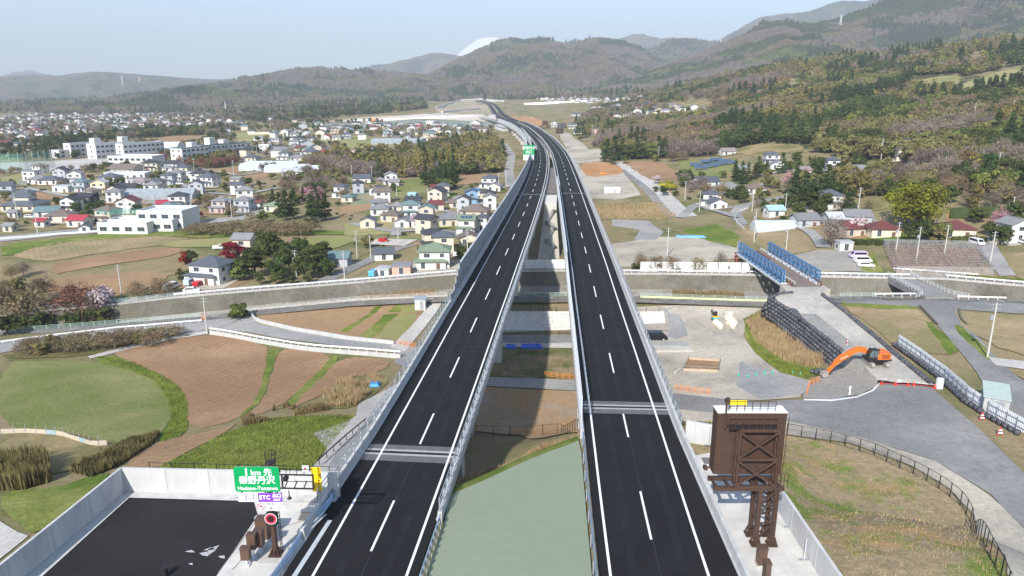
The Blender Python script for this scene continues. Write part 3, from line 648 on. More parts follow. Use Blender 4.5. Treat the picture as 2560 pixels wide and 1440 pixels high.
FOR3 = forest_mat('mountain_forest', [(.12,.09,.07), (.04,.055,.03)], .0016, .04, 14)
def ridge(name, prof, D, front, base, m, seed=0, bump=6.0, spur=.42, spurlen=260., nv=46, label=None, back=.35, nu=None, skew=0.0):
    """a hill range: crest through the skyline points at distance D, slopes with spurs before and behind it"""
    px = np.array([p[0] for p in prof], float); py = np.array([p[1] for p in prof], float)
    W_ = [at_y(a, b_, D) for a, b_ in zip(px, py)]
    X = np.array([w[0] for w in W_]); Zc = np.array([w[2] for w in W_])
    nu = nu or int(min(360, max(90, (X[-1] - X[0]) / (D * .0045))))
    xs = np.linspace(X[0], X[-1], nu); zr = np.interp(xs, X, Zc)
    k = np.array([1, 2, 1]) / 4.
    for _ in range(2): zr[1:-1] = np.convolve(zr, k, 'valid')
    vs = np.concatenate([np.linspace(0, 1, nv) ** .85, 1 + np.linspace(0, 1, 12)[1:] * back])
    U, V = np.meshgrid(xs, vs); ZR = np.meshgrid(zr, vs)[0]
    Yw = D - front + V * front + skew * (U - xs.mean())
    sh = np.where(V <= 1, np.clip(V, 0, 1) ** 1.15, np.clip(1 - ((V - 1) / back), 0, 1))
    h = np.maximum(ZR - base, 2)
    sp = fbm(U / spurlen + 3.1 * seed, Yw / (spurlen * 2.2), seed, 4, True) - .62
    env = np.clip(4 * sh * (1 - sh), 0, 1) ** .8
    zz = base + h * sh + h * spur * 2 * sp * env
    zz += bump * (fbm(U / 22., Yw / 22., seed + 9, 3) - .5) * 2 * np.clip(V * 6, 0, 1)
    b = MB(); nr, nc = U.shape; id_ = np.arange(nr * nc).reshape(nr, nc)
    q = np.stack([id_[:-1, :-1], id_[:-1, 1:], id_[1:, 1:], id_[1:, :-1]], -1).reshape(-1, 4)
    b.v = list(zip(U.ravel().tolist(), Yw.ravel().tolist(), zz.ravel().tolist())); b.f = [tuple(t) for t in q.tolist()]; b.m = [0] * len(b.f)
    o = b.build(name, m, smooth=True); o['kind'] = 'structure'
    if label: o['label'] = label
    GRID[seed] = (U[:nv + 2], Yw[:nv + 2], zz[:nv + 2])
    return o
GRID = {}
SNOW = mat('old_snow', (.86,.86,.88), .7, .06, .002, coord='Object')
ridge('snowy_mountain', [(900,235),(1000,200),(1080,170),(1140,140),(1165,118),(1190,99),(1205,93),(1230,91),(1250,94),(1275,102),(1310,122),(1360,150),(1450,195),(1600,240)], 9600, 2300, -20, SNOW, 3, bump=14, spur=.03, spurlen=700, label='snow covered volcano cone behind the central wooded hills')
ridge('mountain', [(-200,205),(0,192),(40,184),(70,174),(95,180),(130,190),(260,200),(420,206)], 9000, 1500, -20, FOR3, 5, label='small pale far peak above the left ridge')
ridge('hills', [(-300,205),(-100,198),(0,192),(60,186),(150,188),(225,178),(300,182),(370,187),(430,192),(520,198),(600,197),(680,205),(760,215),(850,226),(1000,238)], 5200, 1900, -20, FOR2, 11, bump=6, label='long bluish wooded ridge on the left skyline')
ridge('hills', [(740,215),(800,195),(860,178),(920,166),(970,160),(1010,150),(1050,140),(1095,130),(1130,136),(1160,142),(1250,155),(1380,185),(1500,220)], 6500, 1800, -20, FOR3, 21, bump=7, label='blue wooded mountain left of the snow cone')
ridge('hills', [(300,252),(400,240),(500,226),(580,212),(640,196),(700,188),(760,176),(800,172),(860,180),(920,180),(980,184),(1050,192),(1120,198),(1200,212),(1300,232)], 3300, 1150, -10, FOR, 31, bump=5, label='green wooded hills behind the town')
ridge('hills', [(300,262),(380,252),(430,235),(480,222),(520,222),(560,232),(620,250),(700,262)], 2350, 420, -12, FOR, 37, bump=5, label='low wooded spur at the edge of the town')
ridge('hills', [(1380,165),(1450,135),(1520,108),(1560,92),(1590,82),(1625,90),(1650,96),(1690,94),(1740,97),(1790,104),(1850,115),(1950,140),(2100,170)], 7000, 2200, -10, FOR3, 41, bump=7, label='blue peak between the central hills and the right slope')
ridge('hills', [(1540,170),(1600,140),(1660,112),(1710,100),(1760,103),(1800,110),(1900,125),(2000,150),(2150,180)], 4600, 1500, 0, FOR, 45, bump=6, label='dark green hill behind the right foothills')
ridge('hills', [(960,232),(1020,212),(1080,190),(1130,160),(1180,135),(1230,110),(1270,98),(1310,105),(1345,102),(1385,107),(1420,116),(1460,104),(1500,98),(1540,104),(1580,118),(1620,135),(1680,165),(1740,190),(1820,212)], 3700, 1300, 0, FOR2, 51, bump=6, spur=.36, label='rounded brown and green hills closing the valley')
ridge('hills', [(1700,160),(1760,125),(1800,98),(1850,70),(1900,42),(1960,34),(2020,30),(2070,10),(2110,0),(2160,4),(2220,-10),(2300,-20),(2400,-25),(2560,-40),(2750,-50)], 5600, 2000, 0, FOR3, 61, bump=8, label='purple high mountain on the right skyline')
ridge('hills', [(1500,232),(1600,195),(1660,165),(1720,150),(1790,120),(1850,95),(1900,68),(1935,56),(1990,62),(2040,62),(2090,52),(2150,30),(2220,8),(2280,-8),(2360,-30),(2460,-60),(2580,-95),(2800,-150),(3100,-220)], 2600, 1250, -12, FOR, 71, bump=6, spur=.30, nv=60, label='steep wooded mountainside on the right')
# ------------------------------------------------------------ air
b = MB().box((0, 6800, 1360 / 2 - 85), (30000, 18600, 1360))
hm = bpy.data.materials.new('haze_air'); hm.use_nodes = True; hn = hm.node_tree.nodes; hl = hm.node_tree.links
hn.remove(hn['Principled BSDF']); pv = hn.new('ShaderNodeVolumePrincipled')
pv.inputs['Absorption Color'].default_value = (.0, .0, .0, 1); pv.inputs['Color'].default_value = (.83, .92, 1.0, 1); pv.inputs['Density'].default_value = 1.5e-4; pv.inputs['Anisotropy'].default_value = 0.0
hl.new(pv.outputs[0], hn['Material Output'].inputs['Volume'])
HAZE = b.build('haze', hm); HAZE['kind'] = 'stuff'; HAZE['label'] = 'thin pale blue haze over the valley'
# ------------------------------------------------------------ expressway
uLb = PL.find_y(at_z(1035, 1133, 0).y); uRb = PR.find_y(at_z(1560, 1018, 0).y)     # where the bridges begin
uLm = PL.find_y(at_z(1330, 486, 0).y); uRm = PR.find_y(at_z(1430, 483, 0).y)
uEnd = 620
ASPH = mat('new_asphalt', (.0135,.0135,.015), .85, .2, .25, bump=.12, bscale=9, spec=.18, detail=8)
PAINT = mat('road_paint', (.78,.78,.76), .6, .05)
PARA = mat('parapet_concrete', (.48,.48,.465), .75, .13, 1.1, bump=.05, bscale=6, stretch=(1, 1, .25))
PARAD = mat('girder_concrete', (.46,.45,.42), .8, .16, .8, bump=.05, bscale=4, stretch=(1, 1, .15))
GALV = mat('galvanised_steel', (.50,.53,.56), .42, .10, 1.5, spec=.5, metal=.55)
GALVL = mat('pale_steel', (.66,.68,.70), .5, .06, 1.5, spec=.4, metal=.25)
JOINT = mat('joint_band', (.12,.12,.125), .8, .15, 1.2)
JOINTW = mat('joint_strip', (.36,.36,.36), .75, .1, 1.2)
RUBBER = mat('black_rubber', (.02,.02,.022), .7, .1)
TRACK = mat('worn_asphalt', (.0148,.0148,.0162), .8, .4, .5, spec=.2, detail=8)
SEAM = mat('asphalt_seam', (.075,.075,.08), .8, .2, 2.0)
def strip(path, d0, d1, h, u0, u1, step=None):
    return MB().sweep([path.rail(d0, h, u0, u1, step), path.rail(d1, h, u0, u1, step)], closed=False)
# carriageway widths; the shoulders widen before the bridge
lL = lambda u: -5.35 - max(0, min(1, (uLb + 4 - u) / 30)) * .9
lR = 4.5
rL = -4.78
rR = lambda u: 5.45 + max(0, min(1, (uRb - 6 - u) / 30)) * .9
roads = []
for nm, P_, dl, dr in (('left', PL, lL, lR), ('right', PR, rL, rR)):
    o = MB().sweep([P_.rail(dl, 0), P_.rail(dr, 0)], closed=False).build('road', ASPH, smooth=True)
    tag(o, 'black asphalt %s carriageway of the expressway' % nm, kind='structure'); roads.append(o)
roadL, roadR = roads
def lines(P_, road, half, ph, per=19.2, dash=7.8):
    for d in (-half, half):
        strip(P_, d - .11, d + .11, .019, 0, P_.len).build('edge_line', PAINT, road)
    k = 0; u = ph % per
    strip(P_, .10, .125, .003, 0, 260).build('paving_seam', SEAM, road)
    for us in np.arange(31, 420, 57.): strip(P_, -half - .8, half + .4, .004, us, us + .05, 2).build('paving_seam', SEAM, road)
    for dd in (-half + 1.9, half - 1.75): strip(P_, dd - .35, dd + .35, .0025, 0, 600).build('wheel_track', TRACK, road)
    while u + dash < 1000:
        q = strip(P_, -.10, .10, .007, max(0, u), u + dash, dash / 3.01); q.build('lane_dash', PAINT, road); u += per; k += 1
lines(PL, roadL, 3.69, PL.find_y(at_z(927.4,1377.8,0).y)); lines(PR, roadR, 3.875, PR.find_y(at_z(1628,1349,0).y))
for P_, road, u, dl, dr, w in ((PL, roadL, uLb, lL, lR, 1.0), (PR, roadR, uRb, rL, rR, 1.0), (PL, roadL, uLm, lL, lR, .5), (PR, roadR, uRm, rL, rR, .5)):
    a = dl(u) if callable(dl) else dl; c_ = dr(u) if callable(dr) else dr
    for o_ in (-1.35 * w, .9 * w): strip(P_, a, c_, .010, u + o_ - .55 * w, u + o_ + .75 * w, 2).build('joint_band', JOINT, road)
    for o_ in (-.45 * w, .45 * w): strip(P_, a, c_, .014, u + o_ - .20 * w, u + o_ + .20 * w, 2).build('joint_strip', JOINTW, road)
    strip(P_, a, c_, .012, u - .24 * w, u + .24 * w, 2).build('joint_rubber', RUBBER, road)
# broad white bar on the shoulder of the left carriageway
strip(PL, lambda u: lL(u) + .75, lambda u: lL(u) + 1.15, .006, 0, uLb - 13).build('edge_line', mat('grey_line', (.45,.48,.50), .7, .06), roadL)
# ---- viaducts
def poly_rail(P_, prof, u0, u1, m, name, parent, step=None):
    return MB().sweep([P_.rail((lambda u, D=d: D(u)) if callable(d) else d, h, u0, u1, step) for d, h in prof]).build(name, m, parent)
def off(f, e): return (lambda u: f(u) + e) if callable(f) else f + e
def viaduct(P_, dl, dr, u0, u1, label, piers, grp='expressway viaducts'):
    b0 = P_.at(u0); t = thing('viaduct', label, 'viaduct', (b0.x, b0.y, Z(b0.x, b0.y)), group=grp)
    poly_rail(P_, [(off(dl, -.55), -.02), (off(dr, .55), -.02), (off(dr, .55), -.40), (off(dr, -.9), -.55), (off(dl, .9), -.55), (off(dl, -.55), -.40)], u0, u1, PARAD, 'deck', t)
    for s_, e in ((dl, 1.0), (dr, -1.0)):
        poly_rail(P_, [(off(s_, e * 1.1), -.5), (off(s_, e * 2.6), -.5), (off(s_, e * 2.3), -2.7), (off(s_, e * 1.5), -2.7)], u0, u1, PARAD, 'girder', t)
    for u in piers:
        p = P_.at(u); zg = Z(p.x, p.y); a = P_.ang(u)
        mid = .5 * ((dl(u) if callable(dl) else dl) + (dr if not callable(dr) else dr(u))); p = P_.at(u, mid)
        pr = MB().box((p.x, p.y, (zg - 1 - 3.9) / 2), (2.4, 5.2, -3.9 - zg + 1), a).build('pier', PARAD, t)
        cs, sn = math.cos(a), math.sin(a); hb = [(-1.2,-3.9),(1.2,-3.9),(1.2,-2.7),(-1.2,-2.7)]
        vs = []
        for x_, w, z_ in ((1.2, 2.6, -4.3), (1.2, 4.6, -3.3), (1.2, 4.6, -2.65)):
            for sx, sy in ((-1,-1),(1,-1),(1,1),(-1,1)):
                X, Y = sx * x_, sy * w; vs.append((p.x + X * cs - Y * sn, p.y + X * sn + Y * cs, z_))
        fs = [(3,2,1,0), (8,9,10,11)]
        for k in range(2):
            for i in range(4): fs.append((k*4+i, k*4+(i+1)%4, k*4+4+(i+1)%4, k*4+4+i))
        MB().add(vs, fs).build('pier_cap', PARAD, pr)
    a0 = P_.at(u0, dl(u0) if callable(dl) else dl); a1 = P_.at(u0, dr(u0) if callable(dr) else dr)
    zb = min(Z(a0.x, a0.y + 4), Z(a1.x, a1.y + 4), -6) - 1
    m_ = (a0 + a1) / 2; MB().box((m_.x, m_.y, (zb - .6) / 2), ((a1 - a0).length + 1.2, 1.6, -.6 - zb), P_.ang(u0) - math.pi / 2).build('abutment', PARAD, t)
    return t
def uY(P_, px, py): return P_.find_y(at_z(px, py, 0).y)
pL = [uLb + 27 + 41 * k for k in range(13)]
pR = [uRb + 22 + 41 * k for k in range(13)]
vL = viaduct(PL, lL, lR, uLb, uEnd, 'left concrete girder viaduct of the expressway crossing the river', pL)
vR = viaduct(PR, rL, rR, uRb, uEnd - 10, 'right concrete girder viaduct of the expressway crossing the river', pR)
# parapets (part of the viaducts; on the approach they stand on the ground)
def parapet(P_, d, e, u0, u1, parent, h=1.0):
    return poly_rail(P_, [(off(d, 0), 0.012), (off(d, e * .12), .25), (off(d, e * .2), h), (off(d, e * .55), h), (off(d, e * .555), -.38), (off(d, e * .02), -.38)], u0, u1, PARA, 'parapet', parent)
parapet(PL, lL, -1, uLb - 16, 1000, vL); parapet(PL, lR, 1, uLb - 12, uLm + 105, vL, .85)
parapet(PR, rL, -1, uRb - 8, 1000, vR, .85); parapet(PR, rR, 1, 0, 1000, vR)
# ---- railings and screens on the parapets
def posts(P_, d, h0, h1, u0, u1, step, w, parent, m, name='post', dep=None):
    me = MB().box((0, 0, (h1 - h0) / 2), (dep or w, w, h1 - h0)).mesh(name, m); n = 0
    for u in np.arange(u0, u1, step):
        dd = d(u) if callable(d) else d
        inst(name, me, parent, P_.at(u, dd, h0), P_.ang(u)); n += 1
        if n >= 280: break
def railing(P_, d, h0, heights, u0, u1, step, label, cat, m=GALV, pw=.09, rw=.055, diag=False, group=None, name='railing'):
    a = P_.at(u0, d(u0) if callable(d) else d, h0); t = thing(name, label, cat, a, group=group)
    posts(P_, d, h0, h0 + heights[-1], u0, u1, step, pw, t, m)
    for h in heights:
        MB().sweep([P_.rail(off(d, a_ * rw), h0 + h + b_ * rw, u0, u1) for a_, b_ in ((-.5,-.5),(.5,-.5),(.5,.5),(-.5,.5))]).build('rail', m, t)
    if diag:
        b = MB(); k = 0
        for u in np.arange(u0, u1 - step, step):
            d0 = d(u) if callable(d) else d
            b.bar(P_.at(u, d0, h0 + (heights[0] if k % 2 else heights[-1])), P_.at(u + step, d0, h0 + (heights[-1] if k % 2 else heights[0])), .045); k += 1
        b.build('bracing', m, t)
    return t
uN0 = uY(PL, 1165, 765); uN1 = uY(PL, 1322, 338) + 40
railing(PL, off(lL, -.38), 1.0, (.5, 1.0, 1.5), uLb - 12, uN0, 2.4, 'steel railing with slim posts on the outer parapet before the noise barrier', 'railing', rw=.06)
railing(PL, lR + .35, .85, (.25, .75, 1.25), uLb - 12, uLm + 100, 2.0, 'braced steel railing along the inner parapet of the left viaduct', 'railing', diag=True)
railing(PR, off(rR, .62), .2, (.5, 1.0, 1.6), uRb - 6, uRb + 340, 2.2, 'steel railing hung outside the right parapet', 'railing', diag=True)
railing(PR, rL - .35, .85, (.5, 1.0, 1.5, 2.0, 2.5, 3.0), uRb - 6, uY(PR, 1440, 676), 2.0, 'tall open steel lattice screen on the inner parapet of the right viaduct', 'screen', m=GALVL, pw=.12, rw=.10)
# noise barrier of framed panels
def barrier(P_, d, u0, u1, rows, ph, pw_, h0, label, m, taper=0, frame=GALV, cat='noise barrier'):
    t = thing('noise_barrier', label, cat, P_.at(u0, d(u0) if callable(d) else d, h0))
    pan = MB().box((0, 0, 0), (pw_ - .14, .08, ph - .07)).mesh('panel', m)
    n = int((u1 - u0) / pw_); rest = MB(); cnt = 0; post = {}
    for i in range(n):
        u = u0 + (i + .5) * pw_; k = rows if not taper or i >= taper else max(1, int(rows * (i + 1) / taper))
        dd = d(u) if callable(d) else d; a = P_.ang(u)
        for r in range(k):
            c_ = P_.at(u, dd, h0 + (r + .5) * ph)
            if cnt < 290: inst('panel', pan, t, c_, a); cnt += 1
            else: rest.box(c_, (pw_ - .14, .08, ph - .07), a)
        if i < 280:
            if k not in post: post[k] = MB().box((0, 0, k * ph / 2 + .06), (.15, .2, k * ph + .12)).mesh('post', frame)
            inst('post', post[k], t, P_.at(u - pw_ / 2, dd, h0), a)
        else: rest.box(P_.at(u - pw_ / 2, dd, h0 + k * ph / 2), (.15, .2, k * ph), a)
    if rest.v: rest.build('far_panel', m, t)['kind'] = 'stuff'
    u2 = u0 + taper * pw_
    MB().sweep([P_.rail(off(d, a_ * .16), h0 + rows * ph + b_, u2, u1) for a_, b_ in ((-1,0),(1,0),(1,.14),(-1,.14))]).build('top_rail', GALVL, t)
    return t
PANEL = mat('barrier_panel', (.30,.33,.36), .45, .18, .8, spec=.5, metal=.35, rnd=.22)
PANELW = mat('barrier_panel_pale', (.66,.67,.67), .5, .06, .6, spec=.4, rnd=.06)
barrier(PL, off(lL, -.38), uN0, uN1, 5, .86, 2.0, 1.0, 'tall grey panelled noise barrier on the outer side of the left viaduct', PANEL, taper=6)
barrier(PR, rL - .37, uY(PR, 1440, 676), uY(PR, 1424, 466), 4, .8, 2.0, .85, 'pale panelled noise barrier on the inner parapet of the right viaduct', PANELW)
# paved strip, white slab and stepped concrete slope between the carriageways
um0 = uLm; a_ = [PL.at(u, lR + .62, .0) for u in np.arange(uLm + 2, uLm + 108, 6)]; b_ = []
for q in a_:
    u = PR.find_y(q.y); b_.append(PR.at(u, rL - .58, 0))
MED = mix_mat('median_asphalt', [(.17,.15,.14), (.20,.18,.165)], [.1], bump=.1, bscale=5)
tag(MB().sweep([a_, b_], closed=False).build('median', MED), kind='structure', label='brown asphalt strip between the joining carriageways')
q0, q1 = a_[0], b_[0]
g0 = PL.at(PL.find_y(q0.y - 19), lR + 1.1, 0); g1 = PR.at(PR.find_y(q0.y - 19), rL - 1.1, 0)
t = thing('abutment_block', 'white concrete abutment slab between the two carriageways with a paved slope below', 'abutment', (g0.x, g0.y, -13))
MB().prism([g0, g1, q1, q0], -3.2, -.35).build('slab', mat('white_concrete', (.58,.57,.545), .8, .05, .2), t)
hy = g0.y; f0 = PL.at(PL.find_y(hy - 38), lR + .5, 0); f1 = PR.at(PR.find_y(hy - 38), rL - .5, 0)
SLOPEC = mat('beige_concrete', (.50,.47,.40), .85, .10, .15, bump=.06, bscale=3)
nst = 10; b = MB()
lo0 = Vector((f0.x, f0.y, -13)); lo1 = Vector((f1.x, f1.y, -13)); up0 = Vector((g0.x, g0.y, -3.0)); up1 = Vector((g1.x, g1.y, -3.0))
b.add([lo0, lo1, up1, up0, lo0 - Vector((0,0,2)), lo1 - Vector((0,0,2)), up1 - Vector((0,0,12)), up0 - Vector((0,0,12))], [(0,1,2,3),(0,4,5,1),(1,5,6,2),(3,2,6,7),(0,3,7,4)])
b.build('paved_slope', SLOPEC, t)
# stair with landings climbing that slope
st = thing('steel_stair', 'zigzag steel inspection stair on the concrete slope between the viaducts', 'stair', ((lo0 + lo1) / 2))
DKST = mat('dark_steel', (.10,.10,.10), .55, .1, 2, metal=.4)
def sp(u, v): return (lo0 * (1 - u) + lo1 * u) * (1 - v) + (up0 * (1 - u) + up1 * u) * v
zz = [(.5,.02),(.75,.2),(.35,.32),(.78,.55),(.3,.68),(.8,.92)]
for i in range(len(zz) - 1):
    a, c_ = sp(*zz[i]) + Vector((0,0,.9)), sp(*zz[i + 1]) + Vector((0,0,.9))
    fl = MB(); 
    for s_ in (-.5, .5): fl.bar(a + Vector((0,s_,0)), c_ + Vector((0,s_,0)), .1, .3)
    for k in range(12): p = a.lerp(c_, k / 11); fl.box(p, (.35, 1.0, .05))
    f_ = fl.build('flight', GALV, st); h = MB()
    for s_ in (-.5, .5):
        h.bar(a + Vector((0,s_,1.1)), c_ + Vector((0,s_,1.1)), .06)
        for k in range(6): p = a.lerp(c_, k / 5) + Vector((0, s_, 0)); h.bar(p, p + Vector((0,0,1.1)), .05)
    h.build('handrail', GALV, f_)
    MB().box(c_, (1.6, 1.8, .1)).bar(c_ - Vector((0,0,1.4)), c_, .15).build('landing', DKST, st)
# ---- green concrete infill between the approaches
GREENC = mix_mat('green_mortar', [(.228,.268,.19), (.238,.278,.198)], [.05], bump=.05, bscale=3, furrow=(R(92), 1.5, .08), tone=.06)
le = [PL.at(u, lR + .75, -.12) for u in np.arange(0, uY(PL, 1110, 1240) + .1, 3)]
ed = [at_z(a, c_, -.12) for a, c_ in smooth_px([(1120,1240),(1160,1222),(1230,1192),(1300,1158),(1370,1130),(1420,1112),(1446,1101)], 1, False)]
re_ = [PR.at(u, rL - .55, -.12) for u in np.arange(uRb - 11.5, -.1, -3)]
pl_ = le + ed + re_
v, e, f, _, _, _ = delaunay_2d_cdt([Vector((p.x, p.y)) for p in pl_], [], [list(range(len(pl_)))], 1, 1e-4)
b = MB(); b.v = [(q.x, q.y, -.12) for q in v]; b.f = [tuple(q) for q in f]; b.m = [0] * len(f)
b.f = [q if ((b.v[q[1]][0]-b.v[q[0]][0])*(b.v[q[2]][1]-b.v[q[0]][1])-(b.v[q[1]][1]-b.v[q[0]][1])*(b.v[q[2]][0]-b.v[q[0]][0])) > 0 else q[::-1] for q in b.f]
tag(b.build('median_cover', GREENC), kind='structure', label='grey green mortar surface between the two approach roads')
# its grassy rim
rim = [p for p in ed]; b1 = [p + Vector((.1, 1.9, -.35)) for p in ed]; b2 = [p + Vector((.2, 4.5, -2.6)) for p in ed]
tag(MB().sweep([[p + Vector((0,0,-.02)) for p in rim], b1, b2], closed=False).build('grass_rim', GRASS, smooth=True), kind='structure')
# ---- guardrails on the approaches
BLUER = mat('blue_grey_beam', (.30,.40,.52), .4, .08, 1.0, spec=.5, metal=.4)
def guardrail(P_, d, u0, u1, step, label, m, pm, h=.75, group=None, face=-1, beams=1, h0=0.0, post_h=None):
    a = P_.at(u0, d(u0) if callable(d) else d, h0); t = thing('guardrail', label, 'guardrail', a, group=group)
    me = MB().cyl((0, 0, -.3), .07, h + .38, 8).mesh('post', pm); n = 0
    for u in np.arange(u0 + .3, u1, step):
        inst('post', me, t, P_.at(u, d(u) if callable(d) else d, h0)); n += 1
        if n > 290: break
    for k in range(beams):
        hh = h0 + h - .15 - k * .42; w = face * .10
        prof = [(w, .16), (w * 1.9, .09), (w * 1.2, 0), (w * 1.9, -.09), (w, -.16), (w * .8, -.16), (w * .8, .16)]
        MB().sweep([P_.rail(off(d, a_), hh + b_, u0, u1) for a_, b_ in prof]).build('beam', m, t)
    return t
guardrail(PL, lR + .62, 0, uLb - 12.5, 1.0, 'blue grey guardrail on the green median beside the left carriageway', BLUER, GALV, h=.9, face=-1)
guardrail(PR, rL - .42, 0, uRb - 8.5, 3.6, 'blue grey guardrail on the green median beside the right carriageway', BLUER, GALV, h=.85, face=1)
tag(strip(PR, rL - .12, rL - .04, .02, 0, uRb - 8.5).build('kerb_line', mat('cream_kerb', (.55,.50,.40), .8, .1)), kind='structure')
# ------------------------------------------------------------ left lot with the exit signs
WHITEC = mat('precast_concrete', (.50,.50,.495), .8, .13, .9, bump=.06, bscale=5, stretch=(1, 1, .2))
APRON = mat('apron_concrete', (.56,.54,.50), .8, .14, .5, bump=.06, bscale=4)
STEELB = mat('brown_steel', (.065,.036,.025), .5, .12, 1.2, spec=.4)
CABB = mat('brown_cabinet', (.105,.062,.042), .45, .08, 1.0, spec=.4)
BLACKS = mat('black_steel', (.022,.020,.020), .5, .15, 2, spec=.4)
def sheet(name, pts, z, m, label=None):
    v, e, f, _, _, _ = delaunay_2d_cdt([Vector((p[0], p[1])) for p in pts], [], [list(range(len(pts)))], 1, 1e-4)
    b = MB(); b.v = [(q.x, q.y, z) for q in v]; b.m = [0] * len(f)
    b.f = [tuple(q) if ((b.v[q[1]][0]-b.v[q[0]][0])*(b.v[q[2]][1]-b.v[q[0]][1])-(b.v[q[1]][1]-b.v[q[0]][1])*(b.v[q[2]][0]-b.v[q[0]][0])) > 0 else tuple(q)[::-1] for q in f]
    return tag(b.build(name, m), label, kind='structure')
wA = at_z(313,1231,0); wB = at_z(848,1243,0); wC = at_z(70,1440,0); wC = wA + (wC - wA) * 1.5
LOT = mat('lot_asphalt', (.019,.018,.019), .85, .35, .12, bump=.15, bscale=8, spec=.25, detail=8)
edge = [PL.at(u, lL(u) - .02, 0) for u in np.arange(uLb - 15, -.1, -4)]
sheet('parking_lot', [wA, at_z(632,1245,0), at_z(645,1288,0), at_z(500,1500,0), at_z(420,1640,0), wC], -.03, LOT, 'black asphalt lot behind the white wall')
sheet('pavement', [at_z(632,1243,0), at_z(846,1243,0)] + edge + [at_z(420,1640,0), at_z(500,1500,0), at_z(645,1288,0)], -.012, APRON, 'pale concrete apron below the exit signs')
sheet('kerb', [wA, wB, at_z(838,1256,0), at_z(640,1254,0), wA + Vector((.9,-1.0,0)), wC + Vector((1.3,0,0)), wC], .05, PARA)
for a, c_ in (((545,1432),(642,1300)), ((580,1425),(700,1296)), ((660,1330),(800,1290))):   # joints in the apron
    tag(MB().bar(at_z(*a, .0), at_z(*c_, .0), .05, .02).build('joint', mat('joint_dark', (.16,.16,.16), .8, .1)), kind='structure')
def wall_run(name, a, c_, h, th, pl_, label, cat, m, group=None, cap=False):
    """a wall of precast panels, each its own piece"""
    a = Vector(a); c_ = Vector(c_); L = (c_ - a).length; n = max(1, round(L / pl_)); d = (c_ - a) / n; ang = math.atan2(d.y, d.x)
    t = thing(name, label, cat, a, group=group)
    me = MB().box((0, 0, h / 2), (L / n - .05, th, h)).mesh('panel', m); jo = MB().box((0, 0, h / 2), (.12, th + .06, h + .02)).mesh('post', PARA)
    for i in range(n):
        p = a + d * (i + .5); inst('panel', me, t, p, ang, rot=(0, math.atan2(-d.z, math.hypot(d.x, d.y)), ang))
        inst('post', jo, t, a + d * i, ang)
    inst('post', jo, t, c_, ang)
    return t
dn = Vector((0, 0, -.4))
wall_run('retaining_wall', wA + Vector((0,.15,-.4)), wB + Vector((0,.15,-.4)), 2.95, .22, 4.2, 'white precast panel wall behind the exit signs', 'wall', WHITEC)
wall_run('retaining_wall', wA + Vector((-.15,0,-.4)), wC + Vector((-.15,0,-.4)), 2.95, .22, 4.2, 'white precast panel wall along the outer edge of the asphalt lot', 'wall', WHITEC)
# blue guardrail curving along the apron
gpth = Path([at_z(a, c_, 0) for a, c_ in [(842,1222),(830,1255),(813,1277),(785,1305),(756,1338),(725,1392),(690,1440),(640,1510)]], 1.0).smooth(3)
guardrail(gpth, 0, 0, gpth.len, 2.0, 'blue grey guardrail curving past the exit sign apron', BLUER, GALVL, h=.8, face=-1, beams=2)
mk = mat('chalk_mark', (.42,.42,.42), .9, .2, 3)
for i, (a, c_, w) in enumerate([((462,1378),(488,1380),.16), ((498,1382),(520,1390),.3), ((520,1388),(548,1362),.35), ((508,1375),(540,1372),.2), ((545,1390),(562,1396),.2), ((470,1408),(482,1412),.12)]):
    p, q = at_z(*a, 0), at_z(*c_, 0); r_ = (q - p).normalized(); r_ = Vector((-r_.y, r_.x, 0)) * w
    m_ = (p + q) / 2 + r_ * .6
    tag(MB().add([p + Vector((0,0,-.02)), m_ - r_ + Vector((0,0,-.02)), q + Vector((0,0,-.02)), m_ + r_ + Vector((0,0,-.02))], [(0,1,2,3)]).build('scuff_mark', mk), kind='structure')
p = at_z(413,1440,0)
t = thing('bollard', 'short black post standing on the asphalt lot', 'bollard', p); MB().cyl(p, .24, .7, 14).build('body', BLACKS, t); MB().cyl(p + Vector((0,0,.7)), .26, .06, 14).build('cap', BLACKS, t)
# ---- exit sign on its pole
SP = at_z(690,1386,0); SY = SP.y
GREEN = mat('sign_green', (.0,.30,.085), .45, .03, 1, spec=.3)
PURP = mat('sign_purple', (.20,.05,.62), .45, .03, 1, spec=.3)
SWHITE = mat('sign_white', (.80,.80,.80), .5, .02, 1, spec=.3)
SYEL = mat('sign_yellow', (.85,.56,.01), .5, .03, 1, spec=.3)
SRED = mat('sign_red', (.70,.02,.06), .5, .05, 1, spec=.3)
SGREY = mat('sign_lettering_grey', (.18,.18,.20), .6, .02)
VIO = mat('sign_lettering_violet', (.28,.24,.62), .6, .02)
t = thing('exit_sign', 'green and white exit sign panels on a brown pole with a lattice arm', 'sign', SP)
pole_top = at_y(678, 1150, SY)
MB().cyl(SP, .23, pole_top.z - .35, 16).build('pole', STEELB, t)
b = MB().box(SP + Vector((0,0,.06)), (1.0, 1.0, .12))
for a in range(8): b.bar(SP + Vector((.45*math.cos(a*.785), .45*math.sin(a*.785), .1)), SP + Vector((.2*math.cos(a*.785), .2*math.sin(a*.785), .75)), .05, .12)
b.build('base_plate', STEELB, t)
sheet('pavement', [SP + Vector(q) for q in ((-1.2,-1.2,0),(1.2,-1.2,0),(1.2,1.0,0),(-1.2,1.0,0))], .03, CONC)
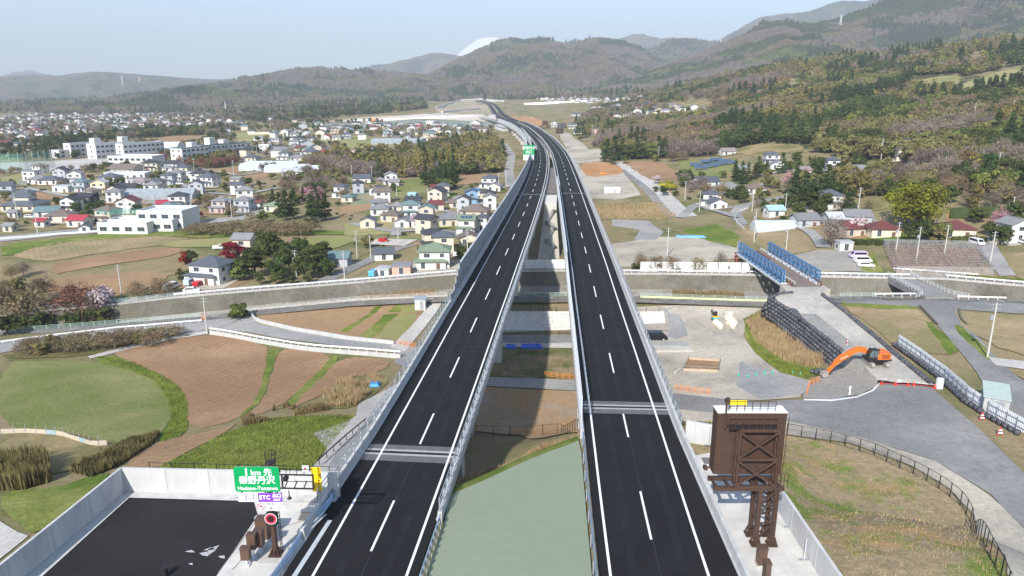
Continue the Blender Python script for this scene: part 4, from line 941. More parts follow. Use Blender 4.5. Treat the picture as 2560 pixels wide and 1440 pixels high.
def panel(px0, py0, px1, py1, Y, m, name, parent, r=.0, back=GALV, th=.06):
    a = at_y(px0, py1, Y); c_ = at_y(px1, py0, Y); xm, zm = (a.x + c_.x) / 2, (a.z + c_.z) / 2; w, h = abs(c_.x - a.x), abs(c_.z - a.z)
    pts = []
    if r:
        for cx_, cz_, a0 in ((w/2-r, h/2-r, 0), (-w/2+r, h/2-r, 90), (-w/2+r, -h/2+r, 180), (w/2-r, -h/2+r, 270)):
            for k in range(5): q = R(a0 + k * 22.5); pts.append((cx_ + r * math.cos(q), cz_ + r * math.sin(q)))
    else: pts = [(w/2,h/2),(-w/2,h/2),(-w/2,-h/2),(w/2,-h/2)]
    n = len(pts); bb = MB().add([(xm + x, Y, zm + z) for x, z in pts], [tuple(range(n))[::-1]][:1]); 
    bb.v += [(xm + x, Y + th, zm + z) for x, z in pts]; bb.f.append(tuple(range(n, 2 * n))); bb.m.append(1)
    for i in range(n): j = (i + 1) % n; bb.f.append((i, j, n + j, n + i)); bb.m.append(1)
    # face toward the camera
    o = bb.build(name, [m, back], parent)
    return o, Vector((xm, Y, zm)), w, h
def letters(s, c_, size, m, parent, bold=0.0, dx=0, dz=0, sx=1.0):
    me = text_mesh(s, size)
    if bold: me = embolden(me, bold * 1.3)
    me.materials.clear(); me.materials.append(m)
    return inst('lettering', me, parent, (c_[0] + dx, c_[1] - .012, c_[2] + dz), rot=(R(90), 0, 0), scale=(sx, 1, 1))
Y1 = SY - .42
o, c_, w, h = panel(589,1167,696,1229.5, Y1, GREEN, 'direction_panel', t, r=.22)
bp_, bc, bw, bh = o, c_, w, h
MB().add([(c_.x - w/2 + .05, Y1 - .004, c_.z + h/2 - .06), ], []).v
letters('1', c_, .92, SWHITE, o, .022, -w * .22, h * .28); letters('km', c_, .66, SWHITE, o, .014, -w * .01, h * .26); letters('先', c_, .70, SWHITE, o, .012, w * .25, h * .27)
for k, ch in enumerate('秦野丹沢'): letters(ch, c_, .76, SWHITE, o, .013, w * (-.30 + .2 * k), -h * .05)
letters('Hadano-Tanzawa', c_, .46, SWHITE, o, .009, 0, -h * .36)
o, c_, w, h = panel(596,1233,646,1254.5, Y1, SWHITE, 'number_panel', t, r=.12); letters('3-1', c_, .80, VIO, o, .012, .1, 0)
o, c_, w, h = panel(646.3,1233,704,1254.8, Y1, PURP, 'etc_panel', t); letters('ETC', c_, .50, SWHITE, o, .013, -w * .22, 0); letters('出口', c_, .36, SWHITE, o, .012, w * .29, h * .2); letters('EXIT', c_, .28, SWHITE, o, .008, w * .29, -h * .26)
o, c_, w, h = panel(646.3,1255.2,714,1276.5, Y1, SWHITE, 'limit_panel', t); letters('車長12m超', c_, .33, SGREY, o, .002, w * .17, h * .23); letters('通行不可', c_, .36, SGREY, o, .002, w * .17, -h * .25)
rg = MB(); cc = (c_.x - w * .38, Y1 - .01, c_.z)
for k in range(20):
    a0, a1 = k / 20 * 6.2832, (k + 1) / 20 * 6.2832
    for r0, r1 in ((.31, .25),): rg.add([(cc[0] + r * math.cos(a), cc[1], cc[2] + r * math.sin(a)) for r, a in ((r0, a0), (r0, a1), (r1, a1), (r1, a0))], [(0, 1, 2, 3)])
rg.add([(cc[0] + x, cc[1] - .002, cc[2] + z) for x, z in ((-.2,.2),(.2,-.2),(.16,-.24),(-.24,.16))], [(0,1,2,3)])
rg.build('ban_ring', SRED, o); MB().box((cc[0] - .06, cc[1], cc[2] + .02), (.2, .004, .13)).box((cc[0] + .11, cc[1], cc[2]), (.09, .004, .09)).build('truck_symbol', mat('sign_dark_red', (.30,.02,.04), .6), o)
b = MB()
for px in (600, 660, 690): b.bar(at_y(px, 1165, SY - .2), at_y(px + 6, 1276 if px > 640 else 1254, SY - .2), .09)
for py in (1180, 1220, 1244, 1264): b.bar(at_y(592 if py < 1254 else 646, py, SY - .28), at_y(702, py, SY - .28), .07)
b.build('support_frame', BLACKS, t)
# lattice arm
b = MB(); y0, y1 = SY - .35, SY + .35
for yy in (y0, y1):
    for py in (1186, 1220): b.bar(at_y(680, py, yy), at_y(783, py + 2, yy), .10)
    b.bar(at_y(782, 1186, yy), at_y(784, 1222, yy), .12); b.bar(at_y(704, 1187, yy), at_y(707, 1219, yy), .12)
for px in (706, 730, 755, 782):
    for py in (1186, 1220): b.bar(at_y(px, py, y0), at_y(px, py, y1), .08)
for px in (712, 736, 760): b.bar(at_y(px, 1219, y0), at_y(px + 7, 1203, y1), .07)
b.bar(at_y(704, 1203, y0), at_y(782, 1204, y0), .05)
for px in (698, 715, 725, 742, 760, 780): b.bar(at_y(px, 1186, y1), at_y(px, 1170, y1), .045)
b.bar(at_y(698, 1172, y1), at_y(781, 1174, y1), .045)
b.build('lattice_arm', BLACKS, t)
cm = at_y(715, 1195, SY); MB().box(cm, (.3, .5, .35)).cyl(cm + Vector((0,-.3,-.1)), .12, .2, 8).build('camera_box', BLACKS, t)
cm = at_y(722, 1226, SY); MB().bar(cm, cm + Vector((0,0,-.55)), .07).cyl(cm + Vector((0,0,-.75)), .2, .2, 10, 0, .08).build('lamp', BLACKS, t)
# ladder and cage
b = MB(); lx = SP.x + .42
for s_ in (-.2, .2): b.bar((lx + .1, SY + s_, .6), (lx + .1, SY + s_, pole_top.z), .05)
for k in range(int(pole_top.z / .32)): b.bar((lx + .1, SY - .2, .7 + k * .32), (lx + .1, SY + .2, .7 + k * .32), .035)
for zc in (5.6, 7.6, 9.0): 
    pts = [(lx + .1 + .42 * math.cos(a), SY + .42 * math.sin(a), min(zc, pole_top.z + .2)) for a in np.linspace(-2.0, 2.0, 9)]; b.tube(pts, .025, 4)
b.build('ladder', BLACKS, t)
tp = Vector((SP.x + .1, SY + .5, pole_top.z - .05)); b = MB()
for k in range(9): a = k / 8 * 5.2 - 1; b.bar(tp + Vector((.4 * math.cos(a), .4 * math.sin(a), -.4)), tp + Vector((.42 * math.cos(a), .42 * math.sin(a), .45)), .03)
b.tube([tp + Vector((.42 * math.cos(k / 12 * 5.2 - 1), .42 * math.sin(k / 12 * 5.2 - 1), .45)) for k in range(13)], .03, 5)
b.cyl(tp + Vector((0, 0, -.45)), .42, .08, 16)
b.build('top_cage', BLACKS, t)
# round signal
sc = at_y(677, 1297, SY - .5); b = MB(); b.box(sc + Vector((0, .22, -.12)), (.8, .4, 1.1)); b.build('signal_box', BLACKS, t)
def disc(c_, r0, r1, m, name, parent, n=28, dy=0):
    b = MB()
    for k in range(n):
        a0, a1 = k / n * 6.28319, (k + 1) / n * 6.28319
        b.add([(c_[0] + r * math.cos(a), c_[1] - dy, c_[2] + r * math.sin(a)) for r, a in ((r0, a0), (r0, a1), (r1, a1), (r1, a0))], [(0, 1, 2, 3)])
    return b.build(name, m, parent)
disc(sc, .0, .50, SWHITE, 'signal_rim', t, dy=.02); disc(sc, .30, .455, SRED, 'signal_ring', t, dy=.03); disc(sc, 0, .30, mat('signal_dark', (.03,.008,.01), .4, .1), 'signal_face', t, dy=.035)
# yellow board on a cranked post
YB = at_z(811,1274,0); t = thing('notice_board', 'narrow yellow notice board on a cranked black post by the blue guardrail', 'sign', YB)
ya = at_y(793,1228,YB.y)
MB().tube([YB, YB + Vector((0,0,.6)), Vector((ya.x, YB.y, ya.z - 1.1)), Vector((ya.x, YB.y, ya.z + 2.0))], .055, 8).build('post', BLACKS, t)
o, c_, w, h = panel(781.5,1168,801,1228.5, YB.y - .08, SYEL, 'board', t)
for k, ch in enumerate('SAは工事中のため'): letters(ch, c_, .25, mat('board_lettering', (.12,.06,.0), .6), o, .003, w * .22, h * (.43 - .122 * k))
# small triangle sign on the back wall, teal marker
T0 = at_z(771,1240,0); t = thing('triangle_sign', 'small white square sign with a red triangle before the white wall', 'sign', T0)
o, c_, w, h = panel(756,1164,771,1179, T0.y - .05, SWHITE, 'plate', t); MB().bar(T0, (c_.x, T0.y, c_.z), .06).box(T0 + Vector((0,0,.05)), (.9, .3, .1)).build('post', GALV, t)
MB().add([(c_.x - .14, T0.y - .065, c_.z + .12), (c_.x + .14, T0.y - .065, c_.z + .12), (c_.x, T0.y - .065, c_.z - .14)], [(0, 2, 1)]).build('triangle', SRED, o)
T0 = at_z(846,1232,0); t = thing('kilometre_marker', 'small teal marker plate at the end of the white wall', 'marker', T0); o, c_, w, h = panel(838,1188,848,1214, T0.y, mat('marker_teal', (.04,.32,.28), .5), 'plate', t); letters('50', c_, .2, SWHITE, o)
MB().bar(T0, (c_.x, T0.y, c_.z), .05).build('post', GALV, t)
# brown cabinets on the apron
for i, (bx_, by_, x0, x1, yt, yb, dp, lab) in enumerate([(617,1413,604.5,624,1369,1397,.5,'smallest brown control cabinet on a short post beside the asphalt lot'), (632,1392,621,638.5,1335,1370,.55,'brown control cabinet between the smallest cabinet and the two beside the sign pole'),
        (650,1380,637.5,656,1326,1363,.7,'brown control cabinet directly in front of the largest cabinet'), (660,1343,645.5,671,1296,1343,.9,'largest brown control cabinet on the apron beside the sign pole')]):
    p = at_z(bx_, by_, 0); a = at_y(x0, yb, p.y); c_ = at_y(x1, yt, p.y); w = c_.x - a.x; zc0 = max(a.z, .05); zc1 = c_.z
    t = thing('control_cabinet', lab, 'cabinet', p, group='brown control cabinets')
    MB().box((a.x + w / 2, p.y, (zc0 + zc1) / 2), (w, dp, zc1 - zc0)).build('body', CABB, t)
    MB().box((a.x + w / 2, p.y, zc1 + .03), (w + .08, dp + .08, .06)).build('lid', CABB, t)
    MB().box((a.x + w / 2, p.y - dp / 2 - .012, (zc0 + zc1) / 2), (w - .1, .02, zc1 - zc0 - .12)).build('door', CABB, t)
    b = MB().box((a.x + w / 2, p.y, .05), (.5, .5, .1))
    if zc0 > .15: b.bar((a.x + w / 2, p.y, 0), (a.x + w / 2, p.y, zc0), .14)
    b.build('base', GALVL, t)
p = at_z(651,1293,0); tag(MB().cyl(p + Vector((0,0,.0)), .55, .02, 20).build('manhole_cover', GALV), 'round manhole cover at the tip of the concrete apron', 'manhole')
p = at_z(766,1291,0); tag(MB().box(p + Vector((0,0,.02)), (1.2, 1.3, .04)).build('pit_cover', mat('grating', (.16,.15,.14), .7, .2, 5)), 'dark square pit cover in the concrete apron', 'cover')
t = thing('inspection_ladder', 'small galvanised step ladder leaning at the blue guardrail', 'ladder', at_z(760,1330,0)); p = at_z(752,1335,0)
MB().bar(p, p + Vector((1.6,1.8,1.0)), .07).bar(p + Vector((.3,-.3,0)), p + Vector((1.9,1.5,1.0)), .07).build('side_rail', GALVL, t); MB().box(p + Vector((0,0,.2)), (.5,.5,.4)).build('foot_box', GALVL, t)
# dark handrail along the service road and fences behind the wall
def gpath(px, step=1.5, sm=0):
    P_ = Path([G(*p) for p in px], step)
    if sm: P_.smooth(sm)
    P_.q[:, 2] = zt(P_.q[:, 0], P_.q[:, 1]); return P_
def fence(px, h, step, rails, label, m, pw=.06, rw=.04, mesh=None, group=None, name='fence', cat='fence', P_=None, sm=0):
    P_ = P_ or gpath(px, 1.5, sm); t = thing(name, label, cat, P_.at(0), group=group)
    me = MB().box((0, 0, h / 2 - .15), (pw, pw, h + .3)).mesh('post', m); n = 0
    for u in np.arange(0, P_.len, step):
        inst('post', me, t, P_.at(u), P_.ang(u)); n += 1
        if n > 280: break
    for r_ in rails: MB().sweep([P_.rail(a_ * rw, r_ + b_ * rw) for a_, b_ in ((-.5,-.5),(.5,-.5),(.5,.5),(-.5,.5))]).build('rail', m, t)
    if mesh: MB().sweep([P_.rail(0, .08), P_.rail(0, h)], closed=False).build('mesh_infill', mesh, t)
    return t
def wire_mat(name, col, sc, th):
    m = bpy.data.materials.new(name); m.use_nodes = True; n = m.node_tree.nodes; l = m.node_tree.links; p = n['Principled BSDF']
    p.inputs['Base Color'].default_value = col + (1,); p.inputs['Roughness'].default_value = .7
    tc = n.new('ShaderNodeTexCoord'); ck = n.new('ShaderNodeTexNoise'); ck.inputs['Scale'].default_value = sc; l.new(tc.outputs['Object'], ck.inputs['Vector'])
    mr = n.new('ShaderNodeMapRange'); mr.inputs['To Min'].default_value = th * .7; mr.inputs['To Max'].default_value = th * 1.3; l.new(ck.outputs['Fac'], mr.inputs['Value'])
    l.new(mr.outputs[0], p.inputs['Alpha']); return m
MESHB = wire_mat('black_wire_mesh', (.02,.02,.02), 3, .12); MESHG = wire_mat('green_net', (.10,.34,.27), 2, .35); MESHW = wire_mat('pale_wire_mesh', (.55,.57,.58), 2, .25)
P_ = gpath([(915,1060),(870,1098),(835,1130),(795,1168)], 1.5)
t = thing('handrail', 'dark brown pipe handrail beside the sloping service road', 'handrail', P_.at(0))
MB().tube(P_.rail(0, .85), .09, 8).build('rail', STEELB, t)
for u in np.linspace(.5, P_.len - .5, 8): inst('post', MB().bar((0,0,0), (0,0,.85), .08).mesh('post', STEELB), t, P_.at(u))
P_ = Path([wA + Vector((2,1.2,-1)), wB + Vector((0,1.2,-1))], 2); fence(None, 3.6, 2.2, (3.5, 2.9), 'thin black fence just behind the white wall of the exit signs', BLACKS, P_=P_)
# ------------------------------------------------------------ right bay with the sign tower
bx0 = 24.3
pw_ = [PR.at(u, rR(u) + .62, 0) for u in np.arange(0, PR.find_y(71), 4)]
sheet('pavement', pw_ + [Vector((bx0, 71, 0)), Vector((bx0, 10, 0))], -.012, APRON, 'pale concrete bay floor around the sign tower')
wall_run('retaining_wall', (bx0 + .1, 71, -.6), (bx0 + .1, 14, -.6), 2.9, .25, 5, 'white precast panel wall between the sign tower bay and the grassy knoll', 'wall', WHITEC)
e = PR.at(PR.find_y(72), rR(PR.find_y(72)) + .9, 0)
wall_run('retaining_wall', (e.x, 73.2, -.6), (bx0 + .1, 71, -.6), 2.7, .25, 4, 'white precast panel wall closing the far end of the sign tower bay', 'wall', WHITEC)
TW = at_z(1901,1347,0); ty = TW.y
t = thing('sign_tower', 'brown steel sign tower seen from behind with cross braced frame', 'sign tower', TW)
legs = [at_z(*q, 0) for q in ((1874,1336),(1888,1361),(1914,1336),(1928,1361))]
yb = (legs[1].y + legs[3].y) / 2; yf = (legs[0].y + legs[2].y) / 2; xl = (legs[0].x + legs[1].x) / 2; xr = (legs[2].x + legs[3].x) / 2
zb = at_y(1900, 1222, yb).z; zc0 = at_y(1880, 1194, yb).z; zc1 = at_y(1880, 1040, yb).z
L4 = [(xl, yb), (xr, yb), (xr, yf), (xl, yf)]
for x, y in L4:
    lg = MB().box((x, y, zb / 2), (.34, .34, zb)).build('leg', STEELB, t)
    q = MB().box((x, y, .05), (.85, .85, .1))
    for sx, sy in ((-1,-1),(1,-1),(1,1),(-1,1)): q.bar((x + sx * .33, y + sy * .33, .1), (x + sx * .15, y + sy * .15, .8), .06, .14)
    q.build('foot_plate', STEELB, lg)
b = MB()
for i in range(4):
    (x0, y0), (x1, y1) = L4[i], L4[(i + 1) % 4]
    for k in range(3):
        z0, z1 = .5 + k * (zb - .6) / 3, .5 + (k + 1) * (zb - .6) / 3
        b.bar((x0, y0, z0), (x1, y1, z1), .13) if k % 2 == 0 else b.bar((x1, y1, z0), (x0, y0, z1), .13)
        b.bar((x0, y0, z1), (x1, y1, z1), .11)
b.build('lattice', STEELB, t)
xA = at_y(1793, 1120, yb).x; xB = at_y(1966, 1120, yb).x; dpth = 1.3; yc0 = yb + .55
cab = MB().box(((xA + xB) / 2, yc0 + dpth / 2, (zc0 + zc1) / 2), (xB - xA, dpth, zc1 - zc0)).build('display_case', STEELB, t)
MB().box(((xA + xB) / 2, yc0 + dpth / 2, zc1 + .04), (xB - xA + .05, dpth + .05, .08)).build('case_top', mat('white_top', (.78,.78,.77), .6, .05), cab)
for k in range(4):      # rear service panels
    w = (xB - xA) / 4
    for j in range(3):
        hh = (zc1 - zc0) / 3; MB().box((xA + w * (k + .5), yc0 - .015, zc0 + hh * (j + .5)), (w - .05, .03, hh - .05)).build('service_panel', STEELB, cab)
b = MB()        # base beams and catwalk
b.box(((xA + xB) / 2, yb - .1, zb + .1), (xB - xA + .2, .3, .35)).box(((xA + xB) / 2, yf + .1, zb + .1), (xB - xA + .2, .3, .35))
for x in np.linspace(xA + .2, xB - .2, 6): b.box((x, (yb + yf) / 2, zb + .1), (.2, abs(yf - yb), .25))
b.build('base_beam', STEELB, t)
b = MB(); xa, xb = at_y(1843, 1140, yb).x, at_y(1941, 1140, yb).x; zt_ = zc1 - 1.15; zm = (zt_ + zb + .3) / 2
for x in (xa, xb):
    for yy in (yb - .25, yb + .45): b.bar((x, yy, zb + .2), (x, yy, zt_), .2)
    for k in range(5): z0 = zb + .3 + k * (zt_ - zb) / 5; b.bar((x, yb - .25, z0), (x, yb + .45, z0 + (zt_ - zb) / 5 - .1), .1)
for z in (zb + .35, zm, zt_): b.bar((xa, yb - .25, z), (xb, yb - .25, z), .24)
b.build('rear_frame', STEELB, t)
for z0, z1 in ((zb + .45, zm - .1), (zm + .1, zt_ - .1)):
    MB().bar((xa, yb - .28, z0), (xb, yb - .28, z1), .16).build('brace', STEELB, t); MB().bar((xa, yb - .42, z1), (xb, yb - .42, z0), .16).build('brace', STEELB, t)
b = MB().box(((xA + xB) / 2 - .1, yb + .2, zt_ + .12), (3.9, .9, .06)).build('catwalk', BLACKS, t)
def mini_rail(x0, x1, y, z, h, n, parent, m=STEELB):
    q = MB()
    for k in range(n + 1): x = x0 + (x1 - x0) * k / n; q.bar((x, y, z), (x, y, z + h), .045)
    for hh in (h * .5, h): q.bar((x0, y, z + hh), (x1, y, z + hh), .045)
    return q.build('handrail', m, parent)
mini_rail((xA + xB) / 2 - 2.1, (xA + xB) / 2 + 1.8, yb - .28, zt_ + .12, 1.1, 7, b); mini_rail((xA + xB) / 2 - 1.9, (xA + xB) / 2 + 1.9, yc0 + .15, zc1 + .05, .9, 6, b)
mini_rail(xb + .1, xB + .3, yb - .3, zb + .3, 1.2, 3, t)
b = MB(); x = at_y(1950, 1150, yb).x
for s_ in (-.18, .18): b.bar((x - .25 + s_, yb - .5, .4), (x + s_, yb - .5, zc1 + .1), .05)
for k in range(30): b.bar((x - .4, yb - .5, .6 + k * .32), (x - .05, yb - .5, .6 + k * .32), .035)
b.build('ladder', STEELB, t)
pc = at_y(1815, 1040, yb); MB().bar((pc.x, yb + .1, zt_), (pc.x, yb + .1, zc1 + 1.15), .11).box((pc.x + .05, yb + .1, zc1 + 1.25), (.32, .5, .3)).box((pc.x + .05, yb - .05, zc1 + 1.5), (.25, .25, .2)).build('camera_mast', STEELB, t)
pc = at_y(1771, 1166, yb); MB().bar((xA, yb + .6, zc0 + .6), (xA - .7, yb + .6, zc0 + .6), .1).box((xA - .7, yb + .5, zc0 + .65), (.3, .5, .28)).build('side_camera', STEELB, t)
o, c_, w, h = panel(1819,1001,1868,1012, yc0 + dpth, SYEL, 'yellow_plate', t, back=SYEL)
for i, (x0, y0, x1, y1, by_, lab) in enumerate([(1892,1368,1917,1404,1410,'brown control cabinet in front of the sign tower feet'), (1907,1405,1926,1460,1466,'second brown control cabinet nearest the white bay wall')]):
    p = at_z((x0 + x1) / 2, by_, 0); a = at_y(x0, y1, p.y); c_ = at_y(x1, y0, p.y); w = c_.x - a.x
    q = thing('control_cabinet', lab, 'cabinet', p, group='brown control cabinets by the sign tower')
    MB().box((a.x + w / 2, p.y, (c_.z + .1) / 2), (w, .7, c_.z - .1)).build('body', CABB, q); MB().box((a.x + w / 2, p.y, c_.z + .03), (w + .1, .8, .06)).build('lid', CABB, q)
    MB().box((a.x + w / 2, p.y - .36, (c_.z + .1) / 2), (w - .12, .02, c_.z - .3)).build('door', CABB, q); MB().box((a.x + w / 2, p.y, .05), (w + .2, .9, .1)).build('base', CONC, q)
for px, py, h, lb in ((1771,1112,2.3,'by the far end wall of the bay'),(2010,1400,2.0,'beside the cabinets along the bay wall'),(1972,1318,2.0,'beside the sign tower feet')):
    p = at_z(px, py, 0); q = thing('stand_post', 'slim white post on a flat foot plate ' + lb, 'post', p, group='slim posts in the sign tower bay'); MB().bar(p, p + Vector((0,0,h)), .06).build('post', GALVL, q); MB().box(p + Vector((0,0,.03)), (.9,.3,.06)).build('foot', GALV, q)
p = at_z(1770,1152,0); tag(MB().box(p + Vector((0,0,.02)), (1.1, 1.3, .04)).build('pit_cover', MATS['grating']), 'dark square pit cover in the bay behind the sign tower', 'cover')
# black mesh fence around the knoll
FK = [(1966,1090),(2006,1096),(2070,1108),(2130,1124),(2187,1142),(2228,1163),(2272,1183),(2310,1202),(2350,1226),(2382,1251),(2402,1267),(2426,1306),(2448,1346),(2469,1386),(2493,1432),(2520,1490)]
fence(FK, 1.9, 2.0, (.15, 1.9), 'black wire mesh fence curving round the grassy knoll', BLACKS, pw=.08, rw=.05, mesh=MESHB)
P_ = gpath([(q[0] - 6, q[1] + 5) for q in FK[4:10]], 1.5)
tag(MB().sweep([P_.rail(-.5, .12), P_.rail(.5, .12)], closed=False).build('drain_channel', CONC), kind='structure')
P_ = gpath([(-30,1086),(0,1085),(60,1082),(150,1088),(200,1105),(235,1117),(268,1113)], 2)
t = thing('board_fence', 'low pale board fence along the edge of the green field', 'fence', P_.at(0)); k = 0
for u in np.arange(.9, P_.len, 1.8):
    a_, c_ = P_.at(u - .86, 0, .05), P_.at(u + .86, 0, .05); MB().bar(a_ + Vector((0,0,.35)), c_ + Vector((0,0,.35)), .05, .7).build('board', mat('pale_board', (.50,.44,.35), .8, .1) if k % 5 else mat('blue_board', (.30,.42,.46), .7, .1), t); MB().bar(a_ - Vector((0,0,.3)), a_ + Vector((0,0,1.5)), .06).build('stake', GALV, t); k += 1
# ------------------------------------------------------------ river walls, bank rails
STONE = mix_mat('river_wall_stone', [(.20,.185,.16), (.13,.12,.10), (.17,.16,.115)], [.12, .06], bump=.9, bscale=2.2)
GWHITE = mat('white_rail_paint', (.74,.74,.72), .55, .05, 1)
GREENR = mat('pale_green_rail', (.48,.62,.55), .6, .08, 1)
LIMEK = mat('lime_kerb', (.62,.70,.36), .8, .12, .5)
def river_wall(xa, xb, label, far=True):
    xs = np.linspace(xa, xb, int(abs(xb - xa) / 2.5)); r = [[], [], [], []]
    for x in xs:
        y, z = fb(x) if far else nb(x); s_ = -1 if far else 1
        r[0].append((x, y + s_ * 1.6, z - 4.7)); r[1].append((x, y + s_ * .3, z + .12)); r[2].append((x, y - s_ * 5.6, z + .10)); r[3].append((x, y - s_ * 5.6, z - 2))
    y0 = r[0][0]; t = thing('river_wall', label, 'wall', (xa, y0[1], y0[2]))
    MB().sweep([r[0], r[1]] if far else [r[1], r[0]], closed=False).build('facing', STONE, t)
    MB().sweep([[(a[0], a[1] - (.12 if far else -.12), a[2] - .35) for a in r[1]], [(a[0], a[1] - (.12 if far else -.12), a[2] + .03) for a in r[1]], [(a[0], a[1] + (.7 if far else -.7), a[2] + .03) for a in r[1]]] if far else [r[1], r[2]], closed=False).build('coping', CONC, t)
    MB().sweep([r[1], r[2]] if far else [r[2], r[1]], closed=False).build('crest', GRAVEL, t)
    return t
river_wall(-175, -8, 'rough stone river wall below the houses left of the viaduct'); river_wall(-8, 62, 'rough stone river wall under the viaducts'); river_wall(62, 230, 'rough stone river wall right of the viaduct')
river_wall(-175, 230, 'near side concrete river wall below the lane', far=False)
def wguard(px, label, h=.85, step=2.0, m=None, dz=0.0, beams=1, P_=None, raise_=0.0):
    P_ = P_ or gpath(px, 2.0)
    P_.q[:, 2] += dz
    t = thing('guardrail', label, 'guardrail', P_.at(0), group='white guardrails'); m = m or GWHITE
    me = MB().box((0, 0, h / 2 - .2), (.12, .12, h + .4)).mesh('post', m)
    for i, u in enumerate(np.arange(.4, P_.len, step)):
        if i < 280: inst('post', me, t, P_.at(u), P_.ang(u))
    for k in range(beams): MB().sweep([P_.rail(a_, h - .36 * k + b_) for a_, b_ in ((-.1,-.34),(.06,-.34),(.1,-.17),(.06,0),(-.1,0))]).build('beam', m, t)
    return t
def bank_path(x0, x1, far, dy, dz=.14):
    xs = np.linspace(x0, x1, int(abs(x1 - x0) / 2.5)); f_ = fb if far else nb
    return Path([Vector((x, f_(x)[0] + dy, f_(x)[1] + dz)) for x in xs], 2.0)
def bx(px, py, z): return at_z(px, py, z).x
wguard(None, 'white guardrail on the river wall in front of the houses left of the viaduct', P_=bank_path(bx(430,742,-16), bx(1140,684,-14.4), True, .5))
wguard(None, 'white guardrail on the river wall between the two viaducts', P_=bank_path(bx(1300,675,-13), bx(1425,676,-13), True, .5))
wguard(None, 'white guardrail on the river wall in front of the white hoarding', P_=bank_path(bx(1560,684,-12), bx(1890,687,-11), True, .5))
wguard(None, 'white guardrail on the river wall between the blue bridge and the lane bridge', P_=bank_path(bx(2045,690,-10), bx(2275,695,-9.1), True, .5))
wguard(None, 'white guardrail on the river wall right of the lane bridge', P_=bank_path(bx(2365,696,-8.8), bx(2800,730,-7.5), True, .5))
wguard([(2232,677),(2330,683),(2445,692)], 'white guardrail in front of the netted orchard')
wguard(None, 'white guardrail on the near bank left of the lane bridge', P_=bank_path(bx(2185,742,-10.2), bx(2285,741,-10), False, -.6))
wguard(None, 'white guardrail on the near bank right of the lane bridge', P_=bank_path(bx(2388,747,-9.7), bx(2515,752,-9.3), False, -.6))
wguard([(-80,878),(0,862),(150,842),(300,824),(420,814),(505,807)], 'long white guardrail along the lane on the near bank')
wguard([(1860,575),(1842,560),(1836,545),(1850,530),(1870,524)], 'white guardrail around the bend of the narrow lane')
def rail_fence(P_, label, m, h=1.1, rails=(.25, .5, .75, 1.05), step=2.5, kerb=None):
    t = fence(None, h, step, rails, label, m, pw=.08, rw=.05, name='railing', cat='railing', P_=P_)
    if kerb: MB().sweep([P_.rail(a_, b_) for a_, b_ in ((-.12,-.1),(.12,-.1),(.12,.35),(-.12,.35))]).build('kerb', kerb, t)
    return t
rail_fence(bank_path(bx(1600,742,-12), bx(1925,752,-11.3), False, -.9), 'pale green railing on a lime kerb along the work yard', GREENR, kerb=LIMEK)
rail_fence(bank_path(bx(2095,742,-10.6), bx(2185,741,-10.2), False, -.9), 'pale green railing on the near bank beside the ramp head', GREENR)
rail_fence(bank_path(bx(620,776,-15.8), bx(1120,740,-13.6), False, -.6), 'pale railing on the near river bank beside the curved field', mat('off_white_rail', (.62,.62,.57), .6, .08), kerb=CONC)
rail_fence(bank_path(bx(0,833,-16.8), bx(505,793,-16.2), False, -.4), 'pale green railing above the stream along the near lane', GREENR)
rail_fence(bank_path(bx(-50,793,-16.8), bx(500,737,-16.2), True, .5), 'pale green railing above the stream below the ploughed terraces', GREENR)
rail_fence(bank_path(bx(1290,742,-12.8), bx(1425,741,-12.5), False, -.6), 'pale railing on the near bank under the viaducts', GREENR)
wguard([(0,601),(150,588),(400,570)], 'white fence rail along the lane below the town', h=1.0, beams=2)
# low walls by the lane
def low_wall(px, h, th, label, m, rail=False, cat='wall', name='low_wall', dz=0.0):
    P_ = gpath(px, 1.5, 2); t = thing(name, label, cat, P_.at(0))
    MB().sweep([P_.rail(a_, b_) for a_, b_ in ((-th/2,-1.5),(th/2,-1.5),(th/2,h),(-th/2,h))]).build('wall_body', m, t)
    if rail:
        Q = gpath(px, 1.5, 2); Q.q[:, 2] += h; wguard(None, rail, h=.75, P_=Q)
    return t
low_wall([(526,836),(620,852),(724,871),(800,880),(861,885),(930,890),(1002,896)], .9, .35, 'long low concrete wall below the curving lane', PARA, rail='white guardrail on the low wall of the curving lane')
low_wall([(640,776),(629,788),(634,800),(660,810),(740,828),(860,848),(985,862)], .9, .3, 'curved low concrete wall round the upper field', PARA)
low_wall([(2300,768),(2330,800),(2345,815)], .5, .4, 'dark stone kerb wall left of the descending lane', STONE); low_wall([(2398,775),(2400,800),(2418,815)], .5, .4, 'dark stone kerb wall right of the descending lane', STONE)
low_wall([(1095,720),(1010,730),(1000,742),(1140,705)][:2], .8, .3, 'grey block wall below the white house by the viaduct', STONE)
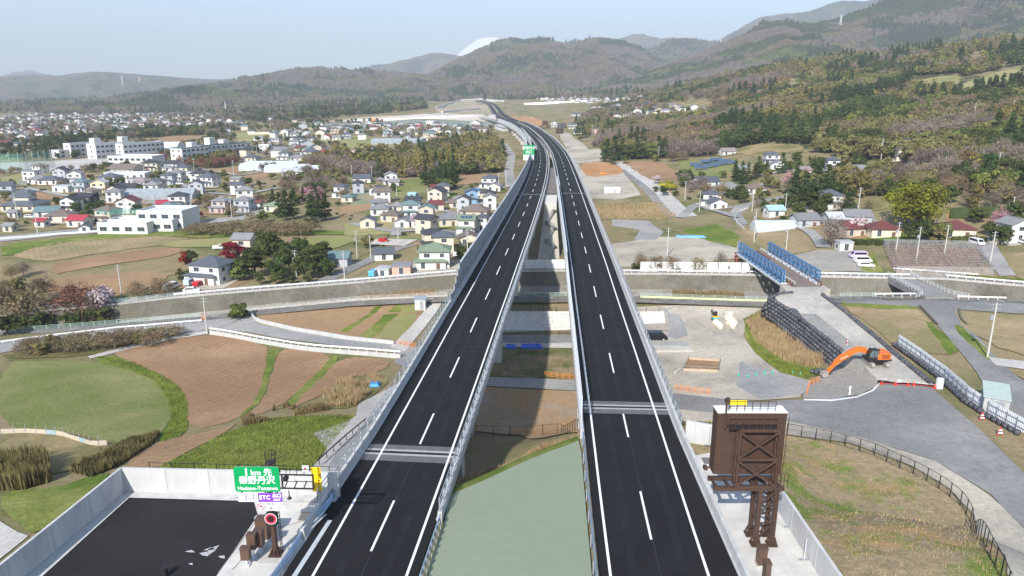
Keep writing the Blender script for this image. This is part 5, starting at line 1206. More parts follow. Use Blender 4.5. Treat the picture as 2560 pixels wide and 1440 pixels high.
# lane bridge over the stream
lb0 = G(2300,768); lx0 = at_z(2296,735,-9.6).x; lx1 = at_z(2362,735,-9.6).x; yn = nb((lx0 + lx1) / 2)[0] - 1.5; yf_ = fb((lx0 + lx1) / 2)[0] + 1.5
t = thing('lane_bridge', 'short concrete lane bridge with silver railings over the stream', 'bridge', (lx0, yn, -15))
MB().prism([(lx0 - .5, yn, 0), (lx1 + .5, yn, 0), (lx1, yf_, 0), (lx0, yf_, 0)], -10.6, -9.2).build('deck', TARM, t)
for x, s_ in ((lx0, 1), (lx1, -1)):
    P_ = Path([Vector((x - s_ * 3.0, yn - .5, -9.4)), Vector((x - s_ * .6, yn + 1, -9.2)), Vector((x, yn + 3, -9.2)), Vector((x + .2 * s_, yf_, -8.9))], .6).smooth(1); q = MB()
    for u in np.arange(0, P_.len, 1.5): q.bar(P_.at(u), P_.at(u, 0, 1.1), .09)
    for h in (.35, .7, 1.1): q.tube(P_.rail(0, h), .05, 5)
    q.build('railing', GALVL, t)
# ---- white hoarding along the far bank
def hoarding(x0, x1, h, label, dy=2.2, pan=3.0, m=None):
    xs = np.arange(x0, x1 - pan * .5, pan); t = thing('white_hoarding', label, 'hoarding', (x0, fb(x0)[0] + dy, fb(x0)[1]), group='white hoarding on the bank')
    for x in xs:
        y, z = fb(x + pan / 2); me = MB().box((0, 0, h / 2), (pan - .04, .12, h)).mesh('panel', m or SHEETW); inst('panel', me, t, (x + pan / 2, y + dy, z + .1))
        if int(x) % 2 == 0: MB().bar((x, y + dy + .2, z), (x, y + dy + .2, z + h), .12).build('stay', GALV, t)
SHEETW = mat('white_sheeting', (.76,.76,.74), .6, .04, .4)
hoarding(bx(1312,672,-13), bx(1425,672,-13), 2.7, 'white hoarding on the river bank between the viaducts'); hoarding(bx(1600,678,-12), bx(1880,680,-11), 2.8, 'long white hoarding on the river bank left of the blue bridge')
# ---- blue truss bridge
BLUET = mat('blue_truss_paint', (.085,.21,.40), .5, .14, .8, spec=.3); RUST = mat('red_brown_steel', (.20,.055,.035), .7, .2, 1)
DECKB = mat('brown_deck', (.20,.155,.13), .8, .15, .5)
dz0 = -7.2
tn = [at_z(1963,704,dz0), at_z(1843,628,dz0)]; bxl = (tn[0].x + tn[1].x) / 2; by0, by1 = tn[0].y, tn[1].y; bxr = bxl + 8.6
t = thing('truss_bridge', 'blue steel panel truss bridge with brown deck over the river', 'bridge', (bxl, by0, dz0))
MB().box(((bxl + bxr) / 2, (by0 + by1) / 2 - 2, dz0 - .15), (5.4, by1 - by0 + 6, .3)).build('deck', DECKB, t)
q = MB()
for y in np.arange(by0, by1, 3): q.box(((bxl + bxr) / 2, y, dz0 - .5), (9.4, .3, .5))
q.build('cross_beam', GALVL, t)
for x in (bxl, bxr):
    nb_ = 12; L = (by1 - by0) / nb_; hgt = 3.1
    fr = MB()
    for dx_ in (-.28, .28):
        for z in (dz0 - .45, dz0 + hgt / 2 - .45, dz0 + hgt - .45): fr.bar((x + dx_, by0, z), (x + dx_, by1, z), .2, .24)
        fr.bar((x + dx_, by0, dz0 - .45), (x + dx_, by0, dz0 + hgt - .45), .22); fr.bar((x + dx_, by1, dz0 - .45), (x + dx_, by1, dz0 + hgt - .45), .22)
    tr = fr.build('truss', BLUET, t)
    for k in range(nb_):
        y = by0 + k * L; q = MB()
        for dx_ in (-.3, .3):
            for z0 in (dz0 - .45, dz0 + hgt / 2 - .45):
                z1 = z0 + hgt / 2; zm = (z0 + z1) / 2
                q.bar((x + dx_, y, zm), (x + dx_, y + L / 2, z1), .12); q.bar((x + dx_, y, zm), (x + dx_, y + L / 2, z0), .12); q.bar((x + dx_, y + L / 2, z1), (x + dx_, y + L, zm), .12); q.bar((x + dx_, y + L / 2, z0), (x + dx_, y + L, zm), .12)
            q.bar((x + dx_, y, dz0 - .45), (x + dx_, y, dz0 + hgt - .45), .14)
        q.build('panel', BLUET, tr)
for x in (bxl + 1.7, bxr - 1.7):
    q = MB()
    for y in np.arange(by0 - 3, by1 + 2, 2): q.bar((x, y, dz0), (x, y, dz0 + .7), .1)
    q.bar((x, by0 - 3, dz0 + .6), (x, by1 + 2, dz0 + .6), .06, .28); q.build('guard_beam', GWHITE, t)
MB().bar((bxl - .6, by0 - 1, dz0 - .75), (bxl - .6, by1, dz0 - .75), .3, .5).build('edge_beam', GALVL, t)
for y, zz_ in ((by0 - 1.2, -12.5), (by1 + .8, -12)):
    q = MB()
    for x in (bxl - .5, (bxl + bxr) / 2, bxr + .5):
        q.bar((x, y, zz_), (x, y, dz0 - .5), .4); q.bar((x, y - 1.3, zz_), (x, y, dz0 - .6), .3)
    for z in (dz0 - .7, dz0 - 1.7, dz0 - 2.7): q.bar((bxl - 1, y, z), (bxr + 1, y, z), .4)
    q.build('trestle', RUST, t)
q = MB()
for s_ in (bxl + .8, bxr - .8):
    for k in range(4): q.bar((s_, by0 - 1 - k * .9, dz0 - .3), (s_, by0 - 1 - k * .9, dz0 + .8), .1)
    q.bar((s_, by0 - .5, dz0 + .8), (s_, by0 - 4, dz0 + .8), .12); q.bar((s_, by0 - .5, dz0 + .3), (s_, by0 - 4, dz0 + .3), .12)
q.build('end_rail', RUST, t)
q = MB().box(((bxl + bxr) / 2, by0 - 5.1, dz0 - .55), (6.0, .35, .9)); q.build('timber_stop', mat('timber_grey', (.34,.28,.23), .85, .2, 2), t)
t2 = thing('plank_stack', 'stack of rusty beams lying on the blue bridge deck', 'beams', (bxl + 4.3, by1 - 6, dz0)); 
for k in range(4): MB().bar((bxl + 4.0 + .3 * k, by1 - 12, dz0 + .15 + .12 * (k % 2)), (bxl + 4.0 + .3 * k, by1 - 1, dz0 + .15 + .12 * (k % 2)), .22).build('beam', RUST, t2)
# ---- ramp and its sandbag walls
RAMPZ = [(-7.35, (1938,742), (2052,738)), (-7.9, (1952,762), (2080,758)), (-8.5, (1985,785), (2115,785)), (-8.8, (2030,818), (2150,815)), (-9.0, (2070,850), (2192,850)), (-9.2, (2110,882), (2232,885)), (-9.3, (2160,915), (2275,920)), (-9.38, (2195,950), (2325,962))]
le_ = [at_z(*a, z) for z, a, c_ in RAMPZ]; ri_ = [at_z(*c_, z) for z, a, c_ in RAMPZ]
RAMPM = mix_mat('ramp_grit', [(.44,.41,.36), (.36,.345,.31), (.50,.46,.40)], [.12, .06], bump=.4, bscale=4)
lw = [Vector((p.x - .4, p.y - .2, Z(p.x, p.y) - 1)) for p in le_]; rw_ = [Vector((p.x + .6, p.y, Z(p.x, p.y) - 1)) for p in ri_]
ax0, ax1 = bxl + .8, bxr - .8
tag(MB().sweep([lw, le_, ri_, rw_], closed=False).quad(Vector((ax0, by0 - 5, dz0)), le_[0], ri_[0], Vector((ax1, by0 - 5, dz0))).build('ramp', RAMPM), kind='structure', label='pale grit ramp rising to the blue bridge')
tag(MB().prism([(ax0 - 2, by0 - 5.4, 0), (ax1 + 1.5, by0 - 5.4, 0), (ax1 + 1.5, by0 - 1.5, 0), (ax0 - 2, by0 - 1.5, 0)], -13, dz0 - .5).build('ramp_head', RAMPM), kind='structure')
cm_ = [a.lerp(c_, .42) + Vector((0,0,.03)) for a, c_ in zip(le_, ri_)]
tag(MB().sweep([[p + Vector((0,0,.03)) for p in le_[2:7]], cm_[2:7]], closed=False).build('fresh_grit', mix_mat('fresh_grit', [(.27,.265,.245), (.32,.31,.28)], [.2], bump=.5, bscale=3)), kind='structure')
BAG = mat('black_sandbag', (.075,.077,.088), .55, .25, 2.5, bump=.5, bscale=6, spec=.4, rnd=.3)
bm = bmesh.new(); bmesh.ops.create_icosphere(bm, subdivisions=1, radius=.5)
for v_ in bm.verts: v_.co.z = max(-.38, min(.38, v_.co.z * 1.25)); v_.co *= 1 + .12 * math.sin(v_.co.x * 9 + v_.co.y * 5)
BAGM = bpy.data.meshes.new('sandbag'); bm.to_mesh(BAGM); bm.free(); BAGM.materials.append(BAG)
for p_ in BAGM.polygons: p_.use_smooth = True
def bagwall(edge, rows, label, out, maxn=280):
    P_ = Path(edge, 1.0); t = thing('sandbag_wall', label, 'sandbags', P_.at(0)); n = 0
    for r_ in range(rows):
        for u in np.arange(.5 + .5 * (r_ % 2), P_.len, 1.12):
            p = P_.at(u, out * (.25 + .30 * r_), .22 - .68 * r_)
            if p.z < Z(p.x, p.y) - .6 or n >= maxn: continue
            inst('sandbag', BAGM, t, p, rot=(random.uniform(-.2,.2), random.uniform(-.2,.2), P_.ang(u) + random.uniform(-.3,.3)), scale=(random.uniform(1.05,1.3), random.uniform(.95,1.2), random.uniform(.9,1.15))); n += 1
    return t
hd = [at_z(1985,734,-7.4), at_z(1950,737,-7.4), at_z(1925,748,-7.5)]
bagwall(hd + le_[1:6], 6, 'tall wall of black sandbags holding the left side of the ramp', 1)
bagwall(ri_[0:], 2, 'low wall of black sandbags along the right edge of the ramp', -1)
P2 = [at_z(1963,772,-8.0), at_z(1990,778,-8.2), at_z(1999,790,-8.3), at_z(2002,800,-8.5)]; bagwall(P2, 2, 'short stub of black sandbags standing on the ramp', 1)
P3 = [G(2245,862), G(2300,900), G(2360,945), G(2420,1000), G(2480,1040), G(2560,1085)]
bagwall([p + Vector((-.9,-.6,.2)) for p in P3], 1, 'row of black sandbags at the foot of the white sheet fence', 1, 110)
# ---- white sheet fence
P_ = Path(P3 + [G(2660,1140)], 1.0); P_.q[:, 2] = zt(P_.q[:, 0], P_.q[:, 1])
t = thing('sheet_fence', 'white corrugated sheet fence on posts between the ramp and the lane', 'fence', P_.at(0))
CORR = mat('white_corrugated', (.70,.72,.76), .5, .06, 1, spec=.4, rnd=.05)
prof = []
for k in range(13): prof.append((-.5 + k / 12, .03 * (1 if k % 4 < 2 else -1)))
sm_ = MB().add([(x, y, 0) for x, y in prof] + [(x, y, 2.05) for x, y in prof], [(k, k + 1, 14 + k, 13 + k) for k in range(12)]).mesh('sheet', CORR)
pm_ = MB().box((0, .12, .9), (.08, .08, 2.2)).mesh('post', GALV)
for u in np.arange(.5, P_.len, 1.0): inst('sheet', sm_, t, P_.at(u, 0, .1), P_.ang(u))
for u in np.arange(0, P_.len, 2.0): inst('post', pm_, t, P_.at(u, 0, 0), P_.ang(u) + math.pi)
MB().tube(P_.rail(.12, .7), .04, 5).tube(P_.rail(.12, 1.6), .04, 5).build('rail', GALV, t)
# ---- excavator
ORN = mat('excavator_orange', (.72,.155,.02), .45, .08, 1, spec=.4); DARKG = mat('dark_window', (.015,.018,.022), .12, .1, spec=.6); TRK = mat('track_steel', (.30,.27,.24), .8, .2, 3)
E = at_z(2189,912,-9.3); ey = E.y
t = thing('excavator', 'orange crawler excavator digging from the ramp edge with its boom lowered', 'excavator', E)
for px in (2171, 2207):
    x = at_y(px, 905, ey).x; o = MB().side([(-1.9,.25),(-1.7,0),(1.7,0),(1.9,.25),(1.9,.6),(1.7,.85),(-1.7,.85),(-1.9,.6)], .6).mesh('track', TRK); inst('track', o, t, (x, ey, -9.28), R(90))
MB().box((E.x, ey, -8.6), (1.9, 1.6, .5)).cyl((E.x, ey, -8.4), .7, .35, 14).build('undercarriage', BLACKS, t)
zh = -8.1; xb0 = at_y(2166,870,ey).x; xb1 = at_y(2218,880,ey).x
hb = MB().box(((xb0 + xb1) / 2 + .2, ey, zh + .1), (xb1 - xb0 + .2, 2.7, .3)); hb.build('turntable_frame', BLACKS, t)
xm = at_y(2188,870,ey).x
MB().add([(xm, ey-1.35, zh+.25),(xb1, ey-1.3, zh+.25),(xb1+.3, ey-.9, zh+.35),(xb1+.3, ey+.9, zh+.35),(xb1, ey+1.3, zh+.25),(xm, ey+1.35, zh+.25), (xm, ey-1.35, zh+1.35),(xb1, ey-1.3, zh+1.35),(xb1+.3, ey-.9, zh+1.2),(xb1+.3, ey+.9, zh+1.2),(xb1, ey+1.3, zh+1.35),(xm, ey+1.35, zh+1.35)],
   [(5,4,3,2,1,0),(6,7,8,9,10,11)] + [(i, (i+1)%6, 6+(i+1)%6, 6+i) for i in range(6)]).build('engine_house', ORN, t)
q = MB()
for k in range(4): q.box(((xm + xb1) / 2 + .2, ey - 1.36, zh + .5 + k * .2), (1.3, .03, .07))
q.cyl((xm + .9, ey + .3, zh + 1.35), .09, .4, 8).build('grille', BLACKS, t)
cabx = (xb0 + xm) / 2 + .05
cb = MB().side([(-.85,0),(.85,0),(.85,1.75),(-.45,1.8),(-.85,1.0)], 1.15, off=(cabx, ey - .75, zh + .25)).build('cab', BLACKS, t)
MB().side([(-.72,.5),(.0,.35),(.0,1.6),(-.42,1.65),(-.72,1.0)], 1.19, off=(cabx, ey - .75, zh + .25)).side([(.1,.45),(.72,.45),(.72,1.6),(.1,1.6)], 1.19, off=(cabx, ey - .75, zh + .25)).build('window', mat('cab_glass', (.10,.13,.14), .08, .2, spec=.7), cb)
q = MB(); q.tube([(cabx - .4, ey - .2, zh + 2.0), (cabx - .3, ey - .2, zh + 2.6), (cabx + .4, ey - .2, zh + 2.6), (cabx + .6, ey - .2, zh + 1.9)], .035, 5); q.build('guard_bar', BLACKS, t)
def flatbar(pts_top, pts_bot, w, m, name, parent, y):
    a = [at_y(*p, y) for p in pts_top]; c_ = [at_y(*p, y) for p in pts_bot]; n = len(a); pl_ = a + c_[::-1]; k = len(pl_)
    return MB().add([(p.x, y - w/2, p.z) for p in pl_] + [(p.x, y + w/2, p.z) for p in pl_], [tuple(range(k)), tuple(range(2*k-1, k-1, -1))] + [((i+1)%k, i, k+i, k+(i+1)%k) for i in range(k)]).build(name, m, parent)
by_ = ey + .1
bo = flatbar([(2167,870),(2150,866),(2138,868),(2115,880),(2096,891)], [(2166,884),(2152,879),(2140,880),(2118,893),(2098,905)], .55, ORN, 'boom', t, by_)
stk = flatbar([(2102,888),(2090,897),(2078,913),(2067,926)], [(2097,906),(2089,912),(2080,921),(2071,932)], .42, ORN, 'stick', t, by_)
MB().bar(at_y(2160,884,by_), at_y(2138,873,by_), .16).bar(at_y(2128,866,by_), at_y(2104,884,by_), .14).build('hydraulic_cylinder', GALV, bo)
b0 = at_y(2068,930,by_); MB().side([(0,.2),(-.9,.0),(-1.1,-.6),(-.5,-1.0),(.1,-.5)], 1.1, off=(b0.x, by_, b0.z)).build('bucket', TRK, stk)
p = at_y(2110,897,by_-.29); me = text_mesh('HITACHI', .38); me.materials.clear(); me.materials.append(SWHITE); inst('lettering', me, bo, (p.x, by_ - .285, p.z + .22), rot=(R(90), R(-27), 0))
# spoil bags beneath the bucket
g = G(2050,935)
t = thing('spoil_bags', 'heap of dark torn sandbags under the excavator bucket', 'sandbags', g)
for k in range(14): inst('sandbag', BAGM, t, g + Vector((random.uniform(-2.2,1.6), random.uniform(-1,1), .25 + random.uniform(0,.5))), rz=random.uniform(0,3), scale=random.uniform(.7,1.1))
# ---- barriers, cones, boxes in the work yard
OBAR = mat('orange_barrier', (.85,.28,.04), .5, .06)
def pipe_barrier(px, label, h=1.1, step=1.2, grp='orange pipe barriers', m=OBAR, name='pipe_barrier'):
    P_ = gpath(px, .8); t = thing(name, label, 'barrier', P_.at(0), group=grp); q = MB()
    for u in np.arange(0, P_.len + .01, step): MB().bar(P_.at(u), P_.at(u, 0, h), .07).build('post', m, t)
    for hh in (.25, .55, .8, h): MB().tube(P_.rail(0, hh), .03, 5).build('rail', m, t)
    return t
pipe_barrier([(1362,942),(1400,946),(1442,950)], 'orange pipe barrier standing under the viaducts'); pipe_barrier([(1688,975),(1730,982),(1778,988)], 'orange pipe barrier beside the right viaduct in the yard')
pipe_barrier([(2016,990),(2022,965),(2050,955)], 'orange pipe barrier at the foot of the gravel slope by the excavator'); pipe_barrier([(995,862),(1022,866),(1040,872)], 'orange pipe barrier closing the concrete strip by the left viaduct')
pipe_barrier([(1040,742),(1072,746)], 'orange pipe barrier behind the corrugated shed', h=.9)
pipe_barrier([(505,800),(517,801)], 'orange pipe barrier beside the lane junction', step=.8)
def cone(px, py, m, label, grp, h=.75):
    p = G(px, py) + Vector((0,0,.12)); t = thing('traffic_cone', label, 'cone', p, group=grp)
    MB().box(p + Vector((0,0,.03)), (.5,.5,.06)).build('foot', m, t); MB().tube([p, p + Vector((0,0,h))], [.2, .04], 10).build('body', m, t); MB().tube([p + Vector((0,0,h*.45)), p + Vector((0,0,h*.72))], [.125, .085], 10).build('band', SWHITE, t)
TEALC = mat('teal_cone', (.06,.42,.30), .5, .05); REDC = mat('red_cone', (.75,.05,.035), .5, .05)
for px, py in ((1846,941),(1869,944),(1890,940),(1911,937),(1931,936),(1981,937),(2000,940)): cone(px, py, TEALC, 'green and white traffic cone in the row across the yard road', 'green cones across the yard')
for px, py in ((2203,962),(2238,965),(2270,966),(2284,966),(2336,972)): cone(px, py, REDC, 'red traffic cone holding the barrier bars below the ramp', 'red cones below the ramp')
for a, c_, lb in (((2203,962),(2238,965),'white barrier bar with a notice resting between red cones next to the gravel slope'), ((2238,965),(2270,966),'white barrier bar between two red cones below the excavator'), ((2284,966),(2336,972),'longest white barrier bar reaching towards the white box sign')):
    p, q_ = G(*a) + Vector((0,0,.72)), G(*c_) + Vector((0,0,.72)); t = thing('barrier_bar', lb, 'barrier', p); MB().bar(p, q_, .05).build('bar', GWHITE, t); MB().bar(p - Vector((0,0,.35)), q_ - Vector((0,0,.35)), .05).build('lower_bar', SRED, t)
    if 'longest' not in lb: MB().box(p + Vector((.5,-.05,.15)), (.7,.03,.45)).build('notice', SWHITE, t)
p = G(2347,972); t = thing('box_sign', 'upright white box sign at the end of the cone row', 'sign', p); MB().box(p + Vector((0,0,.95)), (.95,.5,1.8)).build('body', SWHITE, t); MB().box(p + Vector((0,0,.05)), (1.1,.7,.1)).build('foot', GALV, t)
p = G(2123,988); t = thing('marker_post', 'thin white marker post on the gravel slope', 'post', p); MB().box(p + Vector((0,0,.8)), (.28,.12,1.6)).build('body', SWHITE, t); MB().box(p + Vector((0,0,.03)), (.4,.3,.08)).build('foot', GALV, t)
p = at_z(2117,863,-9.05); t = thing('range_pole', 'white striped range pole standing on the ramp', 'pole', p)
for k in range(5): MB().cyl(p + Vector((0,0,.35*k)), .07, .33, 8).build('segment', SWHITE if k % 2 == 0 else SRED, t)
for px, py, lb in ((2455,1052,'red and white folding barrier by the white sheet fence'), (2500,1090,'red cone frame lying beside the haul road')):
    p = G(px, py); t = thing('folding_barrier', lb, 'barrier', p); MB().bar(p + Vector((-.4,0,0)), p + Vector((0,.2,1.3)), .08).bar(p + Vector((.4,0,0)), p + Vector((0,.2,1.3)), .08).build('leg', REDC, t); MB().bar(p + Vector((-.3,0,.45)), p + Vector((.3,.05,.45)), .16).bar(p + Vector((-.2,.1,.85)), p + Vector((.2,.1,.85)), .16).build('board', SWHITE, t)
# sand pit frame, stack of boards, white sacks, mini excavator
p4 = [G(*q) for q in ((1708,928),(1795,932),(1800,905),(1722,900))]
t = thing('sand_pit', 'wooden framed earth pit with pipe rails in the yard', 'pit', p4[0])
MB().add([p + Vector((0,0,.15)) for p in p4], [(0,1,2,3)]).build('soil', SOIL3, t)
for i in range(4):
    a, c_ = p4[i], p4[(i + 1) % 4]; MB().bar(a + Vector((0,0,.35)), c_ + Vector((0,0,.35)), .15, .5).build('board', mat('pale_timber', (.48,.38,.27), .8, .15, 2), t); q = MB()
    for k in range(5): u = a.lerp(c_, k / 4); q.bar(u, u + Vector((0,0,1.1)), .05)
    q.bar(a + Vector((0,0,1.1)), c_ + Vector((0,0,1.1)), .05).build('rail', GALV, t)
p = G(1694,930); tag(MB().box(p + Vector((0,0,.15)), (2.6,.5,.3), R(55)).box(p + Vector((.1,0,.38)), (2.5,.4,.14), R(55)).build('board_stack', CONC), 'grey stack of boards beside the wooden framed pit', 'boards')
SACK = mat('cream_sack', (.72,.64,.50), .8, .12, 2, bump=.4, rnd=.1)
bm = bmesh.new(); bmesh.ops.create_icosphere(bm, subdivisions=2, radius=.6)
for v_ in bm.verts: v_.co.z = max(-.45, v_.co.z); v_.co *= 1 + .10 * math.sin(v_.co.x * 7 + 3 * v_.co.z) + .06 * math.sin(v_.co.y * 13)
SACKM = bpy.data.meshes.new('sack'); bm.to_mesh(SACKM); bm.free(); SACKM.materials.append(SACK)
for px, py in ((1818,800),(1828,806),(1836,812),(1822,812),(1832,820),(1790,812),(1797,816),(1800,822)):
    o = inst('rubble_sack', SACKM, None, G(px, py) + Vector((0,0,.5)), random.uniform(0,3), scale=random.uniform(1.0,1.4)); tag(o, 'cream rubble sack in the pile beside the mini excavator', 'sack', 'rubble sacks in the yard')
p = G(1822,792); t = thing('site_crate', 'pale plastic crate standing beyond the rubble sacks', 'crate', p); MB().box(p + Vector((0,0,.5)), (1.3,1.0,1.0), .2).build('body', SACK, t); MB().box(p + Vector((0,0,1.03)), (1.4,1.1,.1), .2).build('lid', SWHITE, t)
p = G(1787,802); t = thing('mini_excavator', 'small teal and yellow mini excavator parked in the yard', 'excavator', p)
for s_ in (-.5,.5): MB().box(p + Vector((s_,0,.2)), (.35,1.7,.4)).build('track', BLACKS, t)
MB().box(p + Vector((0,-.2,.75)), (1.3,1.4,.5)).build('body', mat('teal_paint', (.05,.38,.42), .45, .05), t); MB().box(p + Vector((0,-.2,1.12)), (1.25,1.3,.24)).build('hood', mat('yellow_paint', (.75,.45,.05), .45, .05), t)
MB().box(p + Vector((0,.1,1.7)), (.8,.7,.9)).build('cab', BLACKS, t); MB().bar(p + Vector((-.3,.7,.9)), p + Vector((-.4,1.5,2.3)), .18).bar(p + Vector((-.4,1.5,2.3)), p + Vector((-.4,2.2,1.2)), .15).build('boom', BLACKS, t)
# white corrugated shed, low paved platform by the van
def shed(px, py, w, d, h, label, mw, mr, yaw=0.0, over=.15, slope=.25, cat='shed', name='shed', group=None):
    p = G(px, py); t = thing(name, label, cat, p, yaw, group=group, local=True)
    b = MB().add([(-w/2,-d/2,-.4),(w/2,-d/2,-.4),(w/2,d/2,-.4),(-w/2,d/2,-.4),(-w/2,-d/2,h),(w/2,-d/2,h),(w/2,d/2,h+slope),(-w/2,d/2,h+slope)], [(0,1,5,4),(1,2,6,5),(2,3,7,6),(3,0,4,7)]); b.build('wall', mw, t)
    o = over; MB().add([(-w/2-o,-d/2-o,h-.02),(w/2+o,-d/2-o,h-.02),(w/2+o,d/2+o,h+slope+.02),(-w/2-o,d/2+o,h+slope+.02),(-w/2-o,-d/2-o,h+.1),(w/2+o,-d/2-o,h+.1),(w/2+o,d/2+o,h+slope+.14),(-w/2-o,d/2+o,h+slope+.14)], [(3,2,1,0),(4,5,6,7),(0,1,5,4),(1,2,6,5),(2,3,7,6),(3,0,4,7)]).build('roof', mr, t)
    MB().box((w * .15, -d/2 - .02, h * .45), (min(1.2, w * .35), .05, h * .8)).build('door', GALV, t)
    return t
shed(1052,771,2.6,2.6,2.6,'small white corrugated shed beside the left viaduct', mat('grey_corrugated', (.58,.59,.60), .55, .08, 1), GALV)
pa = [G(*q) for q in ((1630,868),(1726,868),(1734,880),(1640,882))]
tag(MB().prism([(p.x, p.y) for p in pa], pa[0].z - .5, pa[0].z + .5).build('kerb', CONC), kind='structure'); patch('road', [(1633,853),(1722,854),(1727,866),(1638,868)], TARM2)
# ---- revetment and sunken road beneath the viaducts
rb = [at_z(px, 836, -15.3) for px in (1230,1300,1440,1600,1668)]; rt = [at_z(px, 778, -12.3) for px in (1230,1300,1440,1600,1660)]
t = thing('revetment', 'pale concrete block revetment under the viaducts', 'wall', rb[0]); rows = 7; cols = 46
REV = mat('revetment_block', (.66,.63,.57), .85, .10, 1.0, bump=.1, rnd=.06); n = 0
lo = Path(rb, 1.0); hi = Path(rt, 1.0)
MB().sweep([[p + Vector((0,.15,-.6)) for p in lo.rail(0,0)[:0]] or [lo.at(lo.len*k/40) + Vector((0,.12,-.6)) for k in range(41)], [hi.at(hi.len*k/40) + Vector((0,.12,0)) for k in range(41)]], closed=False).build('backing', PARAD, t)
for r_ in range(rows):
    for k in range(cols - 6):
        if n >= 298: break
        u0, u1 = (k + .02) / (cols - 6), (k + .98) / (cols - 6); v0, v1 = (r_ + .03) / rows, (r_ + .97) / rows
        f_ = lambda u, v: lo.at(lo.len * u).lerp(hi.at(hi.len * u), v)
        MB().add([f_(u0, v0), f_(u1, v0), f_(u1, v1), f_(u0, v1)], [(0, 1, 2, 3)]).build('block', REV, t); n += 1
patch('road', [(1230,838),(1300,839),(1440,838),(1600,839),(1640,846),(1600,858),(1440,858),(1250,858)], TARM)
patch('pavement', [(1240,858),(1440,858),(1600,858),(1640,868),(1440,872),(1240,868)], CONC)
patch('road', [(1215,944),(1330,946),(1445,952),(1560,960),(1560,982),(1445,978),(1330,972),(1200,966)], TARM2)
patch('bare_earth', [(1200,968),(1330,974),(1450,980),(1455,1085),(1300,1088),(1170,1080)], mix_mat('yard_earth', [(.33,.25,.17), (.36,.31,.24), (.40,.25,.13)], [.12, .08]))
patch('bare_earth', [(1290,876),(1440,876),(1440,944),(1250,942)], mix_mat('rough_verge', [(.20,.17,.10), (.09,.12,.03), (.33,.24,.15)], [.2, .1]))
TARP = mat('blue_tarp', (.02,.12,.62), .45, .15, 1.5, bump=.4, bscale=3, spec=.4)
def tarp(px0, px1, py, h, label, m=None, d=1.6):
    a, c_ = G(px0, py), G(px1, py); L = (c_ - a).length; n_ = 10; b = MB(); rr = [[], [], [], [], []]
    for k in range(n_ + 1):
        p = a.lerp(c_, k / n_); hh = h * (.8 + .3 * math.sin(k * 1.9) * .5 + .1 * math.sin(k * 3.3)) * (1 if 0 < k < n_ else .25)
        for j, (y, z) in enumerate(((-d * .6, -.1), (-d * .42, .6), (0, 1), (d * .42, .62), (d * .6, -.1))): rr[j].append((p.x, p.y + y, p.z + .08 + z * hh))
    t = thing('tarp_pile', label, 'tarp', a); b.sweep(rr, closed=False).build('cover', m or TARP, t, smooth=True); MB().tube([(q[0], q[1] - .02, q[2]) for q in rr[1]], .03, 4).build('rope', GWHITE, t)
    return t
tarp(1302,1356,868,.9,'long pile under a blue tarpaulin below the viaducts'); tarp(1264,1290,868,.8,'short pile under a blue tarpaulin next to the viaduct pier')
tarp(926,950,966,1.0,'bright blue tarpaulin bundle beside the left viaduct', mat('bright_blue_tarp', (.02,.28,.72), .45, .1, 2)); tarp(1690,1762,592,.4,'flat light blue tarpaulin on the green patch', mat('sky_tarp', (.16,.48,.80), .5, .1, 2), d=4)
rail_fence(Path([p + Vector((0,-.4,.1)) for p in rt], 1.5), 'dark railing along the top of the revetment', BLACKS, step=3); rail_fence(Path([p + Vector((0,-1.2,.3)) for p in rb], 1.5), 'dark railing along the foot of the revetment', BLACKS, step=3)
fence([(1190,1090),(1240,1092),(1300,1094),(1350,1090),(1400,1085),(1448,1082)], 1.8, 2.5, (.2, 1.7), 'black fence below the green median under the viaducts', BLACKS, pw=.08)
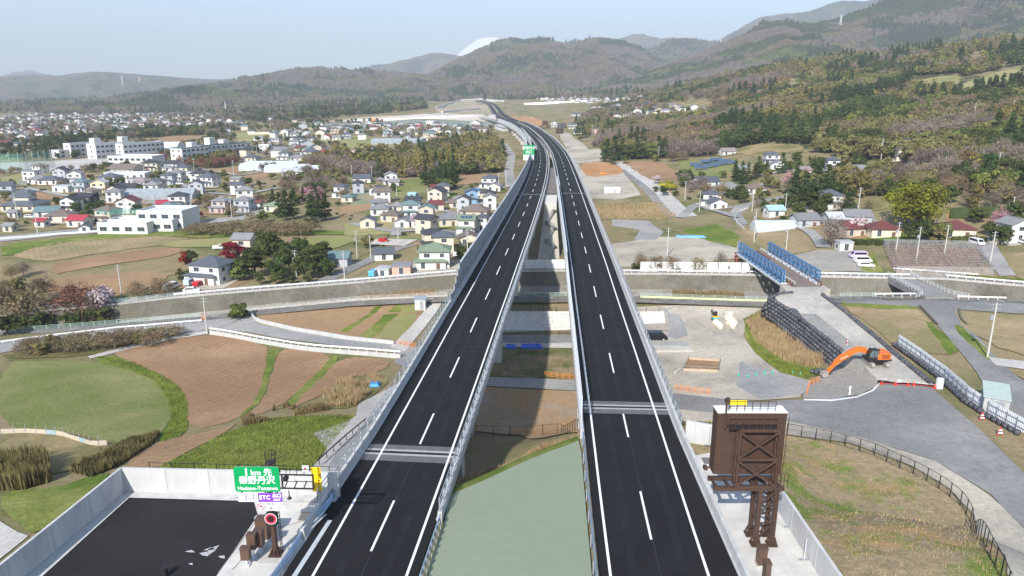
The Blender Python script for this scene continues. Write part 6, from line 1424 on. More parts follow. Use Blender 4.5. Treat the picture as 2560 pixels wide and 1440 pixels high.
# ---- vehicles
TYRE = mat('tyre', (.02,.02,.02), .8, .1)
def paint(n, c_): return mat('car_paint_' + n, c_, .25, .03, 1, spec=.5)
def car(px, py, yaw, label, pm, kind='wagon', group=None, dz=0.0):
    p = G(px, py) + Vector((0, 0, .08 + dz)); t = thing('parked_car' if kind != 'truck' else 'kei_truck', label, 'truck' if kind == 'truck' else ('van' if kind == 'van' else 'car'), p, yaw, group=group, local=True)
    if kind == 'van': L, W_, pr, cb = 4.7, 1.75, [(-2.35,.35),(2.3,.35),(2.35,.85),(1.95,1.05),(1.25,1.85),(1.05,1.93),(-2.2,1.93),(-2.35,1.7)], [(-2.1,1.12),(1.6,1.12),(1.15,1.72),(-2.05,1.74)]
    elif kind == 'truck': L, W_, pr, cb = 3.4, 1.45, [(-1.7,.45),(1.65,.45),(1.7,.9),(1.35,1.75),(.35,1.8),(.3,.95),(-1.7,.95)], [(.45,1.1),(1.45,1.1),(1.2,1.6),(.45,1.62)]
    else: L, W_, pr, cb = 4.3, 1.7, [(-2.15,.32),(2.1,.32),(2.15,.75),(1.2,.95),(.55,1.42),(-1.5,1.48),(-2.1,1.0)], [(-1.75,.98),(.95,.98),(.5,1.34),(-1.45,1.38)]
    bd = MB().side(pr, W_).build('body', pm, t)
    MB().side(cb, W_ + .03).build('side_window', DARKG, bd)
    i = 3 if kind != 'truck' else 2; a, c_ = pr[3 if kind != 'truck' else 2], pr[4 if kind != 'truck' else 3]
    dx_, dz_ = (c_[0]-a[0]), (c_[1]-a[1]); nx_, nz_ = dz_, -dx_; ln = math.hypot(nx_, nz_); nx_, nz_ = nx_/ln*.02, nz_/ln*.02
    MB().add([(a[0]+dx_*.08+nx_, -W_*.42, a[1]+dz_*.08+nz_), (a[0]+dx_*.08+nx_, W_*.42, a[1]+dz_*.08+nz_), (c_[0]-dx_*.08+nx_, W_*.40, c_[1]-dz_*.08+nz_), (c_[0]-dx_*.08+nx_, -W_*.40, c_[1]-dz_*.08+nz_)], [(0,1,2,3)]).build('windscreen', DARKG, bd)
    for s_ in (-1, 1):
        MB().box((pr[2][0] - .02, s_ * W_ * .36, pr[2][1] - .06), (.08, .32, .16)).build('headlight', SWHITE, bd)
        for x in (-L * .31, L * .31):
            w_ = inst('wheel', WHEEL, t, (x, s_ * (W_ / 2 - .08), .31), rot=(R(90), 0, 0))
            w_.location = (x, s_ * (W_ / 2 - .08), .31)
    if kind == 'truck': MB().box((-.7, 0, 1.0), (1.95, 1.4, .08)).box((-.7, -.7, 1.15), (1.95, .04, .3)).box((-.7, .7, 1.15), (1.95, .04, .3)).build('bed', pm, t)
    return t
wb = MB().tube([(0,0,-.1),(0,0,.1)], .31, 14, 0).tube([(0,0,-.105),(0,0,.105)], .18, 10, 1); WHEEL = wb.mesh('wheel', [TYRE, GALVL])
WHP = paint('white', (.78,.78,.78)); SIL = paint('silver', (.55,.58,.60)); REDP = paint('red', (.45,.02,.03)); BLKP = paint('black', (.012,.012,.016)); LAV = paint('lavender', (.60,.46,.70)); BLUP = paint('blue', (.10,.22,.45))
def yd(d): return R(d)
car(1640,850,yd(0),'black minivan parked below the right viaduct', BLKP, 'van')
car(480,731,yd(12),'white estate car behind the bank guardrail before the slate roofed house', WHP); car(478,712,yd(80),'pale blue van parked beside the red car', paint('pale_blue',(.50,.58,.64)), 'van'); car(499,714,yd(80),'red hatchback parked before the slate roofed house', REDP)
car(430,722,yd(70),'white van parked on the gravel under the bare trees', WHP, 'van'); car(545,624,yd(10),'white kei truck at the edge of the pale field', WHP, 'truck'); car(2144,645,yd(180),'lavender tank truck on the gravel beside the netted orchard', LAV, 'van'); car(2156,657,yd(0),'white van next to the lavender truck', WHP, 'van'); car(2164,668,yd(-8),'white hatchback next to the netted orchard', WHP); car(2441,612,yd(-85),'white kei van in the drive between the hedges', WHP, 'van')
car(832,668,yd(60),'white car in the shade of the dark trees', WHP); car(958,606,yd(0),'small red tractor on the pale lot', REDP, 'truck'); car(560,437,yd(0),'dark blue car on the meadow behind the white two storey house', BLUP); car(88,523,yd(5),'silver car in the yard of the left farmhouse', SIL); car(75,545,yd(0),'white car on the street below the left farmhouse', WHP)
car(310,458,yd(10),'white car before the green roofed shed', WHP); car(450,462,yd(0),'white car in front of the terrace', WHP); car(1145,640,yd(70),'silver car behind the noise barrier', SIL); car(2560,610,yd(90),'white car by the right house', WHP); car(1508,437,yd(0),'orange dump truck on the bare earth', OBAR, 'truck'); car(935,690,yd(80),'blue kei van by the pink house', paint('teal',(.10,.40,.52)),'van')
# ---- netted orchard
q4 = [G(*q) for q in ((2240,686),(2482,690),(2440,622),(2208,616))]
t = thing('netted_orchard', 'fruit trellis under pale nets with bare purple grey branches', 'orchard', q4[0])
fq = lambda u, v: (q4[0].lerp(q4[1], u)).lerp(q4[3].lerp(q4[2], u), v)
pm_ = MB().bar((0,0,0), (0,0,2.3), .08).mesh('post', GALV)
for i in range(13):
    for j in range(9): p = fq(i / 12, j / 8); p.z = Z(p.x, p.y); inst('post', pm_, t, p)
q = MB()
for i in range(13): q.bar(fq(i/12, 0) + Vector((0,0,2.25)), fq(i/12, 1) + Vector((0,0,2.25)), .04)
for j in range(17): q.bar(fq(0, j/16) + Vector((0,0,2.25)), fq(1, j/16) + Vector((0,0,2.25)), .04)
q.build('trellis_wire', GALV, t)
q = MB(); rs = random.Random(4)
for k in range(1500):
    u, v = rs.random(), rs.random(); p = fq(u, v); p.z = Z(p.x, p.y) + 1.2 + rs.random() * .9; a = rs.uniform(0, 6.28); L = rs.uniform(.5, 1.6)
    q.bar(p, p + Vector((math.cos(a) * L, math.sin(a) * L, rs.uniform(-.4, .5))), rs.uniform(.03, .09))
o = q.build('branches', mat('vine_bark', (.23,.17,.16), .9, .3, 1), t); o['kind'] = 'stuff'
q = MB()
for (a, c_) in ((0,1),(1,2),(3,0),(2,3)):
    A_, B_ = q4[a], q4[c_]; q.quad(A_, B_, B_ + Vector((0,0,2.3)), A_ + Vector((0,0,2.3)))
q.build('side_net', MESHW, t); patch('orchard_floor', [(2240,686),(2482,690),(2440,622),(2208,616)], SOIL3)
# tea rows, solar tables
TEA = mat('tea_hedge', (.045,.065,.015), .9, .3, 1.5, bump=1, bscale=4)
for k in range(8):
    v = k / 7; a = G(2372 + 4 * (1 - v), 527 + 20 * v - 1); c_ = G(2512 + 50 * v, 522 + 22 * v); P_ = Path([a, c_], 2); P_.q[:, 2] = zt(P_.q[:, 0], P_.q[:, 1])
    o = MB().sweep([P_.rail(x, z) for x, z in ((-.75,.05),(-.7,.6),(-.35,.9),(.35,.9),(.7,.6),(.75,.05))]).build('tea_row', TEA, smooth=True); tag(o, 'clipped dark green tea hedge row in the small tea field', 'hedge', 'tea rows')
SOLP = mat('solar_glass', (.06,.10,.16), .15, .1, 1, spec=.6)
k = 0
for px, py in ((1740,417),(1766,409),(1790,404),(1752,425),(1778,420),(1800,415),(1812,408),(1828,412)):
    p = G(px, py); t = thing('solar_table', 'blue solar panel table in the small ground array', 'solar panels', p, group='solar tables on the green field')
    for i in range(4): MB().add([p + Vector(v) for v in ((-4+2*i,-2,1.2),(-2.06+2*i,-2,1.2),(-2.06+2*i,2,2.4),(-4+2*i,2,2.4),(-4+2*i,-2,1.12),(-2.06+2*i,-2,1.12),(-2.06+2*i,2,2.32),(-4+2*i,2,2.32))], [(0,1,2,3),(7,6,5,4),(0,4,5,1),(1,5,6,2),(2,6,7,3),(3,7,4,0)]).build('panel', SOLP, t)
    for sx in (-3.4, 3.4):
        for sy, h in ((-1.5,1.2),(1.5,2.2)): MB().bar(p + Vector((sx,sy,-.3)), p + Vector((sx,sy,h)), .12).build('leg', GALV, t)
shed(1480,336,14,8,5,'pink shop building with a white sign band beside the expressway', mat('pink_wall', (.62,.36,.32), .8, .06), mat('pink_roof', (.50,.28,.25), .7, .08), name='shop', cat='shop')
# ------------------------------------------------------------ houses
def roof_mat(n, c_):
    m = mat('roof_' + n, c_, .6, .12, 1.2, spec=.35, rnd=.10)
    return m
RC = {'slate': (.095,.105,.125), 'dark': (.05,.052,.06), 'grey': (.22,.22,.225), 'brown': (.17,.135,.115), 'maroon': (.15,.045,.045), 'red': (.36,.045,.055), 'teal': (.13,.20,.21), 'green': (.19,.245,.165), 'blue': (.05,.22,.50), 'mauve': (.28,.22,.23), 'pale': (.45,.46,.48), 'white': (.70,.70,.70), 'sky': (.38,.56,.66), 'pink': (.50,.30,.25), 'beige': (.36,.32,.22)}
WC = {'white': (.60,.595,.575), 'cream': (.64,.575,.46), 'grey': (.42,.44,.47), 'pink': (.66,.37,.29), 'blue': (.24,.40,.56), 'yellow': (.70,.58,.38), 'beige': (.56,.49,.40), 'mauve': (.46,.39,.38), 'dark': (.06,.06,.07), 'olive': (.20,.24,.08), 'teal': (.22,.46,.50), 'brown': (.24,.17,.12)}
RM = {k: roof_mat(k, v) for k, v in RC.items()}
WM = {k: mat('wall_' + k, v, .85, .06, .5, bump=.05, rnd=.05) for k, v in WC.items()}
FRAME = mat('window_frame', (.62,.62,.62), .5, .05); GLASS = mat('window_glass', (.045,.06,.075), .12, .3, .6, spec=.6); DOORM = mat('door_wood', (.16,.10,.07), .6, .1)
WINF = {}
def window(parent, x, y, z, w, h, rz):
    """window set in a wall (local coordinates), its pane a sub-part"""
    k = (round(w, 1), round(h, 1))
    if k not in WINF: WINF[k] = (MB().box((0,0,0), (w + .16, .10, h + .16)).mesh('window', FRAME), MB().box((-w/4,-.055,0), (w/2 - .05, .03, h)).box((w/4,-.055,0), (w/2 - .05, .03, h)).mesh('pane', GLASS))
    f = bpy.data.objects.new('window', WINF[k][0]); C.objects.link(f); f.parent = parent; f.location = (x, y, z); f.rotation_euler = (0, 0, rz)
    g = bpy.data.objects.new('pane', WINF[k][1]); C.objects.link(g); g.parent = f
def roof_geo(kind, w, d, z0, pitch, o):
    W_, D_ = w / 2 + o, d / 2 + o; b = MB(); th = .18
    if kind == 'hip':
        if w >= d: rl = W_ - D_; h = D_ * pitch; rg = [(-rl, 0), (rl, 0)]
        else: rl = D_ - W_; h = W_ * pitch; rg = [(0, -rl), (0, rl)]
        e = [(-W_,-D_,z0),(W_,-D_,z0),(W_,D_,z0),(-W_,D_,z0)]; r = [(p[0], p[1], z0 + h) for p in rg]
        fs = [(0,1,5,4),(1,2,5),(2,3,4,5),(3,0,4)] if w >= d else [(0,1,4),(1,2,5,4),(2,3,5),(3,0,4,5)]
        b.add(e + r, fs); b.add(e + [(x, y, z - th) for x, y, z in e], [(7,6,5,4),(0,4,5,1),(1,5,6,2),(2,6,7,3),(3,7,4,0)])
        return b, r, h
    if kind == 'gx':    # ridge along x
        h = D_ * pitch; pr = [(-D_, z0), (0, z0 + h), (D_, z0)]
        vs = [(sx * W_, y, z + dz) for sx in (-1, 1) for dz in (0, -th) for y, z in pr]
        b.add(vs, [(0,6,7,1),(1,7,8,2),(9,3,4,10),(10,4,5,11),(0,3,9,6),(8,11,5,2),(0,1,4,3),(1,2,5,4),(9,10,7,6),(10,11,8,7)]); return b, [(-W_, 0, z0 + h), (W_, 0, z0 + h)], h
    if kind == 'gy':
        h = W_ * pitch; pr = [(-W_, z0), (0, z0 + h), (W_, z0)]
        vs = [(x, sy * D_, z + dz) for sy in (-1, 1) for dz in (0, -th) for x, z in pr]
        b.add(vs, [(1,7,6,0),(2,8,7,1),(10,4,3,9),(11,5,4,10),(6,9,3,0),(2,5,11,8),(3,4,1,0),(4,5,2,1),(6,7,10,9),(7,8,11,10)]); return b, [(0, -D_, z0 + h), (0, D_, z0 + h)], h
    b.box((0, 0, z0 + .15), (w + .3, d + .3, .3)).box((0, 0, z0 + .42), (w + .34, d + .34, .25)); return b, None, .3
def volume(t, cx, cy, w, d, zb, h, kind, wall, roof, pitch=.42, o=.55, win=True, parts=2):
    z1 = zb + h
    bw = MB().add([(cx + x, cy + y, z) for z in (zb - 1.0 if zb < .5 else zb, z1) for x, y in ((-w/2,-d/2),(w/2,-d/2),(w/2,d/2),(-w/2,d/2))], [(0,1,5,4),(1,2,6,5),(2,3,7,6),(3,0,4,7),(4,5,6,7)])
    b, rg, rh = roof_geo(kind, w, d, z1, pitch, o if kind != 'flat' else 0)
    if kind == 'gx':
        for s_ in (-1, 1): bw.add([(cx + s_*w/2, cy - d/2, z1), (cx + s_*w/2, cy + d/2, z1), (cx + s_*w/2, cy, z1 + d/2*pitch)], [(0,1,2) if s_ > 0 else (1,0,2)])
    if kind == 'gy':
        for s_ in (-1, 1): bw.add([(cx - w/2, cy + s_*d/2, z1), (cx + w/2, cy + s_*d/2, z1), (cx, cy + s_*d/2, z1 + w/2*pitch)], [(0,1,2) if s_ < 0 else (1,0,2)])
    wo = bw.build('wall', wall, t); b.v = [(x + cx, y + cy, z) for x, y, z in b.v]
    ro = b.build('roof', roof, t)
    if rg and parts > 1: MB().bar((rg[0][0] + cx, rg[0][1] + cy, rg[0][2] + .06), (rg[1][0] + cx, rg[1][1] + cy, rg[1][2] + .06), .3, .22).build('ridge_cap', roof, ro)
    if win and parts > 1:
        fl = max(1, int(round(h / 2.9)))
        for f in range(fl):
            zc = zb + h * (f + .55) / fl; n = max(1, int(w / 3.4))
            for i in range(n):
                x = cx - w/2 + w * (i + .5) / n
                if f == 0 and i == n // 2 and zb < .5 and n > 1:
                    MB().box((x, cy - d/2 - .03, zb + 1.05), (1.1, .1, 2.1)).build('door', DOORM, t); continue
                window(wo, x, cy - d/2 - .03, zc, 1.7 if (i + f) % 2 else 1.2, 1.9 if (f == 0 and zb < .5 and i % 2 == 0) else 1.15, 0)
            n = max(1, int(d / 4))
            for i in range(n):
                y = cy - d/2 + d * (i + .5) / n; window(wo, cx + w/2 + .03, y, zc, 1.2, 1.1, R(90)); window(wo, cx - w/2 - .03, y, zc, 1.2, 1.1, R(-90))
    return wo, ro
KEEPH = []
rh_ = random.Random(11)
def house(cx, by, wpx, kind, wall, roof, place, yaw=None, small=False, dfac=None, far=False, extra=None):
    p = G(cx, by); w = wpx / ppm(p); w = max(4.0, min(w, 26)); st = 2 if kind.endswith('2') else 1; kd = kind.rstrip('12')
    d = w * (dfac or (.78 if w > 9 else .9)); d = min(d, 13)
    h = {1: 3.1, 2: 5.7}[st]
    if w < 6 and st == 1: h = 2.5
    yaw = R(rh_.uniform(-16, 16)) if yaw is None else R(yaw)
    p = p + Vector((0, d * .5, 0)); p.z = min(Z(p.x - w * .4, p.y - d * .5), Z(p.x + w * .4, p.y - d * .5), Z(p.x, p.y)) 
    kd = {'g': 'gx', 'gable': 'gx', 'gy': 'gy', 'hip': 'hip', 'flat': 'flat'}[kd]
    nm = {'gx': 'gable', 'gy': 'gable fronted', 'hip': 'hip', 'flat': 'flat'}[kd]
    lab = '%s %s house with %s %s roof %s' % ('two storey' if st == 2 else 'one storey', wall, roof, nm, place)
    t = thing('house', lab, 'house', p, yaw, local=True, group='houses ' + place); KEEPH.append((p.x, p.y, max(w, d) * .62 + 1.5))
    if w > 6 and p.y < 700:
        e = [(-w * .8, -d * .9), (w * .8, -d * .95), (w * .85, d * .7), (-w * .75, d * .75)]; cs, sn = math.cos(yaw), math.sin(yaw)
        patch('yard', [(p.x + a * cs - b_ * sn, p.y + a * sn + b_ * cs) for a, b_ in e], rh_.choice([GRAVEL2, SOIL3, GRAVEL, DRY, GRASS, TARM2]), world=True)
    pt = 1 if far else 2
    wm, rm = WM[wall], RM[roof]
    if st == 2 and w > 7 and not far:
        volume(t, 0, 0, w * .8, d * .85, 0, h, kd, wm, rm)
        if kd != 'flat':   # ground floor skirt with its own lean roof
            volume(t, -w * .1, -d * .28, w * .8, d * .5, 0, 2.75, 'hip', wm, rm, pitch=.36)
    elif st == 1 and w > 12 and kd == 'hip' and not far:
        volume(t, 0, 0, w, d, 0, h, 'hip', wm, rm, pitch=.40, o=.8); volume(t, 0, 0, w * .45, d * .42, h + d * .12, 1.1 + d * .06, 'gx', wm, rm, pitch=.5, o=.5, win=False)
    else: volume(t, 0, 0, w, d, 0, h, kd, wm, rm, parts=pt)
    if extra == 'solar':
        for k in range(3): MB().add([(-w*.28 + k*1.5, -d*.36 + .0, h + d*.10*.42 + .25), (-w*.28 + k*1.5 + 1.3, -d*.36, h + d*.1*.42 + .25), (-w*.28 + k*1.5 + 1.3, -d*.12, h + d*.34*.42 + .25), (-w*.28 + k*1.5, -d*.12, h + d*.34*.42 + .25)], [(0,1,2,3)]).build('solar_panel', SOLP, t)
    return t
HT = {
'in the village beside the left viaduct': '905,459,44,gable1,white,slate 975,463,38,gy2,white,grey 985,466,25,gable1,white,grey 950,460,22,hip1,brown,grey 1031,498,18,flat1,teal,sky 1088,480,26,gable1,white,maroon 1108,493,38,hip2,cream,slate 1119,468,24,hip1,beige,maroon 1225,472,46,hip2,white,slate 1237,480,34,gy1,white,grey 1177,511,38,gy2,blue,slate 1188,490,22,gy1,white,blue 1224,524,32,gy2,white,grey 1032,518,38,gable1,white,dark 1025,545,48,hip2,white,teal 947,540,44,hip1,white,grey 978,556,46,hip1,beige,brown 992,532,34,hip1,beige,grey 1008,570,38,gy1,white,grey 1055,570,48,gable1,white,mauve 1090,528,34,gable1,beige,maroon 1137,520,28,gable1,beige,brown 1128,566,68,hip1,cream,grey 1187,545,68,hip1,beige,brown 1166,588,50,gable2,white,green,solar 1206,580,28,hip2,white,slate 1172,617,50,gy1,cream,brown 1078,625,56,hip2,cream,dark 1108,633,48,hip2,cream,slate 957,652,46,gable1,white,slate 1003,688,46,flat1,pink,grey 960,690,32,flat1,white,pale 1085,674,94,hip2,white,green',
'behind the dark grove on the river bank': '845,668,50,gable1,grey,teal 605,640,58,gable2,cream,grey 712,652,34,gable1,white,grey',
'on the river bank beside the dark grove': '520,713,108,hip2,white,slate',
'in the lower left town': '8,491,40,gable2,grey,slate 72,453,40,flat2,white,grey 92,461,46,hip1,white,grey 118,463,48,hip1,white,slate 183,458,42,gy2,white,grey 197,481,40,hip2,grey,teal 153,482,42,flat1,white,pale 243,483,42,gy2,yellow,pale 312,485,55,gable1,olive,dark 287,499,30,gy2,cream,dark 45,530,85,hip1,cream,slate 55,511,46,hip2,beige,slate 172,532,50,gy2,white,dark 212,523,50,gable2,dark,dark 113,546,55,gable1,white,teal 142,557,60,hip1,cream,brown 190,569,44,gable1,white,red 262,560,58,hip2,cream,brown 100,568,26,gable1,white,red 209,583,26,gy1,white,slate 418,549,40,hip2,white,teal 405,522,30,gable1,beige,red 442,520,50,hip2,white,dark 550,534,48,hip2,mauve,grey 606,532,50,hip2,grey,grey 685,532,44,hip1,beige,green 641,520,18,gable1,white,maroon 20,580,24,gable1,beige,grey',
'in the upper left town': '515,468,56,hip2,white,slate 455,441,42,hip2,cream,slate 462,447,40,flat1,white,white 437,455,42,hip2,white,grey 417,463,36,hip2,grey,slate 388,479,40,hip2,cream,slate 350,479,46,hip2,mauve,mauve 270,455,44,hip1,white,slate 335,462,40,flat1,white,grey 315,448,80,flat1,white,white 280,445,40,flat1,white,pale 370,428,48,hip2,cream,dark 305,434,70,gable1,beige,brown 721,441,40,gable1,white,pale 851,495,36,hip2,white,slate 870,505,30,hip1,beige,teal 430,420,36,gable1,white,dark 30,545,20,gable1,white,grey 440,567,45,flat1,white,white',
'between the school and the earthworks': '660,379,32,flat2,white,white 708,401,32,hip2,white,slate 625,404,36,hip1,cream,slate 740,404,36,hip1,white,grey 772,398,50,hip2,white,slate 590,388,38,gable1,brown,brown 620,382,38,gable1,brown,dark 690,384,36,hip1,white,dark 735,348,26,hip2,white,grey 706,346,12,flat2,cream,white 750,378,24,gable1,beige,maroon 690,362,24,hip2,white,grey 670,358,26,hip1,grey,slate 780,360,24,hip2,white,slate 645,352,22,gable1,white,grey 765,345,20,gy2,white,pale',
'in the settlement below the earthworks': '1076,313,26,flat2,white,white 968,341,26,hip2,white,teal 1080,342,26,hip2,white,slate 1003,344,24,gy2,white,grey 1056,372,32,hip2,white,slate 924,385,30,hip2,white,dark 945,394,22,gy1,white,red 880,397,26,gy2,white,pink 813,391,28,gable1,white,red 855,389,26,hip1,white,slate 1172,345,26,gy2,white,slate 1122,341,18,gy2,white,slate 1145,344,18,gy2,white,grey 1100,342,20,gy2,yellow,brown 1065,353,32,hip1,white,beige 868,331,24,gy1,white,sky 943,321,24,hip2,cream,dark 970,321,22,hip2,white,slate 920,316,20,gy2,white,slate 866,348,26,hip2,grey,slate 815,349,22,gy1,white,red 836,333,24,hip2,cream,brown 1030,330,22,gy2,white,grey 1020,345,20,gable1,grey,slate 1045,322,22,gable1,white,red 1000,322,18,gy2,white,pale 1150,325,20,hip2,white,dark 1180,330,22,gable1,grey,slate 1190,312,26,gy1,white,grey 890,312,18,gable1,white,dark 1095,325,22,hip1,grey,slate 840,350,20,gable1,white,grey 990,352,20,gable1,white,brown 1110,320,20,hip2,white,grey',
'on the slope right of the expressway': '1780,516,44,hip2,white,slate 1796,523,42,gy1,white,slate 1770,467,54,gable1,white,slate 1828,482,52,hip1,white,grey 1822,388,34,gable1,white,mauve 1933,410,42,hip2,white,slate 1953,423,44,gy1,white,grey 2272,381,62,hip2,white,dark 2268,402,42,gy2,cream,brown 2087,427,36,hip2,white,slate 2158,438,40,gable1,grey,grey 2087,350,34,gable1,grey,blue 2082,521,70,hip2,white,slate 1892,484,50,hip1,white,brown 1940,543,40,gable1,white,sky 2115,628,30,flat1,white,pale 2545,607,56,gy2,white,grey 2020,568,56,gable1,grey,grey 2105,566,60,gable1,grey,pale 2150,560,60,gable1,grey,grey 1860,430,26,gable1,beige,grey 1790,500,24,gable1,beige,brown 2010,438,32,gable1,beige,mauve 2500,610,30,gable1,beige,slate',
'behind the clipped hedges': '2217,594,70,hip1,cream,maroon 2135,592,64,gable1,beige,maroon 2402,595,78,hip1,cream,maroon',
'far up the valley beside the expressway': '1405,321,26,flat2,dark,dark 1432,322,22,hip2,white,slate 1545,300,24,gy2,white,grey 1570,297,26,hip2,cream,brown 1600,296,26,hip2,white,slate 1520,300,20,gable1,white,maroon 1590,288,20,gable1,white,grey 1705,290,22,hip2,white,grey 1730,292,24,hip2,white,slate 1690,284,20,gable1,white,slate 1750,288,20,gy2,white,pale 1460,300,24,flat1,white,pale 1440,290,20,gable1,white,slate 1490,275,26,flat2,white,white 1530,262,24,hip2,white,grey 1660,302,20,hip1,beige,grey 1720,318,26,gable1,grey,slate 1690,312,22,gable1,beige,brown 1445,335,20,gable1,white,slate 1385,318,18,gy2,white,grey',
}
for place, tab in HT.items():
    for e in tab.split():
        q = e.split(','); house(float(q[0]), float(q[1]), float(q[2]), q[3], q[4], q[5], place, extra=q[6] if len(q) > 6 else None)
# far town: small houses, a wall body and a roof each
def scatter_houses(poly, n, place, seed, stuff=None, wmin=7.5, wmax=11, pt=1):
    rs = random.Random(seed); xs = [p[0] for p in poly]; ys = [p[1] for p in poly]; k = 0; done = []; tries = 0
    while k < n and tries < n * 40:
        tries += 1
        px, py = rs.uniform(min(xs), max(xs)), rs.uniform(min(ys), max(ys))
        if not inpoly(np.array([px]), np.array([py]), poly)[0]: continue
        p = G(px, py)
        if any((p - q).length < 13 for q in done) or (p.y < 900 and any((p.x - h_[0]) ** 2 + (p.y - h_[1]) ** 2 < (h_[2] + 6) ** 2 for h_ in KEEPH)): continue
        done.append(p); k += 1; KEEPH.append((p.x, p.y, 7.5)); w = rs.uniform(wmin, wmax); kd = rs.choice(['hip', 'gx', 'gy', 'hip']); wl = rs.choice(['white','white','white','cream','grey','beige']); rf = rs.choice(['slate','dark','grey','slate','brown','grey','teal','slate','dark','maroon'])
        if stuff is None:
            t = thing('house', 'small %s house with %s %s roof %s' % (wl, rf, {'hip': 'hip', 'gx': 'gable', 'gy': 'gable fronted'}[kd], place), 'house', p, rs.uniform(-.5, .5), local=True, group='houses ' + place)
            volume(t, 0, 0, w, w * .8, 0, rs.choice([3.2, 5.6, 5.6]), kd, WM[wl], RM[rf], parts=pt)
        else:
            h = rs.choice([3.2, 5.6]); stuff.box((p.x, p.y, p.z + h/2 - .5), (w, w * .8, h + 1), rs.uniform(-.5, .5), 0); a = len(stuff.v)
            rb_, _, _ = roof_geo('hip', w, w * .8, h, .42, .5); stuff.add([(v[0] + p.x, v[1] + p.y, v[2] + p.z) for v in rb_.v], rb_.f, rs.choice([1, 1, 2, 3]))
FT = [([(0,298),(160,292),(330,296),(560,292),(560,318),(300,336),(150,345),(0,345)], 60, 'in the far left town', 1), ([(560,300),(700,300),(860,318),(860,345),(640,350),(560,335)], 22, 'beyond the school', 2),
      ([(640,355),(800,358),(820,385),(700,395),(600,392)], 10, 'above the greenhouses', 3), ([(860,310),(1200,318),(1230,345),(1100,352),(870,352)], 22, 'in the settlement below the earthworks', 4), ([(1500,268),(1620,262),(1780,276),(1770,298),(1560,302)], 20, 'far up the valley', 5),
      ([(1330,244),(1560,240),(1600,252),(1400,262)], 22, 'below the central hills', 6), ([(0,350),(60,350),(120,372),(60,392),(0,390)], 8, 'left of the school', 7)]
FT += [([(0,440),(250,425),(420,425),(640,440),(640,500),(420,540),(250,560),(0,570)], 14, 'between the lanes of the left town', 21, None, 6, 8.5, 2), ([(880,470),(1000,500),(1230,490),(1200,600),(1100,610),(920,570)], 10, 'squeezed into the viaduct village', 22, None, 5.5, 7.5, 2)]
for i_, a in enumerate(FT):
    if i_ not in (0, 5): scatter_houses(*a)
st = MB(); scatter_houses(FT[0][0], 150, '', 1, st); scatter_houses(FT[5][0], 30, '', 6, st); scatter_houses([(0,288),(500,284),(560,292),(300,300),(0,300)], 110, '', 9, st); scatter_houses([(1250,240),(1560,234),(1640,246),(1400,256)], 60, '', 10, st); scatter_houses([(150,262),(500,258),(560,275),(200,282)], 50, '', 12, st)
tag(st.build('far_houses', [WM['white'], RM['slate'], RM['grey'], RM['maroon']]), 'distant pale houses at the foot of the hills', 'houses', kind='stuff')
# ---- school, sheds, greenhouses
def block(px, py, L, W_, H, yaw, label, cat='school', name='school_building', floors=3, roofm=None, wallm=None, group=None, tower=None, barrel=False):
    p = G(px, py); t = thing(name, label, cat, p, R(yaw), local=True, group=group); wm = wallm or WM['white']
    wo = MB().add([(x, y, z) for z in (-2, H) for x, y in ((0,0),(L,0),(L,W_),(0,W_))], [(0,1,5,4),(1,2,6,5),(2,3,7,6),(3,0,4,7),(4,5,6,7)]).build('wall', wm, t)
    if barrel:
        n = 10; pr = [(W_ * k / n, H + W_ * .22 * math.sin(math.pi * k / n)) for k in range(n + 1)]
        MB().add([(x, y, z) for x in (-.3, L + .3) for y, z in pr], [(k, n + 1 + k, n + 2 + k, k + 1) for k in range(n)] + [tuple(range(n, -1, -1)), tuple(range(n + 1, 2 * n + 2))]).build('roof', roofm or RM['white'], t)
    else:
        q = MB()
        for a, c_ in (((0,.15),(L,.15)), ((0,W_-.15),(L,W_-.15)), ((.15,0),(.15,W_)), ((L-.15,0),(L-.15,W_))): q.bar((a[0],a[1],H+.4), (c_[0],c_[1],H+.4), .3, .8)
        q.build('roof_edge', roofm or wm, t)
    if tower:
        for u, h in tower: MB().box((L * u, W_ * .5, H + h / 2), (6, 6, h)).build('roof_tower', wm, t)
    n = max(2, int(L / 4.2))
    for f in range(floors):
        zc = H * (f + .55) / floors
        for i in range(n): window(wo, L * (i + .5) / n, -.04, zc, 2.8, 1.6, 0)
        for i in range(max(1, int(W_ / 6))): window(wo, -.04, W_ * (i + .5) / max(1, int(W_ / 6)), zc, 1.6, 1.4, R(-90))
    return t
block(180,394,30,9,11,66,'left wing of the long white school with a roof walkway'); block(243,399,38,11,12,66,'central white school wing with two roof towers', tower=((.12,5),(.8,5))); block(312,399,40,9,12,66,'right wing of the long white school beside the gymnasium')
block(150,396,12,10,6,66,'low white school annex beside the sports ground', floors=2); block(376,388,22,26,5,5,'white school gymnasium with a barrel roof', floors=1, barrel=True, name='gymnasium', cat='gymnasium')
TG = RM['teal']
block(458,409,26,12,11,66,'white end block of the teal edged school', roofm=TG, tower=((.6,4),)); block(508,401,24,7,11,66,'first long wing of the teal edged school', roofm=TG, tower=((.5,6),)); block(552,394,28,8,10,66,'far wing of the teal edged school', roofm=TG, tower=((.3,4),)); block(604,380,12,8,7,66,'small detached block of the teal edged school', roofm=TG, floors=2)
block(272,420,34,16,8,-6,'white two storey annex below the school', floors=2); block(245,586,20,12,4,-3,'low white clinic with a green netted roof terrace', name='clinic', cat='clinic', floors=1, tower=None); block(272,580,26,10,4.2,-2,'long white clinic wing facing the lane', name='clinic', cat='clinic', floors=1); block(345,574,19,14,7,-4,'taller white clinic block', name='clinic', cat='clinic', floors=2)
